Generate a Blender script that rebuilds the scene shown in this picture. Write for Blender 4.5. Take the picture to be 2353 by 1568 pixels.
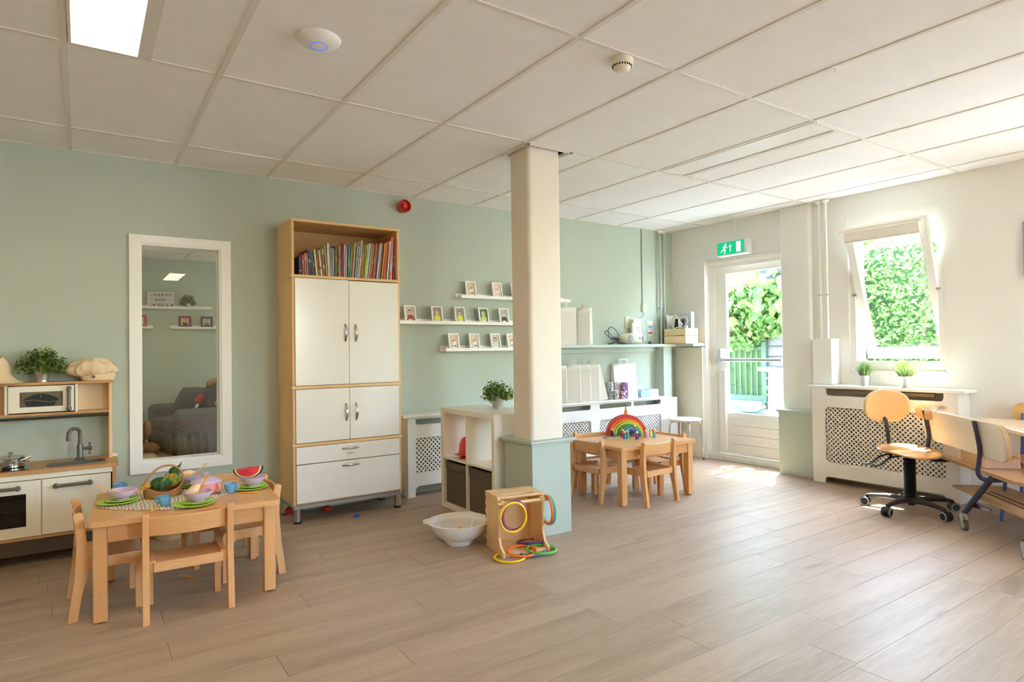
import bpy, bmesh, math, random
import numpy as np
from mathutils import Vector, Matrix
from mathutils.geometry import tessellate_polygon

PI = math.pi
for o in list(bpy.data.objects):
    bpy.data.objects.remove(o)
SC = bpy.context.scene
COL = SC.collection

# ------------------------------------------------------------------ camera
def set_camera():
    yaw, pitch, roll = 0.60216, 0.0147, -0.01398
    f = Vector((math.sin(yaw)*math.cos(pitch), math.cos(yaw)*math.cos(pitch), math.sin(pitch)))
    r = Vector((math.cos(yaw), -math.sin(yaw), 0))
    u = r.cross(f)
    r2 = r*math.cos(roll) + u*math.sin(roll)
    u2 = -r*math.sin(roll) + u*math.cos(roll)
    cd = bpy.data.cameras.new('camera')
    cd.sensor_width = 36
    cd.lens = 1438.29/2353*36
    cd.clip_start = 0.05
    cam = bpy.data.objects.new('camera', cd)
    COL.objects.link(cam)
    m = Matrix.Identity(4)
    for i in range(3):
        m[i][0], m[i][1], m[i][2] = r2[i], u2[i], -f[i]
    m[2][3] = 1.2
    cam.matrix_world = m
    SC.camera = cam
set_camera()

# ------------------------------------------------------------------ world, sun, exposure
W = bpy.data.worlds.new('sky')
SC.world = W
W.use_nodes = True
wn = W.node_tree
sky = wn.nodes.new('ShaderNodeTexSky')
sky.sky_type = 'NISHITA'
sky.sun_disc = False
sky.sun_elevation = math.radians(61)
sky.sun_rotation = math.radians(70)
sky.air_density = 1.0
sky.dust_density = 1.0
wn.links.new(sky.outputs[0], wn.nodes['Background'].inputs[0])
wn.nodes['Background'].inputs[1].default_value = SKY_STRENGTH = 5.0

SUN_DIR = Vector((-1, -0.45, -2.15)).normalized()      # way the light travels
sd = bpy.data.lights.new('sun', 'SUN')
sd.energy = 45
sd.angle = math.radians(0.6)
sd.color = (1.0, 0.97, 0.92)
sun = bpy.data.objects.new('sun', sd)
COL.objects.link(sun)
sun.rotation_euler = SUN_DIR.to_track_quat('-Z', 'Y').to_euler()

SC.view_settings.view_transform = 'Standard'
SC.view_settings.look = 'None'
SC.view_settings.gamma = 1
SC.view_settings.use_curve_mapping = False
SC.view_settings.exposure = 0.86
SC.cycles.max_bounces = 14
SC.cycles.diffuse_bounces = 9
SC.cycles.glossy_bounces = 4
SC.cycles.transparent_max_bounces = 12
SC.cycles.sample_clamp_indirect = 8
SC.cycles.use_denoising = True

LAMP_W = 10.0            # emission strength of the ceiling panels
LAMP_COL = (1.0, 0.78, 0.50)

# ------------------------------------------------------------------ materials
def lin(c):
    return tuple(((x/255)/12.92 if x/255 <= 0.04045 else (((x/255)+0.055)/1.055)**2.4) for x in c) + (1,)

MATS = {}
def mat(name, col, rough=0.5, metal=0.0, var=0.0, vscale=4.0, bump=0.0, bscale=60.0, spec=0.5, coat=0.0, trans=0.0, sub=0.0,
        stretch=(1, 1, 1), rnd=0.0):
    if name in MATS:
        return MATS[name]
    m = bpy.data.materials.new(name)
    m.use_nodes = True
    nt = m.node_tree
    N, Lk = nt.nodes, nt.links
    b = N['Principled BSDF']
    c = lin(col)
    b.inputs['Base Color'].default_value = c
    b.inputs['Roughness'].default_value = rough
    b.inputs['Metallic'].default_value = metal
    b.inputs['Specular IOR Level'].default_value = spec
    b.inputs['Coat Weight'].default_value = coat
    b.inputs['Coat Roughness'].default_value = 0.08
    b.inputs['Transmission Weight'].default_value = trans
    tc = mp = None
    if var > 0 or bump > 0 or rnd > 0:
        tc = N.new('ShaderNodeTexCoord')
        mp = N.new('ShaderNodeMapping')
        mp.inputs['Scale'].default_value = stretch
        Lk.new(tc.outputs['Object'], mp.inputs['Vector'])
    if var > 0 or rnd > 0:
        nz = N.new('ShaderNodeTexNoise')
        nz.inputs['Scale'].default_value = vscale
        nz.inputs['Detail'].default_value = 5
        Lk.new(mp.outputs[0], nz.inputs['Vector'])
        hs = N.new('ShaderNodeHueSaturation')
        hs.inputs['Color'].default_value = c
        mr = N.new('ShaderNodeMapRange')
        mr.inputs['From Min'].default_value = 0.3
        mr.inputs['From Max'].default_value = 0.7
        mr.inputs['To Min'].default_value = 1-var
        mr.inputs['To Max'].default_value = 1+var
        Lk.new(nz.outputs[0], mr.inputs['Value'])
        if rnd > 0:
            oi = N.new('ShaderNodeObjectInfo')
            mr2 = N.new('ShaderNodeMapRange')
            mr2.inputs['To Min'].default_value = 1-rnd
            mr2.inputs['To Max'].default_value = 1+rnd
            Lk.new(oi.outputs['Random'], mr2.inputs['Value'])
            mu = N.new('ShaderNodeMath'); mu.operation = 'MULTIPLY'
            Lk.new(mr.outputs[0], mu.inputs[0]); Lk.new(mr2.outputs[0], mu.inputs[1])
            Lk.new(mu.outputs[0], hs.inputs['Value'])
        else:
            Lk.new(mr.outputs[0], hs.inputs['Value'])
        Lk.new(hs.outputs[0], b.inputs['Base Color'])
    if bump > 0:
        nb = N.new('ShaderNodeTexNoise')
        nb.inputs['Scale'].default_value = bscale
        nb.inputs['Detail'].default_value = 3
        Lk.new(mp.outputs[0], nb.inputs['Vector'])
        bp = N.new('ShaderNodeBump')
        bp.inputs['Strength'].default_value = bump
        bp.inputs['Distance'].default_value = 0.002
        Lk.new(nb.outputs[0], bp.inputs['Height'])
        Lk.new(bp.outputs[0], b.inputs['Normal'])
    MATS[name] = m
    return m

def wood(name, c1, c2, axis='X', scale=6.0, rough=0.4, coat=0.0, rnd=0.06, knots=False, bump=0.05, ring=1.0, fine=0.45):
    """grain: noise stretched along one axis of the object, plus a fine streak layer"""
    if name in MATS:
        return MATS[name]
    m = bpy.data.materials.new(name)
    m.use_nodes = True
    nt = m.node_tree
    N, Lk = nt.nodes, nt.links
    b = N['Principled BSDF']
    b.inputs['Roughness'].default_value = rough
    b.inputs['Coat Weight'].default_value = coat
    b.inputs['Coat Roughness'].default_value = 0.15
    tc = N.new('ShaderNodeTexCoord')
    oi = N.new('ShaderNodeObjectInfo')
    ad = N.new('ShaderNodeVectorMath'); ad.operation = 'MULTIPLY_ADD'
    cx = N.new('ShaderNodeCombineXYZ')
    for i in range(3):
        Lk.new(oi.outputs['Random'], cx.inputs[i])
    ad.inputs[1].default_value = (17.3, 9.1, 13.7)
    Lk.new(cx.outputs[0], ad.inputs[0])
    Lk.new(tc.outputs['Object'], ad.inputs[2])
    mp = N.new('ShaderNodeMapping')
    st = {'X': (0.09, 1, 1), 'Y': (1, 0.09, 1), 'Z': (1, 1, 0.09)}[axis]
    mp.inputs['Scale'].default_value = st
    Lk.new(ad.outputs[0], mp.inputs['Vector'])
    n1 = N.new('ShaderNodeTexNoise')
    n1.inputs['Scale'].default_value = scale*ring
    n1.inputs['Detail'].default_value = 4
    n1.inputs['Distortion'].default_value = 1.2
    Lk.new(mp.outputs[0], n1.inputs['Vector'])
    n2 = N.new('ShaderNodeTexNoise')
    n2.inputs['Scale'].default_value = scale*14
    n2.inputs['Detail'].default_value = 6
    Lk.new(mp.outputs[0], n2.inputs['Vector'])
    mx = N.new('ShaderNodeMath'); mx.operation = 'MULTIPLY_ADD'
    mx.inputs[1].default_value = fine
    Lk.new(n2.outputs[0], mx.inputs[0]); Lk.new(n1.outputs[0], mx.inputs[2])
    cr = N.new('ShaderNodeValToRGB')
    cr.color_ramp.elements[0].position = 0.5+0.5*fine-0.26
    cr.color_ramp.elements[1].position = min(1.0, 0.5+0.5*fine+0.22)
    cr.color_ramp.elements[0].color = lin(c1)
    cr.color_ramp.elements[1].color = lin(c2)
    Lk.new(mx.outputs[0], cr.inputs[0])
    last = cr.outputs[0]
    if knots:
        vo = N.new('ShaderNodeTexNoise')
        vo.inputs['Scale'].default_value = 5.5
        vo.inputs['Detail'].default_value = 2
        vo.inputs['Distortion'].default_value = 0.6
        mp2 = N.new('ShaderNodeMapping')
        mp2.inputs['Scale'].default_value = tuple(0.35 if s < 1 else 1 for s in st)
        Lk.new(ad.outputs[0], mp2.inputs['Vector'])
        Lk.new(mp2.outputs[0], vo.inputs['Vector'])
        kr = N.new('ShaderNodeMapRange')
        kr.inputs['From Min'].default_value = 0.69
        kr.inputs['From Max'].default_value = 0.90
        Lk.new(vo.outputs[0], kr.inputs['Value'])
        mk = N.new('ShaderNodeMix'); mk.data_type = 'RGBA'
        mk.inputs[7].default_value = tuple(x*0.55 for x in lin(c1)[:3]) + (1,)
        Lk.new(kr.outputs[0], mk.inputs[0]); Lk.new(last, mk.inputs[6])
        last = mk.outputs[2]
    hs = N.new('ShaderNodeHueSaturation')
    mr = N.new('ShaderNodeMapRange')
    mr.inputs['To Min'].default_value = 1-rnd
    mr.inputs['To Max'].default_value = 1+rnd
    Lk.new(oi.outputs['Random'], mr.inputs['Value'])
    Lk.new(mr.outputs[0], hs.inputs['Value'])
    Lk.new(last, hs.inputs['Color'])
    Lk.new(hs.outputs[0], b.inputs['Base Color'])
    if bump:
        bp = N.new('ShaderNodeBump')
        bp.inputs['Strength'].default_value = bump
        bp.inputs['Distance'].default_value = 0.002
        Lk.new(n2.outputs[0], bp.inputs['Height'])
        Lk.new(bp.outputs[0], b.inputs['Normal'])
    MATS[name] = m
    return m

def emis(name, col, strength):
    m = bpy.data.materials.new(name)
    m.use_nodes = True
    nt = m.node_tree
    nt.nodes.clear()
    e = nt.nodes.new('ShaderNodeEmission')
    e.inputs[0].default_value = tuple(col) + (1,)
    e.inputs[1].default_value = strength
    o = nt.nodes.new('ShaderNodeOutputMaterial')
    nt.links.new(e.outputs[0], o.inputs[0])
    MATS[name] = m
    return m

def glassy(name, tint=(0.96, 0.98, 0.97), refl=1.5, rough=0.0):
    """thin pane: clear with a fresnel reflection"""
    m = bpy.data.materials.new(name)
    m.use_nodes = True
    nt = m.node_tree
    nt.nodes.clear()
    N, Lk = nt.nodes, nt.links
    t = N.new('ShaderNodeBsdfTransparent'); t.inputs[0].default_value = tint + (1,)
    g = N.new('ShaderNodeBsdfGlossy'); g.inputs['Roughness'].default_value = rough
    lw = N.new('ShaderNodeLayerWeight')
    pw = N.new('ShaderNodeMath'); pw.operation = 'POWER'; pw.inputs[1].default_value = 5
    Lk.new(lw.outputs['Facing'], pw.inputs[0])
    fr = N.new('ShaderNodeMath'); fr.operation = 'MULTIPLY_ADD'; fr.inputs[1].default_value = 0.7
    fr.inputs[2].default_value = ((refl-1)/(refl+1))**2
    Lk.new(pw.outputs[0], fr.inputs[0])
    mx = N.new('ShaderNodeMixShader')
    o = N.new('ShaderNodeOutputMaterial')
    Lk.new(fr.outputs[0], mx.inputs[0]); Lk.new(t.outputs[0], mx.inputs[1]); Lk.new(g.outputs[0], mx.inputs[2])
    Lk.new(mx.outputs[0], o.inputs[0])
    MATS[name] = m
    return m

def leafmat(name, c1, c2, trans=0.35, rough=0.5):
    m = bpy.data.materials.new(name)
    m.use_nodes = True
    nt = m.node_tree
    N, Lk = nt.nodes, nt.links
    b = N['Principled BSDF']
    out = [n for n in N if n.type == 'OUTPUT_MATERIAL'][0]
    b.inputs['Roughness'].default_value = rough
    g = N.new('ShaderNodeNewGeometry')
    cr = N.new('ShaderNodeValToRGB')
    cr.color_ramp.elements[0].color = lin(c1)
    cr.color_ramp.elements[1].color = lin(c2)
    Lk.new(g.outputs['Random Per Island'], cr.inputs[0])
    Lk.new(cr.outputs[0], b.inputs['Base Color'])
    t = N.new('ShaderNodeBsdfTranslucent')
    Lk.new(cr.outputs[0], t.inputs[0])
    mx = N.new('ShaderNodeMixShader'); mx.inputs[0].default_value = trans
    Lk.new(b.outputs[0], mx.inputs[1]); Lk.new(t.outputs[0], mx.inputs[2])
    Lk.new(mx.outputs[0], out.inputs[0])
    MATS[name] = m
    return m

SAGE = mat('sage_wall_paint', (182, 191, 176), 0.75, var=0.015, vscale=1.2, bump=0.25, bscale=90)
SAGE2 = mat('sage_trim_paint', (180, 191, 178), 0.45, var=0.01)
WHITEW = mat('white_wall_paint', (238, 236, 229), 0.8, var=0.015, vscale=1.0, bump=0.25, bscale=70)
WHITE = mat('white_gloss_paint', (240, 238, 231), 0.4, var=0.01)
CREAM = mat('cream_wall_paint', (234, 226, 204), 0.7, var=0.02, bump=0.2)
TILE = mat('ceiling_tile_board', (240, 239, 236), 0.9, var=0.022, vscale=7, bump=0.15, bscale=120, stretch=(0.35, 1, 1), rnd=0.012)
GRID = mat('ceiling_grid_metal', (224, 220, 210), 0.5)
DARKGAP = mat('dark_gap', (50, 44, 38), 0.9)
PLANK = wood('floor_oak', (154, 132, 110), (176, 154, 131), 'X', 5.0, 0.42, rnd=0.04, knots=True, bump=0.05, fine=0.62)
SEAM = mat('floor_seam', (104, 86, 70), 0.8)
BEECH = wood('beech', (208, 150, 92), (224, 174, 116), 'Z', 7.0, 0.38, coat=0.25, rnd=0.02, bump=0.0, ring=0.7)
BEECHX = wood('beech_board', (208, 150, 92), (222, 172, 114), 'X', 6.0, 0.36, coat=0.25, rnd=0.02, bump=0.0, ring=0.7)
BIRCH = wood('birch_ply', (222, 182, 126), (236, 202, 150), 'Z', 5.0, 0.45, rnd=0.03, bump=0.0)
BIRCHX = wood('birch_ply_x', (222, 182, 126), (236, 202, 150), 'X', 5.0, 0.45, rnd=0.03, bump=0.0)
VENEER = wood('cabinet_birch_veneer', (216, 172, 112), (228, 188, 130), 'Z', 4.0, 0.45, rnd=0.02, bump=0.0)
GLOSSW = mat('white_high_gloss', (240, 236, 226), 0.2, coat=0.15)
METAL = mat('brushed_metal', (190, 188, 184), 0.3, metal=1.0)
ZINC = mat('zinc_pot', (196, 196, 192), 0.38, metal=0.9, var=0.08, vscale=20, stretch=(1, 1, 0.1))
GREYMET = mat('gunmetal_plastic', (112, 106, 98), 0.4, metal=0.5)
BLACKP = mat('black_plastic', (38, 38, 40), 0.4)
NAVY = mat('navy_tube', (38, 40, 66), 0.35, coat=0.2)
SOIL = mat('dark_soil', (46, 38, 28), 0.9)
LEAF = leafmat('plant_leaf', (44, 76, 32), (140, 170, 76), 0.2)
LEAFG = leafmat('grass_leaf', (70, 110, 48), (150, 180, 100), 0.25)
GLASS = glassy('pane_glass', (0.97, 0.985, 0.98), 1.35)
BLACK = mat('print_black', (28, 26, 24), 0.6)

# ------------------------------------------------------------------ mesh builder
class B:
    def __init__(s, T=None):
        s.v = []; s.f = []; s.m = []; s.T = T; s.rb = False
    def add(s, vs, fs, mi=0):
        k = len(s.v)
        for p in vs:
            p = Vector(p)
            s.v.append(s.T @ p if s.T is not None else p)
        for f in fs:
            s.f.append([i+k for i in f]); s.m.append(mi)
        return s
    def box(s, x0, x1, y0, y1, z0, z1, mi=0):
        return s.add([(x0, y0, z0), (x1, y0, z0), (x1, y1, z0), (x0, y1, z0), (x0, y0, z1), (x1, y0, z1), (x1, y1, z1), (x0, y1, z1)],
                     [(0, 3, 2, 1), (4, 5, 6, 7), (0, 1, 5, 4), (1, 2, 6, 5), (2, 3, 7, 6), (3, 0, 4, 7)], mi)
    def rbox(s, x0, x1, y0, y1, z0, z1, r=0.004, mi=0, seg=2):
        s.rb = True
        bm = bmesh.new()
        bmesh.ops.create_cube(bm, size=1)
        for v in bm.verts:
            v.co = Vector(((x0+x1)/2+v.co.x*(x1-x0), (y0+y1)/2+v.co.y*(y1-y0), (z0+z1)/2+v.co.z*(z1-z0)))
        r = min(r, 0.49*min(x1-x0, y1-y0, z1-z0))
        bmesh.ops.bevel(bm, geom=bm.edges[:], offset=r, segments=seg, profile=0.5, affect='EDGES')
        bm.verts.index_update()
        s.add([v.co.copy() for v in bm.verts], [[v.index for v in f.verts] for f in bm.faces], mi)
        bm.free()
        return s
    def tube(s, pts, r, n=10, closed=False, caps=True, mi=0, flat=None):
        pts = [Vector(p) for p in pts]
        N_ = len(pts)
        rs = r if isinstance(r, (list, tuple)) else [r]*N_
        vs, fs = [], []
        prev = None
        for i, p in enumerate(pts):
            if closed:
                t = (pts[(i+1) % N_]-pts[i-1]).normalized()
            else:
                t = (pts[min(i+1, N_-1)]-pts[max(i-1, 0)]).normalized()
            if prev is None:
                a = t.orthogonal().normalized()
                if flat is not None:
                    a = (Vector(flat)-t*t.dot(Vector(flat))).normalized()
            else:
                a = (prev-t*prev.dot(t))
                a = a.normalized() if a.length > 1e-6 else t.orthogonal().normalized()
            prev = a
            b = t.cross(a)
            for k in range(n):
                an = 2*PI*k/n
                ra, rb = (rs[i] if not isinstance(rs[i], tuple) else rs[i][0]), (rs[i] if not isinstance(rs[i], tuple) else rs[i][1])
                vs.append(p+a*math.cos(an)*ra+b*math.sin(an)*rb)
        R = N_ if closed else N_-1
        for i in range(R):
            for k in range(n):
                j = (i+1) % N_
                fs.append((i*n+k, i*n+(k+1) % n, j*n+(k+1) % n, j*n+k))
        if not closed and caps:
            fs.append(tuple(range(n-1, -1, -1)))
            fs.append(tuple((N_-1)*n+k for k in range(n)))
        return s.add(vs, fs, mi)
    def cyl(s, p0, p1, r, r2=None, n=20, mi=0, caps=True):
        return s.tube([p0, p1], [r, r if r2 is None else r2], n, mi=mi, caps=caps)
    def lathe(s, prof, n=28, c=(0, 0, 0), mi=0, sy=1.0, a0=0, a1=2*PI):
        vs, fs = [], []
        full = abs(a1-a0-2*PI) < 1e-6
        M = n if full else n+1
        for r, z in prof:
            for k in range(M):
                an = a0+(a1-a0)*k/n
                vs.append((c[0]+r*math.cos(an), c[1]+r*math.sin(an)*sy, c[2]+z))
        for i in range(len(prof)-1):
            for k in range(n):
                j = (k+1) % M
                if prof[i][0] < 1e-7 and prof[i+1][0] < 1e-7:
                    continue
                fs.append((i*M+k, i*M+j, (i+1)*M+j, (i+1)*M+k))
        return s.add(vs, fs, mi)
    def prism(s, poly, h0, h1, ax='z', holes=(), mi=0):
        """outline in 2D, extruded; ax z: (x,y), ax y: (x,z), ax x: (y,z)"""
        def P(q, h):
            return {'z': (q[0], q[1], h), 'y': (q[0], h, q[1]), 'x': (h, q[0], q[1])}[ax]
        loops = [list(poly)] + [list(h) for h in holes]
        flatp = [q for l in loops for q in l]
        tris = tessellate_polygon([[Vector((q[0], q[1], 0)) for q in l] for l in loops]) if holes or len(poly) > 4 else None
        n = len(flatp)
        vs = [P(q, h0) for q in flatp] + [P(q, h1) for q in flatp]
        fs = []
        if tris is None:
            fs.append(list(range(n))); fs.append([i+n for i in range(n)])
        else:
            for t in tris:
                fs.append(list(t)); fs.append([i+n for i in t])
        k = 0
        for l in loops:
            L_ = len(l)
            for i in range(L_):
                j = (i+1) % L_
                fs.append([k+i, k+j, k+j+n, k+i+n])
            k += L_
        return s.add(vs, fs, mi)
    def grid(s, fn, nu, nv, mi=0, cu=False, cv=False):
        U, V = nu + (0 if cu else 1), nv + (0 if cv else 1)
        vs = [fn(i/nu, j/nv) for i in range(U) for j in range(V)]
        fs = []
        for i in range(nu):
            for j in range(nv):
                a, b_ = i % U, (i+1) % U
                c, d = j % V, (j+1) % V
                fs.append((a*V+c, b_*V+c, b_*V+d, a*V+d))
        return s.add(vs, fs, mi)
    def ell(s, c, rx, ry, rz, nu=16, nv=10, mi=0):
        vs, fs = [], []
        for j in range(nv+1):
            th = PI*j/nv
            for i in range(nu):
                ph = 2*PI*i/nu
                vs.append((c[0]+rx*math.sin(th)*math.cos(ph), c[1]+ry*math.sin(th)*math.sin(ph), c[2]+rz*math.cos(th)))
        for j in range(nv):
            for i in range(nu):
                k = (i+1) % nu
                fs.append((j*nu+i, (j+1)*nu+i, (j+1)*nu+k, j*nu+k))
        return s.add(vs, fs, mi)
    def mesh(s, name, mats, smooth=None):
        me = bpy.data.meshes.new(name)
        me.from_pydata([tuple(v) for v in s.v], [], s.f)
        for m in (mats if isinstance(mats, (list, tuple)) else [mats]):
            me.materials.append(m)
        for p, i in zip(me.polygons, s.m):
            p.material_index = i
        bm = bmesh.new(); bm.from_mesh(me)
        bmesh.ops.remove_doubles(bm, verts=bm.verts, dist=1e-6)
        bmesh.ops.recalc_face_normals(bm, faces=bm.faces)
        bm.to_mesh(me); bm.free()
        if smooth is None or smooth:
            me.shade_smooth()
            me.set_sharp_from_angle(angle=math.radians(smooth or 38))
        if s.rb: me['rounded'] = 1
        me.update()
        return me
    def obj(s, name, mats, parent=None, label=None, smooth=None, kind=None):
        o = bpy.data.objects.new(name, s.mesh(name, mats, smooth))
        COL.objects.link(o)
        if parent is not None:
            o.parent = parent
        if label: o['label'] = label
        if kind: o['kind'] = kind
        return o

def place(o, loc=(0, 0, 0), rz=0, rot=None):
    o.location = loc
    o.rotation_euler = rot if rot is not None else (0, 0, rz)
    return o

def thing(name, label, cat, loc=(0, 0, 0), rz=0, group=None, rot=None):
    o = bpy.data.objects.new(name, None)
    o.empty_display_size = 0.05
    COL.objects.link(o)
    place(o, loc, rz, rot)
    return tag(o, label, cat, group)

def tag(o, label, cat, group=None):
    o['label'] = label; o['category'] = cat
    if group: o['group'] = group
    return o

def struct(o):
    o['kind'] = 'structure'
    return o

def dup(root, loc, rz=0, label=None, group=None, rot=None):
    def cp(o, parent):
        c = o.copy(); COL.objects.link(c)
        if parent is not None: c.parent = parent
        for ch in list(KIDS.get(o.name, ())):
            cp(ch, c)
        return c
    KIDS = {}
    for q in COL.objects:
        if q.parent is not None:
            KIDS.setdefault(q.parent.name, []).append(q)
    c = cp(root, None)
    place(c, loc, rz, rot)
    if label: c['label'] = label
    if group: c['group'] = group
    return c

def inst(me, name, parent, loc=(0, 0, 0), rz=0, rot=None, label=None):
    o = bpy.data.objects.new(name, me)
    COL.objects.link(o)
    o.parent = parent
    place(o, loc, rz, rot)
    if label: o['label'] = label
    return o

def rrect(x0, x1, y0, y1, r, n=5, corners=(1, 1, 1, 1)):
    """rounded rectangle, counter clockwise from lower left; corners: ll, lr, ur, ul"""
    out = []
    cs = [(x0+r, y0+r, PI, corners[0], x0, y0), (x1-r, y0+r, 1.5*PI, corners[1], x1, y0), (x1-r, y1-r, 0, corners[2], x1, y1), (x0+r, y1-r, 0.5*PI, corners[3], x0, y1)]
    for cx, cy, a, on, qx, qy in cs:
        if not on:
            out.append((qx, qy)); continue
        for i in range(n+1):
            t = a+0.5*PI*i/n
            out.append((cx+r*math.cos(t), cy+r*math.sin(t)))
    return out

def bez(P, n=12):
    """smooth curve through points (Catmull-Rom)"""
    P = [Vector(p) for p in P]
    Q = [P[0]*2-P[1]] + P + [P[-1]*2-P[-2]]
    out = []
    for i in range(1, len(Q)-2):
        for k in range(n):
            t = k/n
            a, b_, c, d = Q[i-1], Q[i], Q[i+1], Q[i+2]
            out.append(0.5*((2*b_)+(-a+c)*t+(2*a-5*b_+4*c-d)*t*t+(-a+3*b_-3*c+d)*t**3))
    out.append(P[-1])
    return out
# ------------------------------------------------------------------ the setting
YW, XW, CE = 4.867, 5.59, 2.519
XL, YF = -2.3, -3.3

# floor with planks
fl = struct(B().box(XL-0.2, XW+0.3, YF-0.2, YW+0.02, -0.10, -0.0045).obj('floor', SEAM))
pm = B().rbox(0, 1.2785, 0, 0.1944, -0.0045, 0, 0.0009, seg=1).mesh('plank', PLANK, smooth=20)
random.seed(4)
ENDS = {2.213: 1.05, 2.409: 0.63, 2.605: 0.04, 2.801: 1.57, 2.997: 0.89, 3.193: 0.30, 3.389: 1.50}
k0 = round((YF-2.213)/0.196)-1
for k in range(k0, 14):
    y = 2.213+0.196*k
    if y > YW-0.01: break
    st = ENDS.get(round(y, 3), random.uniform(0, 1.28))
    x = st-1.28*math.ceil((st-XL)/1.28)
    while x < XW+0.1:
        x1 = min(x+1.2785, XW+0.28)
        if x1-x > 0.05 and y+0.19 > YF:
            if x1-x < 1.27:
                inst(B().rbox(0, x1-x, 0, 0.1944, -0.0045, 0, 0.0009, seg=1).mesh('plank', PLANK, smooth=20), 'plank', fl, (x, y, 0))
            else:
                inst(pm, 'plank', fl, (x, y, 0))
        x += 1.28

# walls
def wall(name, poly, h0, h1, ax, m, holes=()):
    return struct(B().prism(poly, h0, h1, ax, holes).obj(name, m, smooth=10))
wb = wall('wall_back', [(XL-0.2, -0.1), (XW+0.3, -0.1), (XW+0.3, CE+0.15), (XL-0.2, CE+0.15)], YW, YW+0.12, 'y', SAGE,
          [[(0.30, 0.45), (0.845, 0.45), (0.845, 1.975), (0.30, 1.975)]])
wall('wall_right', [(YF-0.2, -0.1), (YW, -0.1), (YW, CE+0.15), (YF-0.2, CE+0.15)], XW, XW+0.28, 'x', WHITEW,
     [[(3.40, -0.05), (4.42, -0.05), (4.42, 2.143), (3.40, 2.143)],
      [(2.12, 0.972), (2.868, 0.972), (2.868, 2.332), (2.12, 2.332)],
      [(-0.35, 0.972), (0.75, 0.972), (0.75, 2.332), (-0.35, 2.332)],
      [(-2.3, 0.972), (-1.5, 0.972), (-1.5, 2.332), (-2.3, 2.332)]])
wall('wall_left', [(YF-0.2, -0.1), (YW, -0.1), (YW, CE+0.15), (YF-0.2, CE+0.15)], XL-0.2, XL, 'x', WHITEW)
wall('wall_front', [(XL-0.2, -0.1), (XW+0.3, -0.1), (XW+0.3, CE+0.15), (XL-0.2, CE+0.15)], YF-0.2, YF, 'y', WHITEW,
     [[(2.30, 0.90), (3.35, 0.90), (3.35, 2.332), (2.30, 2.332)]])

# ceiling: slab, loose boards and bars of a lay-in grid
LAMPM = emis('lamp_diffuser', LAMP_COL, LAMP_W)
LAMPOFF = mat('diffuser_unlit', (240, 240, 236), 0.5)
def tilemesh(w, d):
    b = B()
    b.rbox(0.003, w-0.003, 0.003, d-0.003, 0.004, 0.020, 0.003, seg=1)
    return b.mesh('ceiling_tile', TILE, smooth=20)
def make_ceiling(xs, ys, x0, x1, y0, y1, fixtures, skip=None):
    c = struct(B().box(x0, x1, y0, y1, CE+0.04, CE+0.15).obj('ceiling', DARKGAP))
    cache = {}
    def put(a, b_, p, q):
        key = (round(b_-a, 3), round(q-p, 3))
        if key not in cache: cache[key] = tilemesh(*key)
        inst(cache[key], 'ceiling_tile', c, (a, p, CE))
    for a, b_ in zip(xs[:-1], xs[1:]):
        for p, q in zip(ys[:-1], ys[1:]):
            fx = [f for f in fixtures if abs(f[0]-a) < 0.05 and abs(f[1]-p) < 0.05]
            if fx:
                put(a+0.30, b_, p, q)
                B().box(a+0.276, a+0.318, p, q, CE-0.001, CE+0.012).obj('grid_bar', GRID, c)
            elif skip and a < skip[1] and b_ > skip[0] and p < skip[3] and q > skip[2]:
                # boards cut round the pillar
                b = B()
                b.rbox(a+0.003, b_-0.003, skip[3], q-0.003, CE+0.004, CE+0.02, 0.003, seg=1)
                if skip[1] < b_-0.02:
                    b.rbox(skip[1], b_-0.003, p+0.003, skip[3], CE+0.004, CE+0.02, 0.003, seg=1)
                b.obj('ceiling_tile', TILE, c, smooth=20)
            else:
                put(a, b_, p, q)
    for a in xs:
        B().box(a-0.012, a+0.012, y0, y1, CE-0.001, CE+0.010).obj('grid_bar', GRID, c)
    for p in ys:
        for a, b_ in zip(xs[:-1], xs[1:]):
            if skip and abs(p-skip[2]) < 0.06 and a < skip[1] and b_ > skip[0]: pass
        B().box(x0, x1, p-0.012, p+0.012, CE-0.0005, CE+0.009).obj('grid_bar', GRID, c)
    return c
xs = [XL] + [-0.0585+0.6*i for i in range(-3, 10)] + [XW]
ys = [YF, -2.8, -1.6, -0.4, 0.8, 1.999, 3.199, 4.393, YW]
FX = [(-0.0585, 1.999), (3.5415, 1.999), (1.1415, -2.8), (-1.2585, -1.6), (4.1415, -1.6)]
make_ceiling(xs, ys, XL, XW, YF, YW, FX, skip=(2.36, 2.70, 3.21, 3.50))
BEHIND = {1: 'with its diffuser switched off, flush in the ceiling near the garden door'}
LAB = ['lit rectangular ceiling light panel above the play kitchen end of the room',
       'unlit long rectangular ceiling light panel near the garden door wall',
       'lit long ceiling light panel whose reflection shows in the inner window',
       'lit ceiling light panel behind the picture beside the left wall',
       'lit ceiling light panel behind the picture beside the window wall']
def ceiling_lamp(x, y, lit, label, w=0.262, d=1.19):
    t = thing('ceiling_light', label, 'ceiling light', (x+0.014, y+0.006, CE), 0, 'long panel lamps in the tiled ceiling')
    B().prism([(0, 0), (w, 0), (w, d), (0, d)], -0.004, 0.03, 'z', [[(0.012, 0.014), (w-0.012, 0.014), (w-0.012, d-0.014), (0.012, d-0.014)]]).obj('frame', GRID, t)
    B().box(0.012, w-0.012, 0.014, d-0.014, 0.004, 0.01).obj('diffuser', LAMPM if lit else LAMPOFF, t)
for i, (x, y) in enumerate(FX):
    ceiling_lamp(x, y, i != 1, LAB[i])

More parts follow.
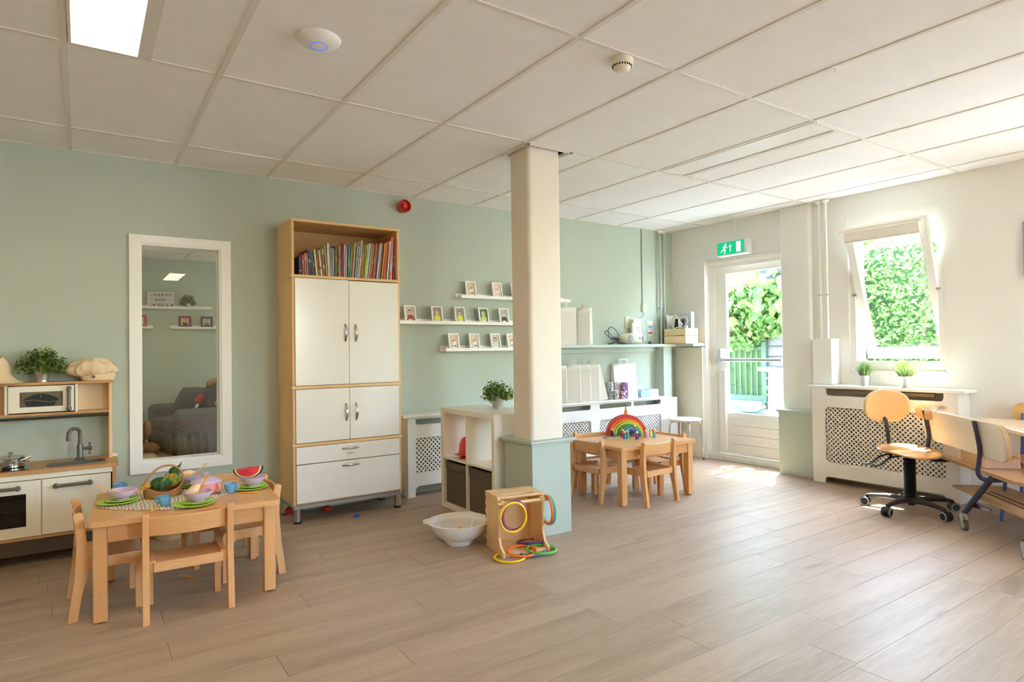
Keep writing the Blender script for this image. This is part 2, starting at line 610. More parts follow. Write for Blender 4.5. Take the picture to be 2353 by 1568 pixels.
# hooks clipped on the grid
random.seed(1)
for (x, y, d) in [(2.942, 1.55, 'over the open floor, nearest to the smoke detector'), (4.14, 1.86, 'above the plywood stool'), (4.15, 2.643, 'between the unlit lamp and the window'),
               (4.741, 2.068, 'nearest to the window wall'), (3.93, 3.20, 'at the far end of the unlit lamp'), (3.545, 1.983, 'at the near end of the unlit lamp')]:
    b = B()
    b.rbox(-0.022, 0.022, -0.010, 0.010, -0.004, 0, 0.001)
    b.tube(bez([(0, 0, -0.003), (0.002, 0, -0.014), (0.010, 0, -0.019), (0.016, 0, -0.012)], 4), 0.003, 6)
    o = b.obj('ceiling_hook', WHITE)
    place(o, (x, y, CE-0.001), 0.3)
    tag(o, 'small white ceiling hook ' + d, 'hook', 'hooks clipped to the ceiling grid')

# pillar with base
def rpoly(x0, x1, y0, y1, r): return rrect(x0, x1, y0, y1, r, 6)
pl = struct(B().prism(rpoly(2.375, 2.642, 3.246, 3.462, 0.028), 0.60, CE+0.03, 'z').obj('pillar', mat('pillar_paint', (228, 218, 200), 0.6, bump=0.2, bscale=80), smooth=50))
struct(B().box(2.355, 2.668, 3.217, 3.53, 0, 0.588).obj('trim_1', SAGE2))
b = B()
b.rbox(2.343, 2.682, 3.203, 3.545, 0.584, 0.600, 0.004)
b.rbox(2.326, 2.700, 3.186, 3.562, 0.598, 0.618, 0.007)
o = b.obj('cap', SAGE2); o.parent = bpy.data.objects['trim_1']
b = B()
for a in ((2.345, 2.362, 3.203, 3.52), (2.345, 2.715, 3.203, 3.22), (2.698, 2.715, 3.203, 3.52)):
    b.box(*a, CE-0.006, CE+0.006)
struct(b.obj('trim_2', GRID))

# pilaster on the window wall, its sage base
struct(B().prism(rpoly(5.54, 5.70, 3.19, 3.495, 0.03), 0.6, CE, 'z').obj('trim_3', WHITEW, smooth=50))
t4 = struct(B().box(5.445, XW, 3.142, 3.475, 0, 0.585).obj('trim_4', SAGE2))
b = B(); b.rbox(5.438, XW, 3.135, 3.482, 0.575, 0.590, 0.004); b.rbox(5.425, XW, 3.122, 3.495, 0.588, 0.606, 0.005)
b.obj('cap', SAGE2, t4)
# corner: boxed niche post and cream panel below the shelf
struct(B().box(5.275, 5.40, 4.735, YW, 0.0, 1.215).obj('trim_5', SAGE2))
struct(B().rbox(5.555, XW, 4.44, 4.80, 0.0, 1.205, 0.004).obj('trim_6', CREAM))
struct(B().rbox(5.577, XW, 4.43, 4.44, 0, 1.2, 0.002).obj('trim_7', WHITE))

# baseboards
struct(B().rbox(XW-0.014, XW, YF, 1.9, 0, 0.07, 0.003).obj('baseboard_right', WHITE))

# window_1: fixed inner window to the sofa room
w1 = struct(B().prism([(0.259, 0.411), (0.886, 0.411), (0.886, 2.010), (0.259, 2.010)], YW-0.020, YW+0.02, 'y',
            [[(0.322, 0.474), (0.822, 0.474), (0.822, 1.955), (0.322, 1.955)]]).obj('window_1', WHITE))
B().prism([(0.312, 0.464), (0.832, 0.464), (0.832, 1.965), (0.312, 1.965)], YW-0.008, YW+0.13, 'y',
            [[(0.333, 0.487), (0.810, 0.487), (0.810, 1.944), (0.333, 1.944)]]).obj('glazing_bead', WHITE, w1)
B().box(0.325, 0.818, YW+0.012, YW+0.018, 0.48, 1.95).obj('pane', glassy('inner_pane', (0.93, 0.95, 0.94), 1.55), w1)

# sofa room behind it
Y2, Y3 = YW+0.12, 9.70
X2, X3 = -1.6, XW
struct(B().box(X2, X3, Y2-0.12, Y3, -0.1, 0).obj('floor', wood('floor_oak_far', (150, 122, 98), (188, 162, 134), 'X', 5.0, 0.4, rnd=0.0, bump=0)))
struct(B().box(X2-0.1, X3+0.1, Y3, Y3+0.1, -0.1, CE+0.1).obj('wall_far', SAGE))
struct(B().box(X2-0.1, X2, Y2, Y3, -0.1, CE+0.1).obj('wall_far_left', SAGE))
wall('wall_far_right', [(Y2, -0.1), (Y3, -0.1), (Y3, CE+0.1), (Y2, CE+0.1)], X3, X3+0.28, 'x', SAGE, [[(6.2, 0.9), (8.8, 0.9), (8.8, 2.3), (6.2, 2.3)]])
w6 = struct(B().prism([(6.2, 0.9), (8.8, 0.9), (8.8, 2.3), (6.2, 2.3)], X3+0.05, X3+0.11, 'x', [[(6.28, 0.98), (7.46, 0.98), (7.46, 2.22), (6.28, 2.22)], [(7.54, 0.98), (8.72, 0.98), (8.72, 2.22), (7.54, 2.22)]]).obj('fill_window_far', WHITE))  # window added out of view to let daylight into the sofa room
B().box(X3+0.075, X3+0.08, 6.27, 8.73, 0.97, 2.23).obj('pane', GLASS, w6)
make_ceiling([X2+0.57*0]+[1.17+0.6*i for i in range(-4, 8)]+[X3], [Y2, 5.55, 6.75, 7.95, 9.15, Y3], X2, X3, Y2, Y3, [(-0.03, 6.75), (2.37, 5.55)])
ceiling_lamp(-0.03, 6.75, True, 'added unseen ceiling light panel that lights the sofa room')  # both sofa room lamps are added out of view to light it
ceiling_lamp(2.37, 5.55, True, 'added unseen ceiling light panel lighting the sofa room near the dividing wall')

# window_2: centre-hung sash standing open
w2 = struct(B().prism([(2.12, 0.972), (2.868, 0.972), (2.868, 2.332), (2.12, 2.332)], 5.60, 5.68, 'x',
            [[(2.170, 1.062), (2.815, 1.062), (2.815, 2.235), (2.170, 2.235)]]).obj('window_2', WHITE))
B().rbox(5.585, 5.68, 2.125, 2.863, 0.967, 0.985, 0.004).obj('window_sill', WHITE, w2)
TT = Matrix.Translation((5.63, 0, 1.645)) @ Matrix.Rotation(math.radians(-19), 4, 'Y')
b = B(TT)
b.prism([(2.176, -0.585), (2.810, -0.585), (2.810, 0.60), (2.176, 0.60)], -0.028, 0.028, 'x',
        [[(2.235, -0.50), (2.750, -0.50), (2.750, 0.54), (2.235, 0.54)]])
sash = b.obj('sash', WHITE, w2)
B(TT).box(-0.003, 0.003, 2.225, 2.760, -0.51, 0.55).obj('pane', GLASS, sash)
b = B(TT)
b.tube(bez([(-0.03, 2.46, -0.53), (-0.06, 2.46, -0.54), (-0.07, 2.50, -0.55), (-0.065, 2.56, -0.565)], 5), 0.008, 8)
b.obj('handle', METAL, sash)
for y in (2.166, 2.820):
    B().rbox(5.585, 5.66, y-0.016, y+0.016, 1.632, 1.652, 0.004).obj('hinge', METAL, w2)
b = B(TT); b.tube([(-0.062, 2.195, 0.585), (-0.062, 2.83, 0.585)], 0.017, 14)
bl = b.obj('roller_blind', mat('blind_fabric', (244, 240, 230), 0.7), w2, label='rolled up cream roller blind')
b = B(TT); b.rbox(-0.066, -0.060, 2.215, 2.80, 0.49, 0.585, 0.001); b.obj('blind_fabric', MATS['blind_fabric'], bl)
b = B(TT); b.rbox(-0.070, -0.056, 2.215, 2.80, 0.478, 0.494, 0.004); b.obj('bottom_bar', mat('blind_bar', (232, 222, 206), 0.5), bl)
b = B()
for dy, dz in ((0, 0), (0.014, 0.02)):
    b.tube(bez([(5.37+0.03, 2.185+dy, 2.15), (5.43, 2.20+dy, 1.85), (5.47, 2.19+dy, 1.55), (5.54, 2.165+dy, 1.42-dz), (5.57, 2.155, 1.37)], 8), 0.0022, 6)
b.obj('blind_cord', WHITE, bl)

def plain_window(name, y0, y1, z0, z1):
    w = struct(B().prism([(y0, z0), (y1, z0), (y1, z1), (y0, z1)], 5.62, 5.68, 'x',
            [[(y0+0.07, z0+0.08), (y1-0.07, z0+0.08), (y1-0.07, z1-0.08), (y0+0.07, z1-0.08)]]).obj(name, WHITE))
    B().box(5.647, 5.653, y0+0.06, y1-0.06, z0+0.07, z1-0.07).obj('pane', GLASS, w)
plain_window('window_3', -0.35, 0.75, 0.972, 2.332)
plain_window('window_4', -2.3, -1.5, 0.972, 2.332)

w6 = struct(B().prism([(2.30, 0.90), (3.35, 0.90), (3.35, 2.332), (2.30, 2.332)], YF-0.14, YF-0.08, 'y',
            [[(2.37, 0.97), (3.28, 0.97), (3.28, 2.262), (2.37, 2.262)]]).obj('fill_window_front', WHITE))  # unseen window added behind the camera to brighten the cabinet side
B().box(2.36, 3.29, YF-0.113, YF-0.107, 0.96, 2.27).obj('pane', GLASS, w6)

# door_1
d1 = struct(B().prism([(3.40, 0.0), (4.42, 0.0), (4.42, 2.143), (3.40, 2.143)], 5.67, 5.74, 'x',
            [[(3.46, 0.06), (4.345, 0.06), (4.345, 2.075), (3.46, 2.075)]]).obj('door_1', WHITE))
leaf = B().prism([(3.465, 0.065), (4.34, 0.065), (4.34, 2.07), (3.465, 2.07)], 5.685, 5.725, 'x',
            [[(3.55, 0.505), (4.215, 0.505), (4.215, 1.985), (3.55, 1.985)]]).obj('door_leaf', WHITE, d1)
B().box(5.702, 5.707, 3.545, 4.22, 0.50, 1.99).obj('pane', GLASS, leaf)
b = B()
for i in range(4):
    z = 0.085+0.097*i
    b = B(); b.rbox(5.674, 5.686, 3.55, 4.16, z, z+0.093, 0.003)
    b.obj('panel_board', WHITE, leaf)
B().rbox(5.60, 5.74, 3.40, 4.42, -0.001, 0.045, 0.008).obj('threshold', mat('worn_threshold', (226, 224, 216), 0.5, var=0.08, vscale=18), d1)
b = B(); b.cyl((5.60, 3.53, 1.066), (5.60, 4.24, 1.066), 0.0155, n=16)
pb = b.obj('panic_bar', METAL, d1, label='brushed steel push bar across the door')
B().rbox(5.59, 5.69, 4.225, 4.275, 1.04, 1.185, 0.008).obj('lock_case', mat('light_alu', (214, 216, 218), 0.35, metal=0.3), d1)
b = B(); b.prism([(4.19, 1.045), (4.31, 1.045), (4.26, 1.11), (4.23, 1.11)], 5.585, 5.625, 'x'); b.obj('bar_arm', MATS['light_alu'], d1)
B().rbox(5.64, 5.69, 4.215, 4.29, 0.10, 0.965, 0.006).obj('rod_cover', WHITE, d1)
b = B(); b.cyl((5.615, 3.5, 2.105), (5.615, 4.36, 2.105), 0.028, n=16)
bb = b.obj('roller_blind', MATS['blind_fabric'], d1, label='rolled up cream roller blind above the door')
B().rbox(5.606, 5.612, 3.5, 4.35, 2.04, 2.11, 0.001).obj('blind_fabric', MATS['blind_fabric'], bb)

# unseen eave added to cut the sun through door and windows, then the roof
struct(B().box(5.87, 6.05, YF-0.2, 5.6, 2.75, 2.9).obj('added_eave', mat('roof_edge', (190, 186, 176), 0.7)))
struct(B().box(XL-0.3, 5.95, YF-0.3, 9.9, CE+0.15, CE+0.3).obj('roof', mat('roof_edge', (190, 186, 176), 0.7)))
# ------------------------------------------------------------------ shared builders
def plant_leaves(b, c, R, H, n, size, seed, low=0.0):
    """short twigs with small paired leaves forming a dome above c"""
    rd = random.Random(seed)
    for i in range(n):
        az = rd.uniform(0, 2*PI); el = math.acos(rd.uniform(low, 1.0))
        d = Vector((math.sin(el)*math.cos(az)*R, math.sin(el)*math.sin(az)*R, math.cos(el)*H))
        L_ = rd.uniform(0.62, 1.04)
        tip = Vector(c)+d*L_
        base = Vector(c)+Vector((d.x*0.25, d.y*0.25, 0))
        for k in range(5):
            p = base.lerp(tip, 0.35+0.65*k/4)
            for sgn in (-1, 1):
                u = d.normalized().cross(Vector((rd.uniform(-1, 1), rd.uniform(-1, 1), rd.uniform(-.3, 1)))).normalized()*sgn
                w = (d.normalized()*0.4+u+Vector((0, 0, rd.uniform(-.2, .5)))).normalized()
                s_ = size*rd.uniform(0.7, 1.25)
                side = w.cross(Vector((rd.uniform(-1, 1), rd.uniform(-1, 1), rd.uniform(-1, 1)))).normalized()
                q = p+w*s_
                m = p+w*s_*0.55
                b.add([p, m+side*s_*0.33, q, m-side*s_*0.33], [(0, 1, 2, 3)])
    return b
def grass_blades(b, c, R, H, n, seed, w=0.004):
    rd = random.Random(seed)
    for i in range(n):
        az = rd.uniform(0, 2*PI); sp = rd.uniform(0.05, 1.0)**0.7
        base = Vector(c)+Vector((math.cos(az)*R*0.35*sp, math.sin(az)*R*0.35*sp, 0))
        tip = Vector(c)+Vector((math.cos(az)*R*sp*rd.uniform(.8, 1.1), math.sin(az)*R*sp*rd.uniform(.8, 1.1), H*(1-0.45*sp*sp)*rd.uniform(0.75, 1.1)))
        mid = base.lerp(tip, 0.5)+Vector((0, 0, H*0.14))
        s_ = Vector((-math.sin(az+rd.uniform(-1, 1)), math.cos(az), 0)).normalized()*w
        b.add([base-s_*.6, base+s_*.6, mid+s_, mid-s_, tip], [(0, 1, 2, 3), (3, 2, 4)])
        for t in (0.55, 0.75):
            p = base.lerp(tip, t)+Vector((0, 0, H*0.1))
            q = p+(tip-base)*0.28+Vector((rd.uniform(-1, 1), rd.uniform(-1, 1), rd.uniform(-.2, 1)))*H*0.14
            b.add([p-s_*.5, p+s_*.5, q], [(0, 1, 2)])
    return b
def potted(name, label, loc, pr0, pr1, ph, leafy, R, H, seed, group=None):
    t = thing(name, label, 'potted plant', loc, 0, group)
    b = B()
    b.lathe([(0, 0.0), (pr0, 0.0), (pr0, 0.004), (pr0*0.99, 0.010), (pr0*1.01, 0.014), (pr1*0.985, ph-0.006), (pr1*1.03, ph-0.003), (pr1*1.03, ph), (pr1*0.95, ph), (pr1*0.93, ph-0.02), (0, ph-0.02)], 32)
    b.obj('pot', ZINC, t)
    b = B()
    if leafy:
        plant_leaves(b, (0, 0, ph-0.02), R, H, 170, 0.020, seed, low=-0.12)
        b.obj('foliage', LEAF, t, smooth=0.1, kind='stuff')
        b = B()
        rd = random.Random(seed)
        for i in range(14):
            a = rd.uniform(0, 6.28); q = rd.uniform(0.2, 0.7)
            b.tube([(0, 0, ph-0.03), (math.cos(a)*R*q*.5, math.sin(a)*R*q*.5, ph+H*0.3), (math.cos(a)*R*q, math.sin(a)*R*q, ph+H*0.65)], 0.0018, 5)
        b.obj('stem', SOIL, t, kind='stuff')
    else:
        grass_blades(b, (0, 0, ph-0.015), R, H, 210, seed)
        b.obj('foliage', LEAFG, t, smooth=0.1, kind='stuff')
    return t

# kids beech chair: origin on the floor under the seat centre, sitter faces +y
def make_chair(label, rz, loc):
    t = thing('child_chair', label, 'chair', loc, rz, 'small beech chairs around the play tables')
    W_ = 0.33
    b = B()
    def seatf(u, v):
        x = (u-0.5)*(W_-0.055); y = -0.120+0.245*v
        z = 0.252-0.010*math.exp(-((x/0.085)**2+((y-0.0)/0.08)**2))+(-0.010*max(0, (v-0.85)/0.15)**2)
        return (x, y, z)
    b.grid(seatf, 16, 16)
    b.grid(lambda u, v: (seatf(u, v)[0], seatf(u, v)[1], 0.236), 1, 1)
    top = [seatf(i/16, 0) for i in range(17)]
    bot = [(p[0], p[1], 0.236) for p in top]
    b.add(top+bot, [(i, i+1, i+18, i+17) for i in range(16)])
    top = [seatf(i/16, 1) for i in range(17)]
    bot = [(p[0], p[1], 0.236) for p in top]
    b.add(top+bot, [(i, i+1, i+18, i+17) for i in range(16)])
    b.obj('seat', BEECHX, t)
    for s in (-1, 1):
        x0, x1 = (s*(W_/2-0.030), s*(W_/2-0.002)) if s > 0 else (s*(W_/2-0.002), s*(W_/2-0.030))
        # side rail with the front leg grown out of it: one bent board each side
        out = rrect(-0.135, 0.165, 0.0, 0.268, 0.035, 6, (0, 0, 1, 0))
        poly = [(0.088, 0.0), (0.136, 0.0)]
        poly += [(0.136-0.035+0.035*math.cos(a), 0.268-0.035+0.035*math.sin(a)) for a in [i*PI/2/6 for i in range(7)]]
        poly += [(-0.128, 0.268), (-0.128, 0.222), (0.070, 0.218), (0.088, 0.200)]
        B().prism([(p[0], p[1]) for p in poly], x0, x1, 'x').obj('leg', BEECH, t, smooth=25)
        # rear post: boomerang board
        fr = bez([(-0.158, 0, 0.0), (-0.145, 0, 0.10), (-0.127, 0, 0.20), (-0.122, 0, 0.30), (-0.128, 0, 0.40), (-0.138, 0, 0.478)], 4)
        wd = [0.022, 0.024, 0.029, 0.031, 0.029, 0.026, 0.022]
        n_ = len(fr)
        pl_ = []
        pr_ = []
        for i, p in enumerate(fr):
            wv = 0.037 + 0.014*math.exp(-((p.z-0.24)/0.10)**2)
            pl_.append((p.x-wv/2, p.z)); pr_.append((p.x+wv/2, p.z))
        c = fr[-1]
        tipr = [(c.x+0.020*math.cos(a), c.z-0.004+0.014*math.sin(a)) for a in [PI*i/6 for i in range(1, 6)]]
        poly = pr_[:-1]+[(pr_[-1][0], c.z-0.006)]+tipr+[(pl_[-1][0], c.z-0.006)]+list(reversed(pl_[:-1]))
        xo = (s*(W_/2-0.004), s*(W_/2+0.024)) if s > 0 else (s*(W_/2+0.024), s*(W_/2-0.004))
        bb_ = B().prism(poly, xo[0], xo[1], 'x')
        o = bb_.obj('back_post', BEECH, t, smooth=25)
        bv = o.modifiers.new('bevel', 'BEVEL'); bv.width = 0.009; bv.segments = 3; bv.limit_method = 'ANGLE'; bv.angle_limit = 1.0
    b = B(); b.rbox(-W_/2+0.02, W_/2-0.02, -0.142, -0.120, 0.218, 0.262, 0.004); b.obj('back_rail', BEECHX, t)
    b = B(); b.rbox(-W_/2+0.025, W_/2-0.025, 0.094, 0.118, 0.200, 0.238, 0.004); b.obj('front_rail', BEECHX, t)
    # bowed backrest board
    def bk(u, v, side):
        x = (u-0.5)*(W_-0.005)
        bow = 0.030*(1-(2*u-1)**2)
        z = 0.378+0.088*v
        y = -0.118-bow-0.010*v+side*0.011
        return (x, y, z)
    b = B()
    b.grid(lambda u, v: bk(u, v, 0), 14, 4)
    b.grid(lambda u, v: bk(u, v, 1), 14, 4)
    for v in (0, 1):
        b.add([bk(i/14, v, 0) for i in range(15)]+[bk(i/14, v, 1) for i in range(15)], [(i, i+1, i+16, i+15) for i in range(14)])
    for u in (0, 1):
        b.add([bk(u, j/4, 0) for j in range(5)]+[bk(u, j/4, 1) for j in range(5)], [(i, i+1, i+6, i+5) for i in range(4)])
    o = b.obj('backrest', BEECHX, t)
    bv = o.modifiers.new('bevel', 'BEVEL'); bv.width = 0.004; bv.segments = 2; bv.limit_method = 'ANGLE'; bv.angle_limit = 1.0
    return t
def make_table(label, loc, rz, w, d, h):
    t = thing('child_table', label, 'table', loc, rz, 'low beech play tables')
    b = B()
    b.prism(rrect(-w/2, w/2, -d/2, d/2, 0.03, 6), h-0.026, h, 'z')
    o = b.obj('tabletop', BEECHX, t, smooth=60)
    bv = o.modifiers.new('bevel', 'BEVEL'); bv.width = 0.010; bv.segments = 3; bv.limit_method = 'ANGLE'; bv.angle_limit = 1.0
    for s in (-1, 1):
        B().rbox(-w/2+0.07, w/2-0.07, s*(d/2-0.045)-0.010, s*(d/2-0.045)+0.010, h-0.105, h-0.026, 0.003).obj('apron', BEECHX, t)
        B().rbox(s*(w/2-0.045)-0.010, s*(w/2-0.045)+0.010, -d/2+0.07, d/2-0.07, h-0.105, h-0.026, 0.003).obj('apron', BEECHX, t)
        for q in (-1, 1):
            o = B().rbox(s*(w/2-0.05)-0.028, s*(w/2-0.05)+0.028, q*(d/2-0.05)-0.028, q*(d/2-0.05)+0.028, 0.004, h-0.026, 0.008).obj('leg', BEECH, t)
            B().cyl((s*(w/2-0.05), q*(d/2-0.05), 0), (s*(w/2-0.05), q*(d/2-0.05), 0.006), 0.014, n=12).obj('glide', BLACKP, o)
    return t

T1 = make_table('low beech table laid with toy dishes beside the play kitchen', (0.448, 3.669, 0), -0.082, 0.818, 0.695, 0.461)
T2 = make_table('low beech table holding the rainbow, near the garden door', (3.755, 3.70, 0), -0.06, 0.807, 0.60, 0.452)
C0 = make_chair('beech chair at the front of the dish-laid table, its back to the room', -0.03, (0.412, 3.395, 0))
def chairat(loc, rz, label): return dup(C0, loc, rz, label)
chairat((0.115, 3.655, 0), -PI/2+0.03, 'beech chair at the kitchen end of the dish-laid table')
chairat((0.745, 3.735, 0), PI/2-0.03, 'beech chair between the dish-laid table and the tall cabinet')
chairat((0.67, 4.03, 0), PI+0.02, 'beech chair on the wall side of the dish-laid table')
chairat((3.675, 3.50, 0), 0.04, 'beech chair in front of the rainbow table, its back to the room')
chairat((3.455, 3.81, 0), -PI/2+0.05, 'beech chair at the pillar end of the rainbow table')
chairat((3.66, 4.00, 0), PI-0.15, 'beech chair behind the rainbow table on the radiator side')
chairat((4.02, 3.70, 0), PI/2-0.05, 'beech chair at the garden door end of the rainbow table')

# ------------------------------------------------------------------ play kitchen
KX0, KX1, KYF = -0.56, 0.168, 4.478
PLYE = wood('ply_edge', (176, 124, 70), (206, 158, 100), 'X', 9.0, 0.5, rnd=0.0, bump=0)
KTOP = wood('kitchen_top', (186, 136, 82), (202, 154, 98), 'X', 4.0, 0.45, rnd=0.0, bump=0)
KW = mat('kitchen_white', (234, 226, 206), 0.45, var=0.012)
k = thing('play_kitchen', 'wooden play kitchen with white doors, hob, sink and small microwave', 'play kitchen', (0, 0, 0))
b = B()
b.prism([(KX0, KYF-0.01), (0.182, KYF-0.01), (0.182, 4.86), (KX0, 4.86)], 0.536, 0.556, 'z', [rrect(-0.165, 0.110, 4.545, 4.665, 0.045, 6)])
b.obj('worktop', KTOP, k, smooth=30)
b = B()
b.box(KX0, KX1, KYF+0.005, 4.85, 0.166, 0.182)
b.obj('bottom_board', PLYE, k)
b = B()
b.box(KX1-0.020, KX1, KYF+0.003, 4.85, 0.0, 0.536); b.obj('side_panel', PLYE, k)
b = B(); b.box(KX0, KX0+0.018, KYF+0.003, 4.85, 0.0, 0.536); b.obj('side_panel', PLYE, k)
b = B(); b.box(KX0+0.018, KX1-0.02, 4.835, 4.85, 0.182, 0.536); b.box(KX0+0.018, KX1-0.02, KYF+0.10, KYF+0.112, 0.06, 0.166); b.obj('back_panel', mat('kick_board', (96, 84, 66), 0.7), k)
B().box(-0.200, -0.186, KYF+0.01, 4.83, 0.182, 0.50).obj('divider', KW, k)
B().rbox(KX0+0.018, KX1-0.02, KYF-0.002, KYF+0.012, 0.504, 0.534, 0.002).obj('front_rail', KW, k)
dr = B().rbox(-0.190, 0.141, KYF-0.004, KYF+0.010, 0.186, 0.500, 0.003).obj('door', KW, k, label='plain white sink cupboard door')
def khandle(parent, p0, p1):
    b = B(); p0 = Vector(p0); p1 = Vector(p1)
    out = Vector((0, -0.030, 0))
    for p in (p0, p1):
        b.cyl(p, p+Vector((0, -0.022, 0)), 0.014, 0.013, 16)
        b.ell(p+Vector((0, -0.022, 0)), 0.014, 0.008, 0.014, 12, 6)
    b.tube([p0+Vector((0, -0.020, 0)), p1+Vector((0, -0.020, 0))], 0.0095, 10)
    return b.obj('handle', GREYMET, parent)
khandle(dr, (-0.125, KYF-0.004, 0.456), (0.038, KYF-0.004, 0.458))
ov = B().prism([(KX0+0.02, 0.186), (-0.196, 0.186), (-0.196, 0.500), (KX0+0.02, 0.500)], KYF-0.004, KYF+0.010, 'y', [[(KX0+0.09, 0.243), (-0.262, 0.243), (-0.262, 0.428), (KX0+0.09, 0.428)]]).obj('door', KW, k, label='white oven door with a dark window')
B().box(KX0+0.085, -0.257, KYF+0.006, KYF+0.009, 0.238, 0.433).obj('pane', glassy('smoked_pane', (0.42, 0.40, 0.37), 1.45), ov)
khandle(ov, (-0.47, KYF-0.004, 0.466), (-0.298, KYF-0.004, 0.464))
B().box(KX0+0.03, -0.21, KYF+0.03, 4.83, 0.325, 0.333).obj('oven_shelf', KW, k)
# sink and tap
b = B()
b.prism(rrect(-0.175, 0.118, 4.533, 4.677, 0.052, 7), 0.5555, 0.562, 'z', [rrect(-0.160, 0.104, 4.548, 4.662, 0.042, 7)])
b.prism(rrect(-0.162, 0.106, 4.546, 4.664, 0.044, 7), 0.505, 0.558, 'z', [rrect(-0.158, 0.102, 4.550, 4.660, 0.041, 7)])
b.box(-0.155, 0.098, 4.552, 4.658, 0.505, 0.510)
b.obj('sink', GREYMET, k, smooth=30)
b = B()
b.lathe([(0, 0), (0.030, 0), (0.026, 0.006), (0.019, 0.014), (0.017, 0.02), (0.017, 0.085), (0.014, 0.098), (0, 0.1)], 20, (-0.012, 4.745, 0.556))
pts = bez([(-0.012, 4.745, 0.64), (-0.012, 4.745, 0.715), (-0.018, 4.738, 0.742), (-0.040, 4.722, 0.752), (-0.062, 4.705, 0.742), (-0.070, 4.70, 0.715), (-0.070, 4.70, 0.688)], 6)
b.tube(pts, 0.0105, 12)
b.cyl((-0.070, 4.70, 0.700), (-0.070, 4.70, 0.682), 0.0125, n=14)
fa = b.obj('tap', GREYMET, k)
b = B(); b.cyl((-0.012, 4.745, 0.625), (0.045, 4.735, 0.625), 0.0095, n=12); b.cyl((0.030, 4.738, 0.625), (0.048, 4.734, 0.625), 0.013, n=14)
b.cyl((0.038, 4.736, 0.595), (0.038, 4.736, 0.655), 0.0035, n=8); b.ell((0.038, 4.736, 0.657), .007, .007, .007, 8, 6); b.ell((0.038, 4.736, 0.594), .006, .006, .006, 8, 6)
b.obj('tap_lever', GREYMET, fa)
B().rbox(-0.52, -0.255, 4.52, 4.73, 0.5555, 0.560, 0.002).obj('hob', mat('hob_black', (34, 34, 34), 0.15), k)
# upper unit
UZ0, UZ1, UYF = 0.846, 1.040, 4.715
for s, x in ((0, 0.140), (1, KX0)):
    B().rbox(x, x+0.018, UYF+0.02, 4.85, 0.553, 1.036, 0.002).obj('side_panel', BIRCH, k)
B().rbox(KX0, 0.162, UYF-0.004, 4.852, 1.030, 1.046, 0.002).obj('top_board', PLYE, k)
B().rbox(KX0+0.018, 0.140, UYF, 4.85, UZ0, UZ0+0.014, 0.002).obj('shelf', PLYE, k)
B().box(KX0+0.018, 0.140, 4.838, 4.848, UZ0, 1.03).obj('back_panel', mat('birch_back', (226, 200, 160), 0.6), k)
for x in (-0.375, -0.035):
    B().box(x, x+0.013, UYF-0.003, 4.838, UZ0+0.014, 1.03).obj('divider', KW, k)
B().cyl((KX0+0.02, UYF+0.03, 0.828), (0.14, UYF+0.03, 0.828), 0.007, n=10).obj('utensil_rail', mat('rail_brown', (70, 60, 48), 0.4, metal=0.5), k)
md = B().prism([(-0.358, 0.868), (-0.040, 0.868), (-0.040, 1.024), (-0.358, 1.024)], UYF-0.012, UYF, 'y', [[(-0.305, 0.900), (-0.096, 0.900), (-0.096, 0.990), (-0.305, 0.990)]]).obj('door', KW, k, label='small white microwave door with a pie printed on its window')
B().box(-0.307, -0.094, UYF-0.006, UYF-0.004, 0.898, 0.992).obj('pane', mat('microwave_pane', (108, 98, 80), 0.2), md)
b = B()
top = [(-0.292+0.176*t, 0.940+0.038*math.sin(PI*t)**0.8) for t in [i/16 for i in range(17)]]
wav = [(-0.116-0.176*t, 0.940-0.007*math.sin(2*PI*t)*1.0-0.002) for t in [i/12 for i in range(13)]]
slots = []
for cx, an in ((-0.228, 0.6), (-0.204, 0), (-0.178, -0.6)):
    slots.append([(cx+0.0045*math.cos(a)*math.cos(an)-0.011*math.sin(a)*math.sin(-an), 0.962+0.010*math.sin(a)*math.cos(an)+0.006*math.cos(a)*math.sin(an)) for a in [2*PI*i/8 for i in range(8)]])
b.prism(top+wav, UYF-0.0075, UYF-0.0060, 'y', slots)
bot = [(-0.284+0.160*t, 0.934-0.007*math.sin(2*PI*(1-t))-0.002) for t in [i/12 for i in range(13)]]
b.prism(bot+[(-0.142, 0.903), (-0.270, 0.903)], UYF-0.0075, UYF-0.0060, 'y')
for x, s_ in ((-0.300, 1), (-0.105, 1)):
    b.tube(bez([(x, UYF-0.0065, 0.930), (x+0.006, UYF-0.0065, 0.945), (x-0.001, UYF-0.0065, 0.962), (x+0.005, UYF-0.0065, 0.980)], 5), 0.0012, 5)
b.obj('print', BLACK, md)
khandle(md, (-0.066, UYF-0.012, 0.882), (-0.066, UYF-0.012, 1.006))
B().rbox(0.150, 0.185, 4.76, 4.85, 0.556, 0.575, 0.003).obj('corner_block', KW, k)

potted('potted_plant', 'leafy green plant in zinc pot on top of the play kitchen', (-0.200, 4.775, 1.0465), 0.032, 0.050, 0.094, True, 0.125, 0.135, 3, 'leafy plants in zinc pots')
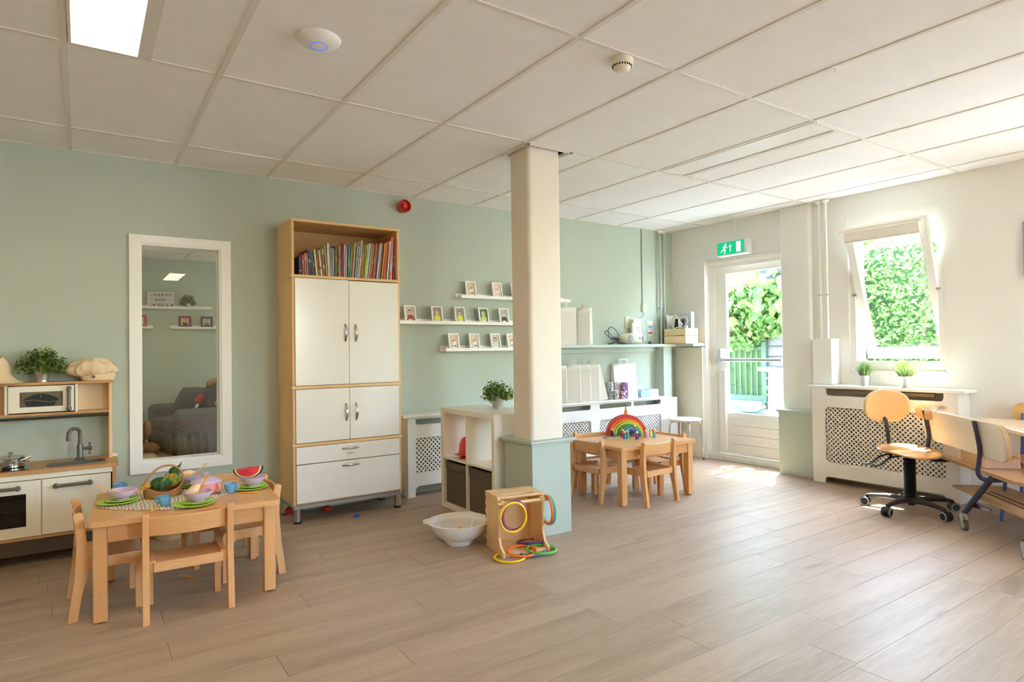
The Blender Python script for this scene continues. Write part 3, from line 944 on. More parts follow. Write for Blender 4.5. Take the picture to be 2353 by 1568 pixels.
# hats
HAT = mat('calico_cloth', (226, 200, 160), 0.85, var=0.03, vscale=8)
def chef_hat(label, loc, rz, w, d, h, seed):
    t = thing('chef_hat', label, 'toy hat', loc, rz)
    rd = random.Random(seed)
    ph = [rd.uniform(0, 6.28) for _ in range(6)]
    def puff(u, v):
        a = 2*PI*u
        th = PI*v*0.94
        fold = 1+0.06*math.sin(9*a+ph[0]+5*v)+0.05*math.sin(17*a+ph[1]-4*v)*v+0.05*math.sin(5*a+ph[2]-6*v)+0.03*math.sin(26*a+9*v)*math.sin(PI*v)
        r = math.sin(th)**0.7 if 0 < v < 1 else 0
        z = 0.02+h*(0.5+0.5*math.cos(th))*(1+0.10*math.sin(3*a+ph[3])+0.07*math.sin(7*a+ph[4]))
        return (w*r*fold*math.cos(a), d*r*fold*math.sin(a), z)
    b = B(); b.grid(puff, 72, 18, cu=True)
    b.obj('crown', HAT, t, smooth=180)
    b = B(); b.lathe([(0.085, 0.0), (0.092, 0.012), (0.095, 0.035), (0.088, 0.045)], 28, (w*0.25, 0, 0), sy=0.62)
    b.obj('band', HAT, t)
    b = B(); b.prism([(-0.012, 0.020), (0.0, 0.034), (0.012, 0.026), (0.003, 0.012)], -d*0.90-0.004, -d*0.90, 'y'); b.obj('tag', mat('hat_tag', (90, 90, 100), 0.6), t)
    return t
chef_hat('crumpled calico chef hat at the right end of the play kitchen top', (0.052, 4.775, 1.047), 0.1, 0.128, 0.075, 0.105, 2)
t = thing('sun_hat', 'cream cloth hat with a floppy brim, cut off by the left picture edge', 'toy hat', (-0.405, 4.76, 1.047))
b = B(); b.grid(lambda u, v: ((0.055+0.062*v**1.3)*math.cos(2*PI*u), (0.055+0.055*v**1.3)*math.sin(2*PI*u), 0.055*(1-v)**1.5+0.006*math.sin(4*PI*u)*v+0.004), 40, 8, cu=True); b.obj('brim', HAT, t, smooth=180)
b = B(); b.grid(lambda u, v: ((0.055*math.cos(v*PI/2)**0.5 if v < 1 else 0)*math.cos(2*PI*u)*(1+.06*math.sin(6*PI*u)), (0.055*math.cos(v*PI/2)**0.5 if v < 1 else 0)*math.sin(2*PI*u), 0.055+0.105*v+0.006*math.sin(4*PI*u+3*v)), 36, 8, cu=True); b.obj('crown', HAT, t, smooth=180)
# pans on the hob
STEEL = mat('toy_steel', (200, 196, 188), 0.18, metal=1.0)
t = thing('toy_saucepan', 'small stainless toy pot with a lid on the play hob', 'toy pot', (-0.345, 4.665, 0.560))
b = B(); b.lathe([(0, 0), (0.060, 0), (0.066, 0.004), (0.067, 0.052), (0.070, 0.055), (0.064, 0.054), (0.063, 0.01), (0, 0.008)], 32); b.obj('body', STEEL, t)
b = B(); b.lathe([(0.068, 0.0), (0.066, 0.006), (0.030, 0.013), (0, 0.014)], 32, (0, 0, 0.056)); b.ell((0, 0, 0.082), .012, .012, .008, 12, 6); b.obj('lid', STEEL, t)
for s in (-1, 1):
    b = B(); b.tube([(s*0.064, -0.018, 0.042), (s*0.090, -0.014, 0.046), (s*0.090, 0.014, 0.046), (s*0.064, 0.018, 0.042)], 0.0035, 8); b.obj('handle', STEEL, t)
t = thing('toy_frying_pan', 'shallow stainless toy frying pan with a long handle on the play hob', 'toy pan', (-0.405, 4.560, 0.561), 0.55)
b = B(); b.lathe([(0, 0), (0.050, 0), (0.066, 0.022), (0.069, 0.024), (0.064, 0.022), (0.049, 0.004), (0, 0.004)], 32); b.obj('body', STEEL, t)
b = B(); b.tube([(0.062, 0, 0.018), (0.10, 0, 0.028), (0.185, 0, 0.052)], [(0.004, 0.008)]*3, 8); b.obj('handle', STEEL, t)
t = thing('toy_spatula', 'grey toy spatula lying across the toy frying pan', 'toy utensil', (-0.36, 4.535, 0.587), 0.45)
b = B(); b.tube([(-0.12, 0, 0.0), (0.05, 0, 0.012)], 0.004, 8); b.obj('handle', GREYMET, t)
b = B(); b.prism(rrect(0.045, 0.115, -0.022, 0.022, 0.008), 0.010, 0.013, 'z'); b.obj('blade', GREYMET, t)

# ------------------------------------------------------------------ things on the first table
TZ = 0.4615
TG = Matrix.Translation((0, 0, 0))
GREENP = mat('toy_green', (182, 216, 84), 0.45)
LILAC = mat('toy_lilac', (208, 182, 212), 0.45)
BLUEP = mat('toy_blue', (110, 170, 214), 0.45)
YELP = mat('toy_yellow', (240, 178, 44), 0.45)
PINKP = mat('toy_pink', (240, 156, 152), 0.45)
# checked cloth
def cloth_mat():
    m = bpy.data.materials.new('squiggle_check_cloth'); m.use_nodes = True
    nt = m.node_tree; N, Lk = nt.nodes, nt.links
    b = N['Principled BSDF']; b.inputs['Roughness'].default_value = 0.9
    tc = N.new('ShaderNodeTexCoord')
    nz = N.new('ShaderNodeTexNoise'); nz.inputs['Scale'].default_value = 14; nz.inputs['Detail'].default_value = 1
    Lk.new(tc.outputs['Object'], nz.inputs['Vector'])
    add = N.new('ShaderNodeVectorMath'); add.operation = 'MULTIPLY_ADD'; add.inputs[1].default_value = (0.03, 0.03, 0.0)
    Lk.new(nz.outputs['Color'], add.inputs[0]); Lk.new(tc.outputs['Object'], add.inputs[2])
    last = None
    base = (240, 234, 214)
    sep = N.new('ShaderNodeSeparateXYZ'); Lk.new(add.outputs[0], sep.inputs[0])
    specs = [(0, 0.050, 0.0, (196, 44, 44)), (1, 0.050, 0.2, (110, 66, 36)), (0, 0.050, 0.35, (120, 170, 60)), (1, 0.050, 0.55, (190, 40, 48)),
             (0, 0.050, 0.7, (70, 90, 170)), (1, 0.050, 0.9, (130, 190, 190)), (1, 0.050, 0.72, (120, 160, 60))]
    prev = None
    for ax, per, off, col in specs:
        mu = N.new('ShaderNodeMath'); mu.operation = 'MULTIPLY_ADD'; mu.inputs[1].default_value = 1/per; mu.inputs[2].default_value = off+10
        Lk.new(sep.outputs[ax], mu.inputs[0])
        fr = N.new('ShaderNodeMath'); fr.operation = 'FRACT'; Lk.new(mu.outputs[0], fr.inputs[0])
        lt = N.new('ShaderNodeMath'); lt.operation = 'LESS_THAN'; lt.inputs[1].default_value = 0.07
        Lk.new(fr.outputs[0], lt.inputs[0])
        mx = N.new('ShaderNodeMix'); mx.data_type = 'RGBA'
        Lk.new(lt.outputs[0], mx.inputs[0])
        if prev is None: mx.inputs[6].default_value = lin(base)
        else: Lk.new(prev, mx.inputs[6])
        mx.inputs[7].default_value = lin(col)
        prev = mx.outputs[2]
    Lk.new(prev, b.inputs['Base Color'])
    return m
CL = [(0.050, 3.70), (0.085, 3.618), (0.17, 3.52), (0.26, 3.452), (0.35, 3.395), (0.43, 3.372), (0.50, 3.44), (0.58, 3.54), (0.65, 3.605), (0.70, 3.632), (0.72, 3.69), (0.66, 3.79), (0.58, 3.90), (0.47, 3.93), (0.36, 3.93), (0.26, 3.93), (0.17, 3.88), (0.10, 3.80)]
b = B()
cen = (0.40, 3.68)
def clo(u, v):
    n_ = len(CL); f_ = (u % 1.0)*n_; i = int(f_) % n_; w_ = f_-int(f_)
    p = CL[i]; q = CL[(i+1) % n_]
    x = p[0]+(q[0]-p[0])*w_; y = p[1]+(q[1]-p[1])*w_
    x = cen[0]+(x-cen[0])*v; y = cen[1]+(y-cen[1])*v
    z = TZ+0.0022+0.0015*math.sin(38*x+9*y)*math.sin(31*y-7*x)
    return (x, y, z)
b.grid(clo, 72, 20, cu=True)
o = b.obj('tablecloth', cloth_mat(), smooth=180)
so = o.modifiers.new('thick', 'SOLIDIFY'); so.thickness = 0.0015
tag(o, 'small white cloth with wavy coloured checks on the dish-laid table', 'cloth')
CT = TZ+0.0052
def plate(loc, r, label):
    b = B(); b.lathe([(0, 0), (r*0.6, 0), (r*0.98, 0.006), (r, 0.008), (r*0.97, 0.009), (r*0.62, 0.004), (0, 0.004)], 40)
    o = b.obj('toy_plate', GREENP); place(o, loc); return tag(o, label, 'toy plate', 'green toy plates')
def bowl(loc, label, r=0.066, h=0.048):
    b = B(); b.lathe([(0, 0), (r*0.45, 0), (r*0.47, 0.005), (r*0.42, 0.006), (r*0.72, 0.018), (r*0.93, 0.036), (r, h), (r*0.96, h), (r*0.88, 0.036), (r*0.68, 0.021), (r*0.3, 0.009), (0, 0.008)], 40)
    o = b.obj('toy_bowl', LILAC); place(o, loc); return tag(o, label, 'toy bowl', 'lilac toy bowls')
def cup(loc, rz, label):
    t = thing('toy_cup', label, 'toy cup', loc, rz, 'blue toy cups')
    b = B(); b.lathe([(0, 0), (0.017, 0), (0.019, 0.003), (0.025, 0.012), (0.030, 0.030), (0.032, 0.046), (0.030, 0.046), (0.027, 0.028), (0.018, 0.006), (0, 0.005)], 32); b.obj('body', BLUEP, t)
    b = B(); b.tube(bez([(0.026, 0, 0.040), (0.042, 0, 0.040), (0.047, 0, 0.028), (0.040, 0, 0.015), (0.024, 0, 0.011)], 5), 0.0042, 10, flat=(0, 1, 0)); b.obj('handle', BLUEP, t)
    return t
PS = [((0.150, 3.715), 'beside the front-left corner of the table'), ((0.455, 3.425), 'at the front edge of the table'), ((0.765, 3.665), 'under the watermelon bowl'), ((0.485, 3.93), 'on the wall side behind the basket')]
for i, ((x, y), w) in enumerate(PS):
    z = CT if i != 2 else TZ+0.001
    plate((x-0.004, y, z), 0.094 if i != 3 else 0.085, 'larger green toy plate '+w)
    plate((x+0.012, y-0.002, z+0.0085), 0.072, 'smaller green toy plate stacked '+w)
BZ = 0.0135
bowl((0.165, 3.712, CT+BZ), 'empty lilac toy bowl with a yellow spoon standing in it')
bowl((0.467, 3.425, CT+BZ), 'lilac toy bowl holding cloth food at the front edge')
bowl((0.775, 3.665, TZ+BZ+0.001), 'lilac toy bowl with the watermelon wedge on it')
bowl((0.485, 3.93, CT+BZ), 'lilac toy bowl half hidden behind the cloth basket')
cup((0.165, 4.02, TZ+0.001), -0.7, 'blue toy cup alone by the back-left table edge')
cup((0.330, 3.490, CT), PI-0.6, 'blue toy cup left of the front bowl')
cup((0.648, 3.605, CT), -0.75, 'blue toy cup between the pink pot and the watermelon')
cup((0.515, 3.835, CT), -0.75, 'blue toy cup between basket and pink pot')
def cutlery(loc, rot, label, fork=False):
    b = B()
    b.tube([(-0.052, 0, 0.002), (-0.02, 0, 0.0035), (0.022, 0, 0.003), (0.030, 0, 0.003)], [(0.0055, 0.002), (0.0042, 0.002), (0.0035, 0.002), (0.005, 0.0018)], 8, flat=(0, 1, 0))
    b.lathe([(0, 0.0), (0.009, 0.001), (0.0125, 0.0045), (0.0115, 0.0048), (0.008, 0.0022), (0, 0.0015)], 16, (0.040, 0, 0.0), sy=0.85)
    o = b.obj('toy_spoon', YELP); place(o, loc, rot=rot)
    return tag(o, label, 'toy spoon', 'yellow toy cutlery')
cutlery((0.100, 3.722, CT+0.068), (0, 0.45, -0.15), 'yellow toy spoon standing in the empty lilac bowl')
cutlery((0.262, 3.83, CT+0.001), (0, 0, 0.5), 'yellow toy spoon lying just behind the empty lilac bowl')
cutlery((0.292, 3.440, CT+0.001), (0, 0, 1.1), 'yellow toy spoon lying below the front-left cup')
cutlery((0.725, 3.540, TZ+0.001), (0, 0, -0.35), 'yellow toy knife lying in front of the watermelon plate')
cutlery((0.545, 3.925, CT+0.080), (0, -0.7, 0.1), 'yellow toy spoon sticking up from the hidden bowl')
o = cutlery((0.495, 3.428, CT+0.088), (0.2, -1.1, 0.4), 'yellow toy spoon upright in the front bowl')
cutlery((0.458, 3.800, 0.003), (0, 0, -0.9), 'yellow toy spoon dropped on the floor under the table')
# pink pot with lid
t = thing('toy_casserole', 'pink toy casserole with lilac lid in the table middle', 'toy pot', (0.540, 3.665, CT))
b = B(); b.lathe([(0, 0), (0.048, 0), (0.056, 0.004), (0.068, 0.026), (0.073, 0.056), (0.068, 0.057), (0.062, 0.03), (0.05, 0.01), (0, 0.008)], 40); b.obj('body', PINKP, t)
for s, a in ((1, -0.95), (-1, -0.95+PI)):
    R_ = Matrix.Rotation(a, 4, 'Z')
    b = B(R_); b.tube(bez([(0.066, 0, 0.046), (0.085, 0, 0.050), (0.092, 0, 0.036), (0.082, 0, 0.018), (0.058, 0, 0.014)], 5), (0.006), 10); b.obj('handle', PINKP, t)
b = B(); b.lathe([(0.076, 0.0), (0.077, 0.004), (0.070, 0.010), (0.048, 0.022), (0.020, 0.029), (0.013, 0.031), (0.012, 0.043), (0.014, 0.049), (0.010, 0.051), (0, 0.051)], 40, (0, 0, 0.056)); b.obj('lid', LILAC, t)
# cloth basket of vegetables
FELTB = mat('basket_tan_cloth', (170, 124, 74), 0.9, var=0.06, vscale=12, bump=0.2, bscale=200)
t = thing('cloth_basket', 'tan cloth basket with an arched handle, full of felt vegetables', 'basket', (0.345, 3.735, CT), 0.12)
def bask(u, v):
    a = 2*PI*u
    r = 0.92+0.10*v
    hgt = 0.052+0.014*math.cos(2*a)+0.010*math.sin(a)
    return (0.092*r*math.cos(a)*(1+0.02*math.sin(3*a)), 0.068*r*math.sin(a), hgt*v)
b = B(); b.grid(bask, 40, 6, cu=True); b.grid(lambda u, v: (bask(u, 0)[0]*v, bask(u, 0)[1]*v, 0.002), 40, 3, cu=True)
o = b.obj('body', FELTB, t, smooth=180); so = o.modifiers.new('t', 'SOLIDIFY'); so.thickness = 0.006; so.offset = -1
b = B(); b.tube([bask(i/40, 1) for i in range(40)], 0.004, 8, closed=True); b.obj('rim', FELTB, t)
b = B(); b.tube(bez([(-0.090, -0.02, 0.062), (-0.070, -0.01, 0.105), (-0.01, 0, 0.150), (0.055, 0.0, 0.148), (0.092, 0.0, 0.105), (0.093, -0.01, 0.055)], 7), (0.0055), 8); b.obj('handle', FELTB, t)
FG1 = mat('felt_dark_green', (48, 84, 38), 0.9, bump=0.2, bscale=150)
FG2 = mat('felt_leaf_green', (112, 128, 44), 0.9, var=0.1)
FY = mat('felt_yellow', (226, 168, 60), 0.9)
FO = mat('felt_orange', (226, 140, 44), 0.9)
t = thing('toy_courgette', 'round dark green felt squash with a pale stalk in the basket', 'toy vegetable', (0.330, 3.700, CT+0.072), 0, 'felt vegetables')
b = B(); b.grid(lambda u, v: ((0.044+0.003*math.cos(16*PI*u))*math.sin(PI*v)*math.cos(2*PI*u), (0.044+0.003*math.cos(16*PI*u))*math.sin(PI*v)*math.sin(2*PI*u), 0.032*math.cos(PI*v)), 64, 12, cu=True); b.obj('body', FG1, t, smooth=180)
b = B(); b.tube([(0.012, -0.03, 0.018), (0.018, -0.036, 0.030), (0.028, -0.040, 0.042)], [0.007, 0.004, 0.0055], 8)
for i in range(5):
    a = 2*PI*i/5; b.add([(0.012, -0.03, 0.020), (0.012+0.018*math.cos(a), -0.032+0.012*math.sin(a), 0.016+0.010*math.cos(a)), (0.012+0.018*math.cos(a+.8), -0.032+0.012*math.sin(a+.8), 0.016+0.010*math.cos(a+.8))], [(0, 1, 2)])
b.obj('stalk', mat('felt_pale_green', (150, 158, 80), 0.9), t)
t = thing('toy_artichoke', 'olive felt vegetable with orange showing between its leaves', 'toy vegetable', (0.388, 3.730, CT+0.078), 0, 'felt vegetables')
b = B(); b.ell((0, 0, 0), 0.036, 0.034, 0.034, 20, 12); b.obj('core', FO, t)
for i in range(11):
    a = i*2.4; e = 0.2+0.9*(i/11)
    c = Vector((math.cos(a)*math.cos(e), math.sin(a)*math.cos(e), math.sin(e)-0.45))
    c = c.normalized()*0.037
    u = c.normalized().cross(Vector((0, 0, 1))).normalized(); w_ = u.cross(c.normalized())
    b = B(); b.add([c-u*.016-w_*.016, c+u*.016-w_*.016, c*1.12+u*.014, c*1.10-w_*-.022, c*1.12-u*.014], [(0, 1, 2, 3, 4)])
    o = b.obj('leaf', FG2, t); so = o.modifiers.new('t', 'SOLIDIFY'); so.thickness = 0.002
t = thing('toy_corn', 'yellow felt corn at the left end of the basket', 'toy vegetable', (0.270, 3.71, CT+0.065), -0.3, 'felt vegetables', rot=(0, -0.55, -0.3))
b = B(); b.ell((0, 0, 0), 0.034, 0.014, 0.013, 16, 10); b.obj('cob', FY, t)
b = B(); b.prism([(-0.035, -0.012), (0.02, -0.016), (0.045, 0), (0.02, 0.014), (-0.035, 0.012)], -0.012, -0.009, 'z'); b.obj('husk', mat('felt_cream', (236, 200, 120), 0.9), t)
t = thing('toy_pepper', 'dark green felt pepper with a pointed tip above the basket', 'toy vegetable', (0.402, 3.755, CT+0.118), 0, 'felt vegetables')
b = B(); b.ell((0, 0, 0), 0.028, 0.022, 0.024, 18, 10); b.obj('body', FG1, t)
b = B(); b.tube(bez([(0.010, 0, 0.016), (0.024, -0.004, 0.028), (0.034, -0.006, 0.050)], 5), [0.010, 0.009, 0.008, 0.007, 0.006, 0.005, 0.004, 0.003, 0.002, 0.001, 0.0005], 8); b.obj('tip', FG1, t)
# cloth food in bowls
CLP = mat('felt_peach', (240, 206, 166), 0.9, var=0.03)
def wrap(loc, rz, label, s=1.0):
    t = thing('cloth_sweet', label, 'toy food', loc, rz, 'peach cloth food')
    b = B(); b.grid(lambda u, v: (-0.05*s+0.10*s*v, (0.004+0.021*s*math.sin(PI*min(1, v*1.15))**0.8*(v < 0.87)+0.018*s*(v >= 0.87)*(v-.87)/.13)*math.cos(2*PI*u)*(1+.12*math.sin(12*PI*u)), 0.018*s+(0.003+0.017*s*math.sin(PI*min(1, v*1.15))**0.8)*math.sin(2*PI*u)), 36, 20, cu=True); b.obj('wrap', CLP, t, smooth=180)
    b = B(); b.ell((-0.02*s, -0.016*s, 0.008), 0.032*s, 0.012*s, 0.010*s, 14, 8); b.obj('filling', FY, t)
    return t
o = wrap((0.462, 3.425, CT+0.060), 0.0, 'peach cloth parcel leaning up out of the front bowl'); o.rotation_euler = (0.25, -0.72, -0.25)
o = wrap((0.490, 3.93, CT+0.058), 0.5, 'peach cloth parcel in the bowl hidden by the basket', 0.8)
# watermelon wedge
RED = mat('felt_melon_red', (222, 62, 74), 0.85, bump=0.15, bscale=150)
t = thing('toy_watermelon', 'red felt watermelon wedge with black seeds on a lilac bowl', 'toy food', (0.752, 3.625, CT+0.068), -0.55, rot=(0.30, -0.12, -0.55))
def wedge(r0, r1, y0, y1, m, name, w=0.0):
    b = B(); n_ = 22
    vs = []
    for i in range(n_+1):
        a = PI+PI*i/n_
        vs += [(r0*math.cos(a)*1.35, y0*abs(math.sin(a))**.6, 0.052+r0*math.sin(a)*0.95), (r1*math.cos(a)*1.35, y1*abs(math.sin(a))**.6, 0.052+r1*math.sin(a)*0.95),
               (r0*math.cos(a)*1.35, -y0*abs(math.sin(a))**.6, 0.052+r0*math.sin(a)*0.95), (r1*math.cos(a)*1.35, -y1*abs(math.sin(a))**.6, 0.052+r1*math.sin(a)*0.95)]
    for i in range(n_):
        k_ = 4*i
        b.add([vs[k_], vs[k_+1], vs[k_+5], vs[k_+4]], [(0, 1, 2, 3)]); b.add([vs[k_+2], vs[k_+3], vs[k_+7], vs[k_+6]], [(0, 1, 2, 3)])
        b.add([vs[k_+1], vs[k_+3], vs[k_+7], vs[k_+5]], [(0, 1, 2, 3)]); b.add([vs[k_], vs[k_+2], vs[k_+6], vs[k_+4]], [(0, 1, 2, 3)])
    return b.obj(name, m, t, smooth=60)
wedge(0.001, 0.046, 0.019, 0.019, RED, 'flesh')
wedge(0.046, 0.053, 0.019, 0.018, mat('felt_rind', (236, 226, 170), 0.9), 'rind')
wedge(0.053, 0.060, 0.018, 0.012, mat('felt_skin', (36, 66, 44), 0.9), 'skin')
b = B()
for x, z in ((-0.02, 0.046), (0.0, 0.044), (0.022, 0.046), (-0.012, 0.034), (0.008, 0.032), (0.030, 0.043), (-0.03, 0.043)):
    b.ell((x, -0.0195, z), 0.0018, 0.001, 0.003, 6, 4)
b.obj('seed', BLACK, t)
# woven basket on the floor by the wall
STRAW = mat('straw_braid', (206, 184, 140), 0.85, var=0.1, vscale=40)
t = thing('straw_basket', 'round straw basket on the floor behind the dish-laid table', 'basket', (0.475, 4.70, 0))
b = B()
prof = [(0.075+0.045*math.sin(min(1, i/9)*PI/2), 0.008+0.0155*i) for i in range(10)]
for i, (r, z) in enumerate(prof):
    pts = [(r*math.cos(2*PI*q/56)+0.002*math.cos(PI*q), r*math.sin(2*PI*q/56), z+0.0025*math.sin(q*PI)) for q in range(56)]
    b.tube(pts, 0.0098, 7, closed=True)
b.obj('braided_wall', STRAW, t, kind='stuff')
b = B(); b.lathe([(0, 0.004), (0.08, 0.004), (0.08, 0.012), (0, 0.012)], 32); b.obj('base', STRAW, t)
# ------------------------------------------------------------------ tall cabinet with books
CX0, CX1, CYF, CYB = 1.212, 2.030, 4.475, 4.862
t = thing('tall_cabinet', 'tall birch-veneer cabinet with white gloss doors, drawers and an open top shelf', 'cabinet', (0, 0, 0))
def vb(n, x0, x1, y0, y1, z0, z1, m=VENEER, r=0.0015): return B().rbox(x0, x1, y0, y1, z0, z1, r, seg=1).obj(n, m, t)
for x in (CX0, CX1-0.019):
    vb('side_panel', x, x+0.019, CYF+0.004, CYB, 0.130, 2.133)
HB = wood('cabinet_veneer_flat', (218, 176, 116), (230, 190, 132), 'X', 4.0, 0.45, rnd=0.0, bump=0)
vb('top_board', CX0-0.004, CX1+0.004, CYF-0.002, CYB, 2.131, 2.150, HB)
for z in (1.734, 0.946, 0.541):
    vb('shelf_board', CX0-0.006, CX1+0.006, CYF-0.003, CYB, z, z+0.021, HB)
vb('back_panel', CX0+0.019, CX1-0.019, CYB-0.012, CYB-0.004, 0.13, 2.13, mat('cabinet_back', (196, 152, 96), 0.6, var=0.03))
vb('bottom_board', CX0+0.019, CX1-0.019, CYF+0.02, CYB-0.012, 0.13, 0.148, HB)
def chandle(parent, p, vert):
    b = B()
    n_ = 9
    pts = []
    for i in range(n_):
        u = i/(n_-1); s_ = (u-0.5)*0.128
        d = -0.026*math.sin(PI*u)**0.7
        pts.append((p[0]+(0 if vert else s_), p[1]+d, p[2]+(s_ if vert else 0.004*math.sin(PI*u))))
    w_ = [(0.0055+0.004*math.sin(PI*i/(n_-1)), 0.003) for i in range(n_)]
    b.tube(pts, w_, 10, flat=((1, 0, 0) if vert else (0, 0, 1)))
    b.obj('handle', METAL, parent)
XM = 1.620
def door(x0, x1, z0, z1, hx, hz, lab):
    o = B().rbox(x0, x1, CYF-0.006, CYF+0.012, z0, z1, 0.002).obj('door', GLOSSW, t, label=lab)
    chandle(o, (hx, CYF-0.006, hz), True)
door(1.232, XM-0.0015, 0.970, 1.731, 1.590, 1.345, 'upper left white gloss door')
door(XM+0.0015, 2.010, 0.970, 1.728, 1.668, 1.345, 'upper right white gloss door')
door(1.232, XM-0.0015, 0.566, 0.943, 1.592, 0.765, 'lower left white gloss door')
door(XM+0.0015, 2.010, 0.566, 0.943, 1.668, 0.765, 'lower right white gloss door')
for z0, z1, hz in ((0.418, 0.538, 0.500), (0.145, 0.413, 0.378)):
    o = B().rbox(1.232, 2.010, CYF-0.006, CYF+0.012, z0, z1, 0.002).obj('drawer', GLOSSW, t)
    chandle(o, (1.622, CYF-0.006, hz), False)
    if z0 > 0.4:
        B().box(1.592, 1.654, CYF-0.0075, CYF-0.0062, 0.458, 0.466).obj('sticker', mat('sticker_tan', (212, 178, 132), 0.6), o)
vb('base_frame', CX0+0.004, CX1+0.002, CYF+0.002, CYB-0.01, 0.104, 0.130, mat('base_grey', (150, 146, 138), 0.5, metal=0.3))
for x in (CX0+0.035, CX1-0.025):
    for y in (CYF+0.035, CYB-0.04):
        b = B(); b.cyl((x, y, 0.014), (x, y, 0.106), 0.024, n=24); o = b.obj('leg', METAL, t)
        b = B(); b.cyl((x, y, 0), (x, y, 0.015), 0.027, n=24); b.obj('foot', BLACKP, o)
BOOKS = [(1.2805,0.0012,0.1319,0.0262,'navy'),(1.2997,0.0006,0.1397,0.0105,'orange'),(1.3088,0.0005,0.134,0.0042,'grey'),(1.3183,-0.0049,0.1557,0.0127,'orange'),(1.3371,-0.0102,0.1603,0.0085,'cream'),(1.3477,-0.0129,0.1824,0.0114,'purple'),(1.3609,-0.0137,0.1744,0.0093,'dark green'),(1.3691,-0.0165,0.182,0.005,'beige'),(1.3762,-0.0172,0.1825,0.0086,'blue'),(1.3848,-0.0169,0.1814,0.0079,'navy'),(1.3984,-0.018,0.1878,0.0137,'pale yellow'),(1.4092,-0.0191,0.185,0.0072,'green'),(1.4175,-0.0173,0.1876,0.008,'red'),(1.4316,-0.0181,0.1868,0.016,'sky blue'),(1.4411,-0.0162,0.2022,0.0073,'olive'),(1.4545,-0.0137,0.2035,0.0153,'brick red'),(1.4702,-0.0153,0.2301,0.0088,'pale green'),(1.4864,-0.0079,0.2412,0.0221,'white'),(1.5041,-0.0016,0.2085,0.0111,'beige'),(1.5159,0.0013,0.2097,0.0104,'white'),(1.5252,0.0001,0.1957,0.0052,'grey'),(1.5322,0.0019,0.2276,0.0074,'slate blue'),(1.5419,0.0027,0.2303,0.0089,'green'),(1.5542,0.0011,0.222,0.009,'red'),(1.5636,0.0012,0.232,0.0105,'amber'),(1.5729,0.0024,0.2307,0.0075,'blue'),(1.582,0.0036,0.2411,0.0083,'purple'),(1.5906,0.0045,0.2508,0.0091,'red'),(1.6019,0.0036,0.2428,0.0098,'cream'),(1.6114,0.0051,0.2345,0.0099,'sky blue'),(1.6201,0.0051,0.2371,0.0061,'slate blue'),(1.6281,0.0064,0.2434,0.0099,'blue'),(1.6365,0.0097,0.2332,0.0076,'beige'),(1.6476,0.0128,0.2325,0.013,'green'),(1.6583,0.0125,0.2334,0.0077,'pink'),(1.6698,0.0182,0.2617,0.0123,'pale green'),(1.6787,0.02,0.2402,0.0054,'teal'),(1.6883,0.0212,0.2441,0.0093,'yellow'),(1.7003,0.0216,0.2339,0.0109,'white'),(1.7123,0.0277,0.285,0.0101,'cream'),(1.722,0.0242,0.2472,0.007,'grey'),(1.7357,0.022,0.2519,0.0086,'amber'),(1.7455,0.0236,0.2521,0.0086,'olive'),(1.7561,0.0268,0.2551,0.011,'lime'),(1.7718,0.0319,0.269,0.0181,'white'),(1.7876,0.032,0.2677,0.0103,'beige'),(1.7987,0.0301,0.2655,0.0079,'pink'),(1.8078,0.0321,0.2672,0.0087,'green'),(1.8205,0.0331,0.2752,0.0144,'red'),(1.8345,0.0312,0.2686,0.0088,'grey'),(1.8445,0.0304,0.2686,0.0072,'dark red'),(1.8538,0.0306,0.2759,0.0096,'sky blue'),(1.8626,0.034,0.2816,0.0097,'yellow'),(1.8739,0.0328,0.279,0.0073,'peach'),(1.8808,0.0329,0.2804,0.0073,'navy'),(1.8941,0.0326,0.2823,0.0122,'amber'),(1.9088,0.0299,0.2871,0.0106,'orange'),(1.9218,0.0297,0.2971,0.009,'pink'),(1.9382,0.0278,0.3003,0.0139,'white'),(1.9595,0.0213,0.3318,0.0157,'orange'),(1.9736,0.0198,0.3345,0.0108,'black'),(1.9914,0.0121,0.3114,0.0108,'red'),(2.0122,0.0019,0.3298,0.0142,'pale blue')]
BC = {'navy': (34, 40, 66), 'orange': (222, 106, 34), 'grey': (150, 150, 142), 'cream': (232, 218, 184), 'purple': (110, 80, 150), 'dark green': (48, 78, 50),
      'beige': (206, 188, 150), 'blue': (64, 116, 170), 'pale yellow': (236, 218, 140), 'green': (110, 172, 50), 'red': (204, 44, 38), 'sky blue': (134, 182, 206),
      'olive': (158, 148, 44), 'brick red': (196, 72, 34), 'pale green': (186, 206, 124), 'white': (236, 228, 208), 'slate blue': (90, 112, 136), 'amber': (224, 152, 40),
      'pink': (218, 104, 92), 'teal': (70, 130, 130), 'yellow': (232, 212, 48), 'lime': (180, 204, 44), 'dark red': (150, 30, 36), 'peach': (236, 180, 146),
      'black': (40, 34, 36), 'pale blue': (176, 192, 222)}
ORD = ['', 'first', 'second', 'third', 'fourth', 'fifth', 'sixth', 'seventh', 'eighth', 'ninth', 'tenth', 'eleventh', 'twelfth', 'thirteenth', 'fourteenth', 'fifteenth',
       'sixteenth', 'seventeenth', 'eighteenth', 'nineteenth', 'twentieth']
PAGES = mat('book_pages', (232, 224, 204), 0.9)
rd = random.Random(12)
seen = {}
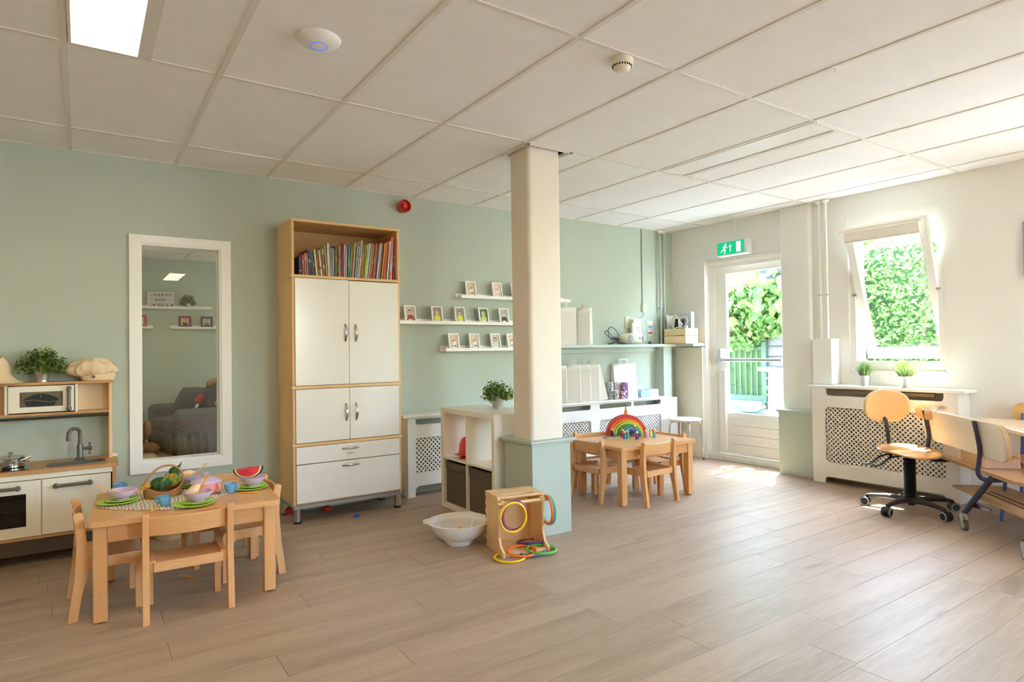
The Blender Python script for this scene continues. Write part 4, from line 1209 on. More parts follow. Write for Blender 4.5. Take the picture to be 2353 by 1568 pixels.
for i, (x, dx, h, w_, cn) in enumerate(BOOKS):
    m = mat('cover_'+cn.replace(' ', '_'), BC[cn], 0.45)
    band = mat('cover_'+rd.choice(['white', 'cream', 'yellow', 'black', 'sky_blue', 'red', 'green']), (200, 200, 200), 0.45)
    w_ = max(w_*0.93, 0.004)
    dep = min(0.27, 0.15+0.4*h*rd.uniform(0.7, 1.05))
    b = B()
    cv = min(0.0014, w_*0.3)
    b.box(-w_/2, w_/2, 0, cv*1.2, 0, h)
    b.box(-w_/2, -w_/2+cv, 0, dep, 0, h); b.box(w_/2-cv, w_/2, 0, dep, 0, h)
    b.box(-w_/2+cv, w_/2-cv, cv, dep-0.004, 0.003, h-0.003, 1)
    if rd.random() < 0.75:
        for q in range(rd.choice([1, 1, 2])):
            z = h*rd.uniform(0.1, 0.8); hh = h*rd.uniform(0.05, 0.22)
            b.box(-w_/2*0.55, w_/2*0.55, -0.0004, 0.0004, z, min(h-0.01, z+hh), 2)
    o = b.obj('book', [m, PAGES, band])
    ang = math.atan2(dx, h)
    place(o, (x, 4.5-0.002+rd.uniform(0, 0.012), 1.7565+abs(math.sin(ang))*w_/2), rot=(0, ang, 0))
    seen[cn] = seen.get(cn, 0)+1
    where = ORD[i+1]+' from the left' if i < 20 else (ORD[len(BOOKS)-i]+' from the right' if len(BOOKS)-i <= 20 else None)
    if where is None:
        where = 'between '+BOOKS[i-1][4]+' and '+BOOKS[i+1][4]
    tag(o, ('thick ' if w_ > 0.0135 else '')+cn+' picture book on the cabinet, '+where, 'book', 'picture books on the open cabinet shelf')

# ------------------------------------------------------------------ alarm sounder
REDP = mat('alarm_red', (190, 34, 30), 0.3, coat=0.3)
t = thing('fire_alarm_sounder', 'round red fire alarm sounder high on the sage wall', 'alarm', (2.232, YW, 2.420))
b = B(Matrix.Rotation(PI/2, 4, 'X'))
b.lathe([(0, 0), (0.046, 0), (0.048, 0.03), (0.053, 0.034), (0.054, 0.072), (0.050, 0.076), (0.044, 0.070), (0.040, 0.045), (0, 0.042)], 36)
b.obj('housing', REDP, t)
b = B(Matrix.Rotation(PI/2, 4, 'X')); b.lathe([(0.022, 0.040), (0.022, 0.062), (0.018, 0.070), (0, 0.071)], 24); b.obj('horn_plug', REDP, t)

# ------------------------------------------------------------------ picture ledges and frames
def ledge(x0, x1, z, y, label, dep=0.115, lip=True, group='white picture ledges'):
    t = thing('picture_ledge', label, 'shelf', (x0, y, z), 0, group)
    L_ = x1-x0
    B().rbox(0, L_, -dep, 0, 0, 0.012, 0.001).obj('shelf_board', WHITE, t)
    B().rbox(0, L_, -0.012, 0, 0.012, 0.050, 0.001).obj('back_rail', WHITE, t)
    if lip: B().rbox(0, L_, -dep-0.006, -dep+0.006, 0, 0.028, 0.001).obj('front_lip', WHITE, t)
    return t
ledge(2.735, 3.97, 1.664, YW, 'short white picture ledge, the highest of three beside the pillar')
ledge(2.06, 3.55, 1.430, YW, 'white picture ledge running from the tall cabinet, middle of three')
ledge(2.575, 3.60, 1.197, YW, 'white picture ledge, the lowest of three beside the pillar')
SKIN = mat('print_skin', (226, 178, 150), 0.5)
def photo_frame(loc, kind, label, fm=WHITE, w=0.104, h=0.142, fw=0.012, lean=-0.20, rz=0, tagl=True, group='photo frames on the ledges', cat='photo frame'):
    t = thing('photo_frame', label, cat, loc, 0, group, rot=(lean, 0, rz))
    b = B(); b.prism([(-w/2, 0), (w/2, 0), (w/2, h), (-w/2, h)], -0.012, 0, 'y', [[(-w/2+fw, fw), (w/2-fw, fw), (w/2-fw, h-fw), (-w/2+fw, h-fw)]])
    b.obj('frame', fm, t)
    pw, ph = w/2-fw, h-2*fw
    cols = {'toddler': [(196, 184, 170), (150, 66, 52), (60, 44, 36)], 'vest': [(150, 140, 116), (222, 226, 60), (188, 150, 96)], 'vest2': [(146, 146, 128), (214, 222, 50), (70, 54, 44)],
            'garden': [(88, 116, 66), (190, 214, 90), (226, 206, 190)], 'red_hair': [(176, 186, 190), (60, 62, 72), (208, 130, 66)], 'pair': [(216, 192, 166), (240, 232, 226), (58, 50, 50)],
            'light': [(206, 192, 176), (196, 214, 222), (60, 48, 44)], 'navy_top': [(216, 176, 120), (40, 48, 78), (70, 50, 40)], 'sweater': [(196, 190, 176), (110, 90, 84), (56, 42, 34)], 'faded': [(232, 214, 200), (240, 232, 226), (190, 180, 176)]}[kind]
    mats = [mat('photo_bg_'+kind, cols[0], 0.35, var=0.25, vscale=35), mat('photo_top_'+kind, cols[1], 0.35), mat('photo_hair_'+kind, cols[2], 0.35), SKIN, mat('photo_legs', (46, 48, 60), 0.4), mat('photo_caption', (238, 236, 230), 0.5)]
    b = B()
    b.add([(-pw, -0.004, fw), (pw, -0.004, fw), (pw, -0.004, fw+ph), (-pw, -0.004, fw+ph)], [(0, 1, 2, 3)], 0)
    def disc(cx, cz, rx, rz_, y, mi, cut=None):
        pts = [(cx+rx*math.cos(a), y, cz+rz_*math.sin(a)) for a in [2*PI*i/18 for i in range(18)]]
        pts = [(max(-pw, min(pw, p[0])), p[1], max(fw, min(fw+ph, p[2]))) for p in pts]
        b.add(pts, [tuple(range(18))], mi)
    if kind in ('pair', 'faded'):
        for cx, s_ in ((-0.002, 0.9), (0.014, 1.0)):
            disc(cx, fw+0.018, 0.006, 0.020, -0.0044, 4 if kind == 'pair' else 2)
            disc(cx, fw+0.045*s_, 0.010, 0.020, -0.0046, 1)
            disc(cx, fw+0.070*s_, 0.008, 0.009, -0.0048, 2); disc(cx, fw+0.068*s_, 0.0055, 0.007, -0.005, 3)
    else:
        disc(0.002, fw+0.014, 0.030, 0.045, -0.0044, 1)
        disc(0.0, fw+ph*0.62, 0.0185, 0.023, -0.0046, 2); disc(0.0, fw+ph*0.58, 0.0155, 0.020, -0.0048, 3)
        disc(0.006, fw+ph*0.585, 0.0016, 0.0016, -0.005, 4); disc(-0.006, fw+ph*0.585, 0.0016, 0.0016, -0.005, 4); disc(0, fw+ph*0.52, 0.004, 0.0014, -0.005, 2)
    if tagl:
        b.add([(-0.018, -0.0052, fw), (0.018, -0.0052, fw), (0.018, -0.0052, fw+0.014), (-0.018, -0.0052, fw+0.014)], [(0, 1, 2, 3)], 5)
    b.obj('photo', mats, t)
    B().box(-pw-0.002, pw+0.002, -0.0035, -0.001, fw-0.002, fw+ph+0.002).obj('backing', mat('backing_brown', (120, 96, 70), 0.8), t)
    return t
FYY = YW-0.085
FR = [(2.855, 1.677, 'pair', 'white frame at the left end of the highest ledge'), (3.135, 1.677, 'faded', 'white frame with a pale faded photo on the highest ledge'), (3.345, 1.677, 'pair', 'white frame on the highest ledge, half behind the pillar'),
      (3.80, 1.677, 'pair', 'white frame on the highest ledge, seen right of the pillar'),
      (2.262, 1.443, 'toddler', 'white frame with a child in red, nearest the tall cabinet'), (2.515, 1.443, 'vest', 'white frame with a fair-haired child in a yellow vest'), (2.740, 1.443, 'vest2', 'white frame with a dark-haired child in a yellow vest'),
      (2.985, 1.443, 'garden', 'white frame with a baby photographed in a garden'), (3.205, 1.443, 'red_hair', 'white frame with a ginger child in a dark top, beside the pillar'),
      (2.675, 1.210, 'pair', 'white frame at the left end of the lowest ledge'), (2.885, 1.210, 'pair', 'second white frame along the lowest ledge'), (3.110, 1.210, 'light', 'white frame with a child in pale blue on the lowest ledge'), (3.290, 1.210, 'pair', 'white frame on the lowest ledge, half behind the pillar')]
for x, z, kd, lb in FR:
    photo_frame((x, FYY, z+0.003), kd, lb)

# ------------------------------------------------------------------ radiator cover along the sage wall
HOLE = []
def lattice(parent, x0, x1, z0, z1, y, ax, pitch=0.0385, name='fretwork', back=None):
    """sheet with four-lobed cut-outs on a diagonal lattice; ax 'y': sheet in xz at depth y; ax 'x': sheet in yz at x"""
    b = B()
    a = pitch/2
    nx = int((x1-x0)/a)+2; nz = int((z1-z0)/a)+2
    th = 0.006
    # hole outline: rounded cross, 16 points; outer diamond resampled to 16 points
    hole = []
    out = []
    for k in range(16):
        an = 2*PI*k/16
        c4 = abs(math.cos(2*an))
        r = a*(0.36+0.29*c4**1.3)
        hole.append((r*math.cos(an), r*math.sin(an)))
        d = a/(abs(math.cos(an))+abs(math.sin(an)))
        out.append((d*math.cos(an), d*math.sin(an)))
    def P(u, w, h): return (u, h, w) if ax == 'y' else (h, u, w)
    vs, fs = [], []
    for i in range(nx):
        for j in range(nz):
            if (i+j) % 2: continue
            cx, cz = x0+i*a, z0+j*a
            if cx > x1 or cz > z1: continue
            k_ = len(vs)
            def cl(q): return (max(x0, min(x1, cx+q[0])), max(z0, min(z1, cz+q[1])))
            for q in out: u, w = cl(q); vs.append(P(u, w, y))
            for q in hole: u, w = cl(q); vs.append(P(u, w, y))
            for q in hole: u, w = cl(q); vs.append(P(u, w, y+th))
            for q in range(16):
                n_ = (q+1) % 16
                fs.append((k_+q, k_+n_, k_+16+n_, k_+16+q)); fs.append((k_+16+q, k_+16+n_, k_+32+n_, k_+32+q))
    b.v = [Vector(p) for p in vs]; b.f = fs; b.m = [0]*len(fs)
    return b.obj(name, WHITE, parent, smooth=30, kind='stuff')
RADM = mat('radiator_enamel', (150, 134, 110), 0.5, var=0.05)
t = thing('radiator_cover', 'long white radiator cover with fretwork panels along the sage wall', 'radiator cover', (0, 0, 0), 0, 'white fretwork radiator covers')
YR = 4.722
gr = [(2.268, 3.02), (3.15, 3.70), (3.815, 4.190), (4.308, 4.755), (4.790, 5.205)]
holes = []
for x0, x1 in gr:
    holes.append(rrect(x0, x1, 0.19, 0.482, 0.022, 4))
    holes.append(rrect(x0, x1, 0.592, 0.640, 0.022, 4, (1, 1, 0, 0)))
foot = [(2.197, 0.0), (2.262, 0.0), (2.262, 0.055), (2.275, 0.078), (2.30, 0.088)]
foot2 = [(5.10, 0.088), (5.125, 0.078), (5.14, 0.055), (5.14, 0.0), (5.47, 0.0), (5.47, 0.655), (2.197, 0.655)]
B().prism(foot+foot2, YR, YR+0.016, 'y', holes).obj('front_board', WHITE, t, smooth=30)
for x0, x1 in gr:
    lattice(t, x0-0.004, x1+0.004, 0.186, 0.486, YR+0.012, 'y')
b = B(); b.rbox(2.150, 5.272, 4.695, YW-0.003, 0.655, 0.676, 0.007); b.obj('top_board', WHITE, t)
B().box(2.197, 2.213, YR+0.0165, YW-0.003, 0.0, 0.6545).obj('side_board', WHITE, t)
b = B()
for i in range(14):
    b.rbox(2.32+0.2*i, 2.50+0.2*i, 4.79, 4.82, 0.13, 0.57, 0.01)
b.obj('radiator', RADM, t)

# ------------------------------------------------------------------ cube shelf unit
KXF, KXB, KY0, KY1 = 2.300, 2.690, 3.575, 4.342
t = thing('cube_shelf', 'white two-by-two cube shelf standing behind the pillar', 'shelf unit', (0, 0, 0))
WS = mat('shelf_white_foil', (238, 230, 214), 0.35)
def kb(n, x0, x1, y0, y1, z0, z1): return B().rbox(x0, x1, y0, y1, z0, z1, 0.0012, seg=1).obj(n, WS, t)
kb('top_board', KXF, KXB, KY0, KY1, 0.726, 0.764); kb('bottom_board', KXF, KXB, KY0, KY1, 0, 0.038)
kb('side_board', KXF, KXB, KY0, KY0+0.038, 0.038, 0.726); kb('side_board', KXF, KXB, KY1-0.038, KY1, 0.038, 0.726)
YMK = (KY0+KY1)/2
kb('shelf_board', KXF+0.002, KXB, KY0+0.038, KY1-0.038, 0.373, 0.390)
kb('divider', KXF+0.002, KXB, YMK-0.008, YMK+0.008, 0.038, 0.726)
BOXM = mat('storage_fabric', (98, 86, 70), 0.95, bump=0.4, bscale=400, var=0.03)
for i, (y0, y1) in enumerate(((YMK+0.012, KY1-0.046), (KY0+0.046, YMK-0.012))):
    q = thing('storage_box', 'dark taupe fabric box in the shelf, '+('on the radiator side' if i == 0 else 'on the pillar side'), 'storage box', (KXF+0.022, (y0+y1)/2, 0.0385), 0, 'fabric boxes in the cube shelf')
    hw = (y1-y0)/2
    b = B(); b.grid(lambda u, v: (0.004*math.sin(PI*u)*math.sin(PI*v)*-1, -hw+2*hw*u, 0.318*v-0.006*math.sin(PI*u)*v**3), 10, 12)
    b.box(0.002, 0.34, -hw, -hw+0.004, 0, 0.318); b.box(0.002, 0.34, hw-0.004, hw, 0, 0.318); b.box(0.336, 0.34, -hw, hw, 0, 0.318); b.box(0.002, 0.34, -hw, hw, 0, 0.004)
    b.obj('body', BOXM, q)
    b = B(); b.grid(lambda u, v: (-0.0035-0.003*v, -hw+2*hw*u, 0.258+0.056*v-0.008*math.sin(PI*u)), 12, 3); o = b.obj('flap', BOXM, q); so = o.modifiers.new('t', 'SOLIDIFY'); so.thickness = 0.002
HR = mat('helmet_red', (214, 26, 30), 0.15, coat=0.6)
t = thing('toy_helmet', 'shiny red toy fire helmet in the upper left shelf cube', 'toy helmet', (2.435, 4.135, 0.391), 0.5)
b = B(); b.grid(lambda u, v: (0.095*math.cos(2*PI*u)*math.cos(v*PI/2)**0.55 if v < 1 else 0, 0.078*math.sin(2*PI*u)*math.cos(v*PI/2)**0.55 if v < 1 else 0, 0.040+0.120*math.sin(v*PI/2)), 36, 12, cu=True); b.obj('shell', HR, t, smooth=180)
b = B(); b.grid(lambda u, v: ((0.085+0.040*v)*math.cos(2*PI*u)-0.015*v, (0.068+0.036*v)*math.sin(2*PI*u), 0.045-0.022*v*(1+0.5*math.cos(2*PI*u))), 36, 4, cu=True); o = b.obj('brim', HR, t, smooth=180); so = o.modifiers.new('t', 'SOLIDIFY'); so.thickness = 0.003
b = B(); b.lathe([(0.070, 0.0), (0.092, 0.002), (0.076, 0.015), (0.070, 0.040)], 30, sy=0.8); b.obj('inner_rim', HR, t)
b = B(); b.tube(bez([(0.092, 0, 0.070), (0.062, 0, 0.133), (0, 0, 0.163), (-0.062, 0, 0.133), (-0.092, 0, 0.070)], 6), [0.006]*25, 8); b.obj('crest', HR, t)
potted('potted_plant', 'leafy green plant in zinc pot on the white cube shelf', (2.565, 3.935, 0.765), 0.038, 0.050, 0.098, True, 0.120, 0.130, 8, 'leafy plants in zinc pots')

# ------------------------------------------------------------------ colander
CW = mat('colander_white', (238, 234, 228), 0.35)
t = thing('colander', 'big white plastic colander with two ears on the wooden floor', 'colander', (1.945, 3.445, 0), -0.58)
b = B(); b.lathe([(0.078, 0.0), (0.086, 0.0), (0.094, 0.026), (0.088, 0.028)], 48); b.lathe([(0, 0.026), (0.090, 0.026)], 48); b.obj('foot_ring', CW, t)
NR, NC = 22, 96
def cp(i, j):
    v = i/NR
    r = 0.086+0.092*math.sin(v*PI/2*0.95)/math.sin(PI/2*0.95)
    z = 0.026+0.104*(1-math.cos(v*PI/2))**0.80
    a = 2*PI*j/NC
    return (r*math.cos(a), r*math.sin(a), z)
b = B()
vs = [cp(i, j) for i in range(NR+1) for j in range(NC)]
fs = []
for i in range(NR):
    for j in range(NC):
        j2 = (j+1) % NC
        q = (i*NC+j, i*NC+j2, (i+1)*NC+j2, (i+1)*NC+j)
        if 3 <= i <= 17 and (j % 16) not in (0,) :
            # small square hole
            p = [Vector(vs[k_]) for k_ in q]; c = sum(p, Vector())/4
            inn = [c+(w_-c)*0.42 for w_ in p]
            k_ = len(vs); vs += [tuple(w_) for w_ in inn]
            for e in range(4): fs.append((q[e], q[(e+1) % 4], k_+(e+1) % 4, k_+e))
        else: fs.append(q)
b.add(vs, fs); o = b.obj('bowl', CW, t, smooth=60); so = o.modifiers.new('t', 'SOLIDIFY'); so.thickness = 0.0025
b = B(); b.lathe([(0.176, 0.130), (0.179, 0.136), (0.194, 0.141), (0.199, 0.137), (0.196, 0.133), (0.179, 0.128)], 64); b.obj('rim', CW, t)
for s in (0, PI):
    b = B(Matrix.Rotation(s, 4, 'Z')); b.prism([(0.182, -0.055), (0.208, -0.034), (0.222, -0.020), (0.226, 0), (0.222, 0.020), (0.208, 0.034), (0.182, 0.055)], 0.128, 0.141, 'z')
    o = b.obj('ear', CW, t, smooth=60); bv = o.modifiers.new('b', 'BEVEL'); bv.width = 0.006; bv.segments = 2
TOYC = [('yellow', (236, 186, 40)), ('magenta', (214, 50, 120)), ('orange', (232, 120, 40)), ('amber', (240, 200, 60)), ('pink', (226, 100, 150))]
rd = random.Random(5)
for i, (n_, c) in enumerate(TOYC):
    b = B()
    for q in range(4):
        a = q*1.6+i
        b.ell((0.014*math.cos(a), 0.014*math.sin(a), 0.012+0.008*(q % 2)), 0.013, 0.013, 0.010, 10, 6)
    o = b.obj('plastic_flower', mat('bead_'+n_, c, 0.4), smooth=60)
    place(o, (1.945+[0.02, -0.03, 0.035, -0.01, 0.0][i], 3.445+[0.01, 0.0, -0.03, 0.035, -0.03][i], 0.030+[0.030, 0.0, 0.004, 0.0, 0.020][i]), i)
    tag(o, 'small '+n_+' plastic toy piece lying in the white colander', 'toy', 'small toys in the colander')

# ------------------------------------------------------------------ wooden box chair with rings
BX = Matrix.Translation((0, 0, 0))
ORG = (2.052, 3.302, 0); RZ = -0.20     # left rear corner on the floor, turned
t = thing('wooden_box_chair', 'birch plywood cube chair leaning rings, standing against the pillar base', 'cube chair', ORG, RZ)
# local: x to the right along the open front, y towards the viewer is negative; open face at -y side
Wb, Db, Hb = 0.300, 0.255, 0.335
def prof(): return [(0, 0), (0, Hb), (-0.200, Hb), (-0.215, Hb-0.018), (-0.215, 0.10), (-0.235, 0.055), (-0.285, 0.028), (-0.285, 0)]
for x in (0, Wb-0.014):
    B().prism(prof(), x, x+0.014, 'x').obj('side_panel', BIRCH, t, smooth=20)
B().prism([(0.014, -0.205), (Wb-0.014, -0.205), (Wb-0.014, -0.001), (0.014, -0.001)], Hb-0.013, Hb, 'z', [rrect(0.085, 0.215, -0.050, -0.036, 0.006), rrect(0.05, 0.25, -0.19, -0.135, 0.012)]).obj('top_panel', BIRCHX, t)
B().rbox(0.014, Wb-0.014, -0.014, 0, 0.0, Hb-0.014, 0.001).obj('back_panel', BIRCH, t)
B().rbox(0.014, Wb-0.014, -0.27, -0.014, 0.006, 0.018, 0.001).obj('bottom_panel', BIRCHX, t)
B().cyl((-0.012, -0.238, Hb-0.034), (Wb+0.030, -0.238, Hb-0.034), 0.010, n=14).obj('dowel', BIRCHX, t)
for x in (0.022, Wb-0.022):
    B().rbox(x-0.010, x+0.010, -0.252, -0.205, Hb-0.045, Hb-0.018, 0.002).obj('dowel_bracket', BIRCH, t)
for i in range(6):
    for s, z0 in ((0, 0.02+0.052*i),):
        B().box(-0.0006, 0.0002, -0.018, -0.002, z0, z0+0.022).obj('finger_joint', mat('end_grain', (170, 118, 66), 0.6), t)
B().rbox(0.02, Wb-0.02, -0.283, -0.268, 0.004, 0.022, 0.002).obj('front_rail', BIRCHX, t)
RC = {'yellow': (240, 196, 30), 'purple': (92, 48, 110), 'red': (204, 38, 40), 'orange': (238, 118, 32), 'blue': (58, 126, 190), 'green': (96, 190, 80)}
def ring(c, M_, R_, label, r=0.0075):
    b = B(); b.tube([(R_*math.cos(2*PI*i/48), R_*math.sin(2*PI*i/48), 0) for i in range(48)], r, 10, closed=True)
    o = b.obj('throwing_ring', mat('ring_'+c, RC[c], 0.35), smooth=180)
    o.matrix_world = M_
    return tag(o, label, 'ring', 'coloured throwing rings')
Rz = Matrix.Rotation(RZ, 4, 'Z')
def bx(p): return Vector(ORG)+(Rz @ Vector(p))
up = Matrix.Rotation(PI/2, 4, 'X')
for i, (c, lx, ly, dz, tw, sw, lab) in enumerate([
        ('red', 0.095, -0.246, 0, 0.10, 0.0, 'red throwing ring hanging behind the purple one'),
        ('purple', 0.085, -0.258, 0.001, 0.06, 0.0, 'purple throwing ring hanging behind the yellow one'),
        ('yellow', 0.070, -0.276, -0.002, 0.0, 0.0, 'yellow throwing ring hanging in front at the left of the box')]):
    p = bx((lx, ly, Hb-0.026-0.080+dz))
    ring(c, Matrix.Translation(p) @ Matrix.Rotation(RZ+tw+0.05, 4, 'Z') @ Matrix.Rotation(PI/2-0.04, 4, 'X'), 0.084, lab)
for i, (c, lx, lab) in enumerate([('orange', Wb+0.004, 'orange throwing ring, innermost on the right end of the dowel'), ('blue', Wb+0.016, 'blue throwing ring on the right end of the dowel'), ('green', Wb+0.030, 'green throwing ring, outermost on the right end of the dowel')]):
    p = bx((lx, -0.240+0.012*i, Hb-0.026-0.080+0.004*(2-i)))
    ring(c, Matrix.Translation(p) @ Matrix.Rotation(RZ+PI/2+0.04*i-0.04, 4, 'Z') @ Matrix.Rotation(PI/2, 4, 'X'), 0.083, lab)
for c, x, y, z, tx, ty, R_, lab in [('yellow', 2.027, 3.003, 0.008, 0, 0, 0.087, 'yellow throwing ring flat on the floor, nearest the viewer'),
        ('blue', 2.188, 3.012, 0.010, 0.02, 0.0, 0.083, 'blue throwing ring in the floor heap'), ('red', 2.262, 2.995, 0.012, 0.03, 0.03, 0.080, 'red throwing ring in the floor heap'),
        ('orange', 2.120, 3.010, 0.024, 0.05, -0.03, 0.085, 'orange throwing ring on top of the floor heap'), ('green', 2.228, 2.965, 0.026, 0.02, 0.04, 0.086, 'green throwing ring at the right of the floor heap'),
        ('purple', 2.252, 3.105, 0.032, -0.18, 0.05, 0.083, 'purple throwing ring resting in the bottom of the plywood box')]:
    ring(c, Matrix.Translation((x, y, z)) @ Matrix.Rotation(ty, 4, 'Y') @ Matrix.Rotation(tx, 4, 'X'), R_, lab)

# bits on the floor
b = B(); b.prism(rrect(-0.022, 0.022, -0.014, 0.014, 0.006), 0, 0.012, 'z'); b.prism(rrect(-0.008, 0.008, -0.008, 0.008, 0.004), 0.012, 0.022, 'z')
o = b.obj('toy_brick', mat('brick_blue', (30, 90, 190), 0.4)); place(o, (1.645, 4.425, 0), 0.4); tag(o, 'small blue toy piece on the floor before the tall cabinet', 'toy')
b = B(); b.rbox(-0.03, 0.03, -0.02, 0.02, 0, 0.03, 0.005); b.rbox(-0.012, 0.012, -0.012, 0.012, 0.03, 0.045, 0.003)
o = b.obj('toy_block', mat('block_red', (190, 40, 34), 0.5)); place(o, (1.53, 4.74, 0), 0.2); tag(o, 'red toy block on the floor under the tall cabinet', 'toy')
b = B(); b.ell((0, 0, 0.028), 0.028, 0.028, 0.028, 16, 10); b.lathe([(0.0285, -0.003), (0.0295, 0), (0.0285, 0.003)], 20, (0, 0, 0.028))
o = b.obj('toy_ball', mat('ball_red', (190, 24, 28), 0.4)); place(o, (1.262, 4.80, 0)); tag(o, 'small red ball beside the left rear leg of the tall cabinet', 'ball')

# ------------------------------------------------------------------ ceiling devices
t = thing('wifi_access_point', 'white disc-shaped wireless access point with a blue ring on the ceiling', 'access point', (0.825, 2.605, CE+0.004))
b = B(); b.lathe([(0, -0.034), (0.040, -0.033), (0.070, -0.026), (0.088, -0.014), (0.092, -0.004), (0.088, 0)], 48); b.obj('body', mat('wifi_white', (238, 236, 232), 0.35), t)
b = B(); b.tube([(0.034*math.cos(2*PI*i/40), 0.034*math.sin(2*PI*i/40), -0.0338) for i in range(40)], 0.0013, 6, closed=True); b.obj('status_ring', emis('led_blue', (0.05, 0.12, 0.9), 0.9), t)
t = thing('smoke_detector', 'round cream smoke detector with dark slots on the ceiling', 'smoke detector', (2.035, 2.045, CE+0.004))
CRM = mat('detector_cream', (238, 232, 212), 0.45)
b = B(); b.lathe([(0, -0.030), (0.046, -0.030), (0.050, -0.026), (0.052, 0), (0, 0)], 40); b.obj('base', CRM, t)
b = B(); b.lathe([(0, -0.060), (0.024, -0.058), (0.036, -0.050), (0.040, -0.040), (0.044, -0.030), (0.044, -0.028), (0, -0.028)], 40); hd = b.obj('head', CRM, t)
b = B()
for i in range(22):
    a = 2*PI*i/22
    b.T = Matrix.Rotation(a, 4, 'Z'); b.rbox(0.0405, 0.0445, -0.003, 0.003, -0.040, -0.032, 0.0006, seg=1)
b.obj('slot', DARKGAP, hd)
# ------------------------------------------------------------------ shelf along the sage wall and its things
SH = SAGE2
t = thing('wall_shelf', 'long pale sage shelf running into the corner above the radiator cover', 'shelf', (0, 0, 0))
B().rbox(3.55, XW-0.002, 4.655, YW-0.002, 1.214, 1.244, 0.004).obj('shelf_board', SH, t)
B().rbox(5.40, XW-0.002, 4.43, 4.655, 1.214, 1.244, 0.004).obj('corner_board', SH, t)
B().rbox(3.60, 5.27, 4.835, YW-0.002, 1.160, 1.214, 0.003).obj('batten', SH, t)
PAPER = mat('white_paper_bag', (240, 237, 228), 0.7, var=0.01)
PAPERH = mat('paper_handle', (236, 230, 216), 0.7)
def paper_bag(loc, rz, label, w=0.25, d=0.13, h=0.37, lean=0.0, scribble=False, handle=True):
    t = thing('paper_bag', label, 'paper bag', loc, rz, 'white paper carrier bags', rot=(lean, 0, rz))
    b = B()
    q = 0.42        # gusset folds inward towards the top
    def gus(z): return d/2*q*(z/h)**1.3
    n_ = 6
    for s in (-1, 1):
        b.grid(lambda u, v: (-w/2+w*u, s*(d/2*(1-0.55*v**1.5)), h*v), 1, n_)
        b.grid(lambda u, v: (s*(w/2-(gus(h*v) if 0.3 < u < 0.7 else 0)), (d/2*(1-0.55*v**1.5))*(1-2*u), h*v), 4, n_)
    b.add([(-w/2, -d/2, 0), (w/2, -d/2, 0), (w/2, d/2, 0), (-w/2, d/2, 0)], [(0, 1, 2, 3)])
    o = b.obj('body', PAPER, t, smooth=12)
    so = o.modifiers.new('t', 'SOLIDIFY'); so.thickness = 0.0008
    if handle:
        for s in (-1, 1):
            yy = s*(d/2*0.45)-s*0.002
            hw, hh = w*0.19, 0.052
            b = B(); b.prism([(-hw, -0.03), (-hw, hh-0.012), (-hw+0.012, hh), (hw-0.012, hh), (hw, hh-0.012), (hw, -0.03), (hw-0.012, -0.03), (hw-0.012, hh-0.018), (hw-0.018, hh-0.012), (-hw+0.018, hh-0.012), (-hw+0.012, hh-0.018), (-hw+0.012, -0.03)], yy-0.001, yy+0.001, 'y')
            b.v = [v+Vector((0, 0, h)) for v in b.v]
            b.obj('handle', PAPERH, t)
    if scribble:
        rd_ = random.Random(3)
        b = B()
        for r_ in range(3):
            p = [(-0.06+0.02*k_+0.01*rd_.uniform(-1, 1)+0.02*r_, -d/2*(1-0.55*((0.20-0.035*r_+0.0)/h)**1.5)-0.0015-0.0, 0.20-0.038*r_+0.014*rd_.uniform(-1, 1)) for k_ in range(6)]
            b.tube(bez(p, 4), 0.0008, 5)
        b.obj('pencil_scribble', mat('pale_blue_pencil', (196, 218, 232), 0.7), t)
    return t
ZS, ZC = 1.2445, 0.6765
paper_bag((3.88, 4.765, ZS), -0.55, 'white paper bag on the wall shelf, half hidden by the pillar', 0.26, 0.10)
paper_bag((4.165, 4.765, ZS), -0.95, 'white paper bag on the wall shelf with its wide fold turned out', 0.13, 0.13, scribble=True)
for i, (x, rz, lb, w_, d_) in enumerate([(3.83, -0.75, 'white paper bag on the radiator cover, next to the pillar', 0.15, 0.10), (4.01, -0.8, 'second paper bag from the pillar on the radiator cover', 0.15, 0.10),
        (4.155, -0.8, 'third paper bag from the pillar on the radiator cover', 0.13, 0.10), (4.285, -0.85, 'fourth paper bag from the pillar on the radiator cover', 0.12, 0.10)]):
    paper_bag((x, 4.775, ZC), rz, lb, w_, d_)
t = paper_bag((4.40, 4.785, ZC), -0.6, 'flat-folded paper bag leaning at the end of the bag row', 0.12, 0.06, 0.35, handle=True)
t.rotation_euler = (0, -0.22, -0.55)
paper_bag((4.735, 4.80, ZC), -0.15, 'scribbled white paper bag standing alone on the radiator cover', 0.29, 0.08, 0.365, lean=-0.03, scribble=True)

def swirl(name, cols, sc=16):
    m = bpy.data.materials.new(name); m.use_nodes = True
    N, Lk = m.node_tree.nodes, m.node_tree.links
    b = N['Principled BSDF']; b.inputs['Roughness'].default_value = 0.4
    tc = N.new('ShaderNodeTexCoord'); nz = N.new('ShaderNodeTexNoise'); nz.inputs['Scale'].default_value = sc; nz.inputs['Distortion'].default_value = 3.5; nz.inputs['Detail'].default_value = 1
    cr = N.new('ShaderNodeValToRGB'); cr.color_ramp.interpolation = 'CONSTANT'
    Lk.new(tc.outputs['Object'], nz.inputs['Vector']); Lk.new(nz.outputs[0], cr.inputs[0]); Lk.new(cr.outputs[0], b.inputs['Base Color'])
    e = cr.color_ramp.elements
    e[0].position = 0; e[0].color = lin(cols[0]); e[1].position = 0.42; e[1].color = lin(cols[1])
    for p, c in zip((0.50, 0.58, 0.66), cols[2:]):
        q = e.new(p); q.color = lin(c)
    return m
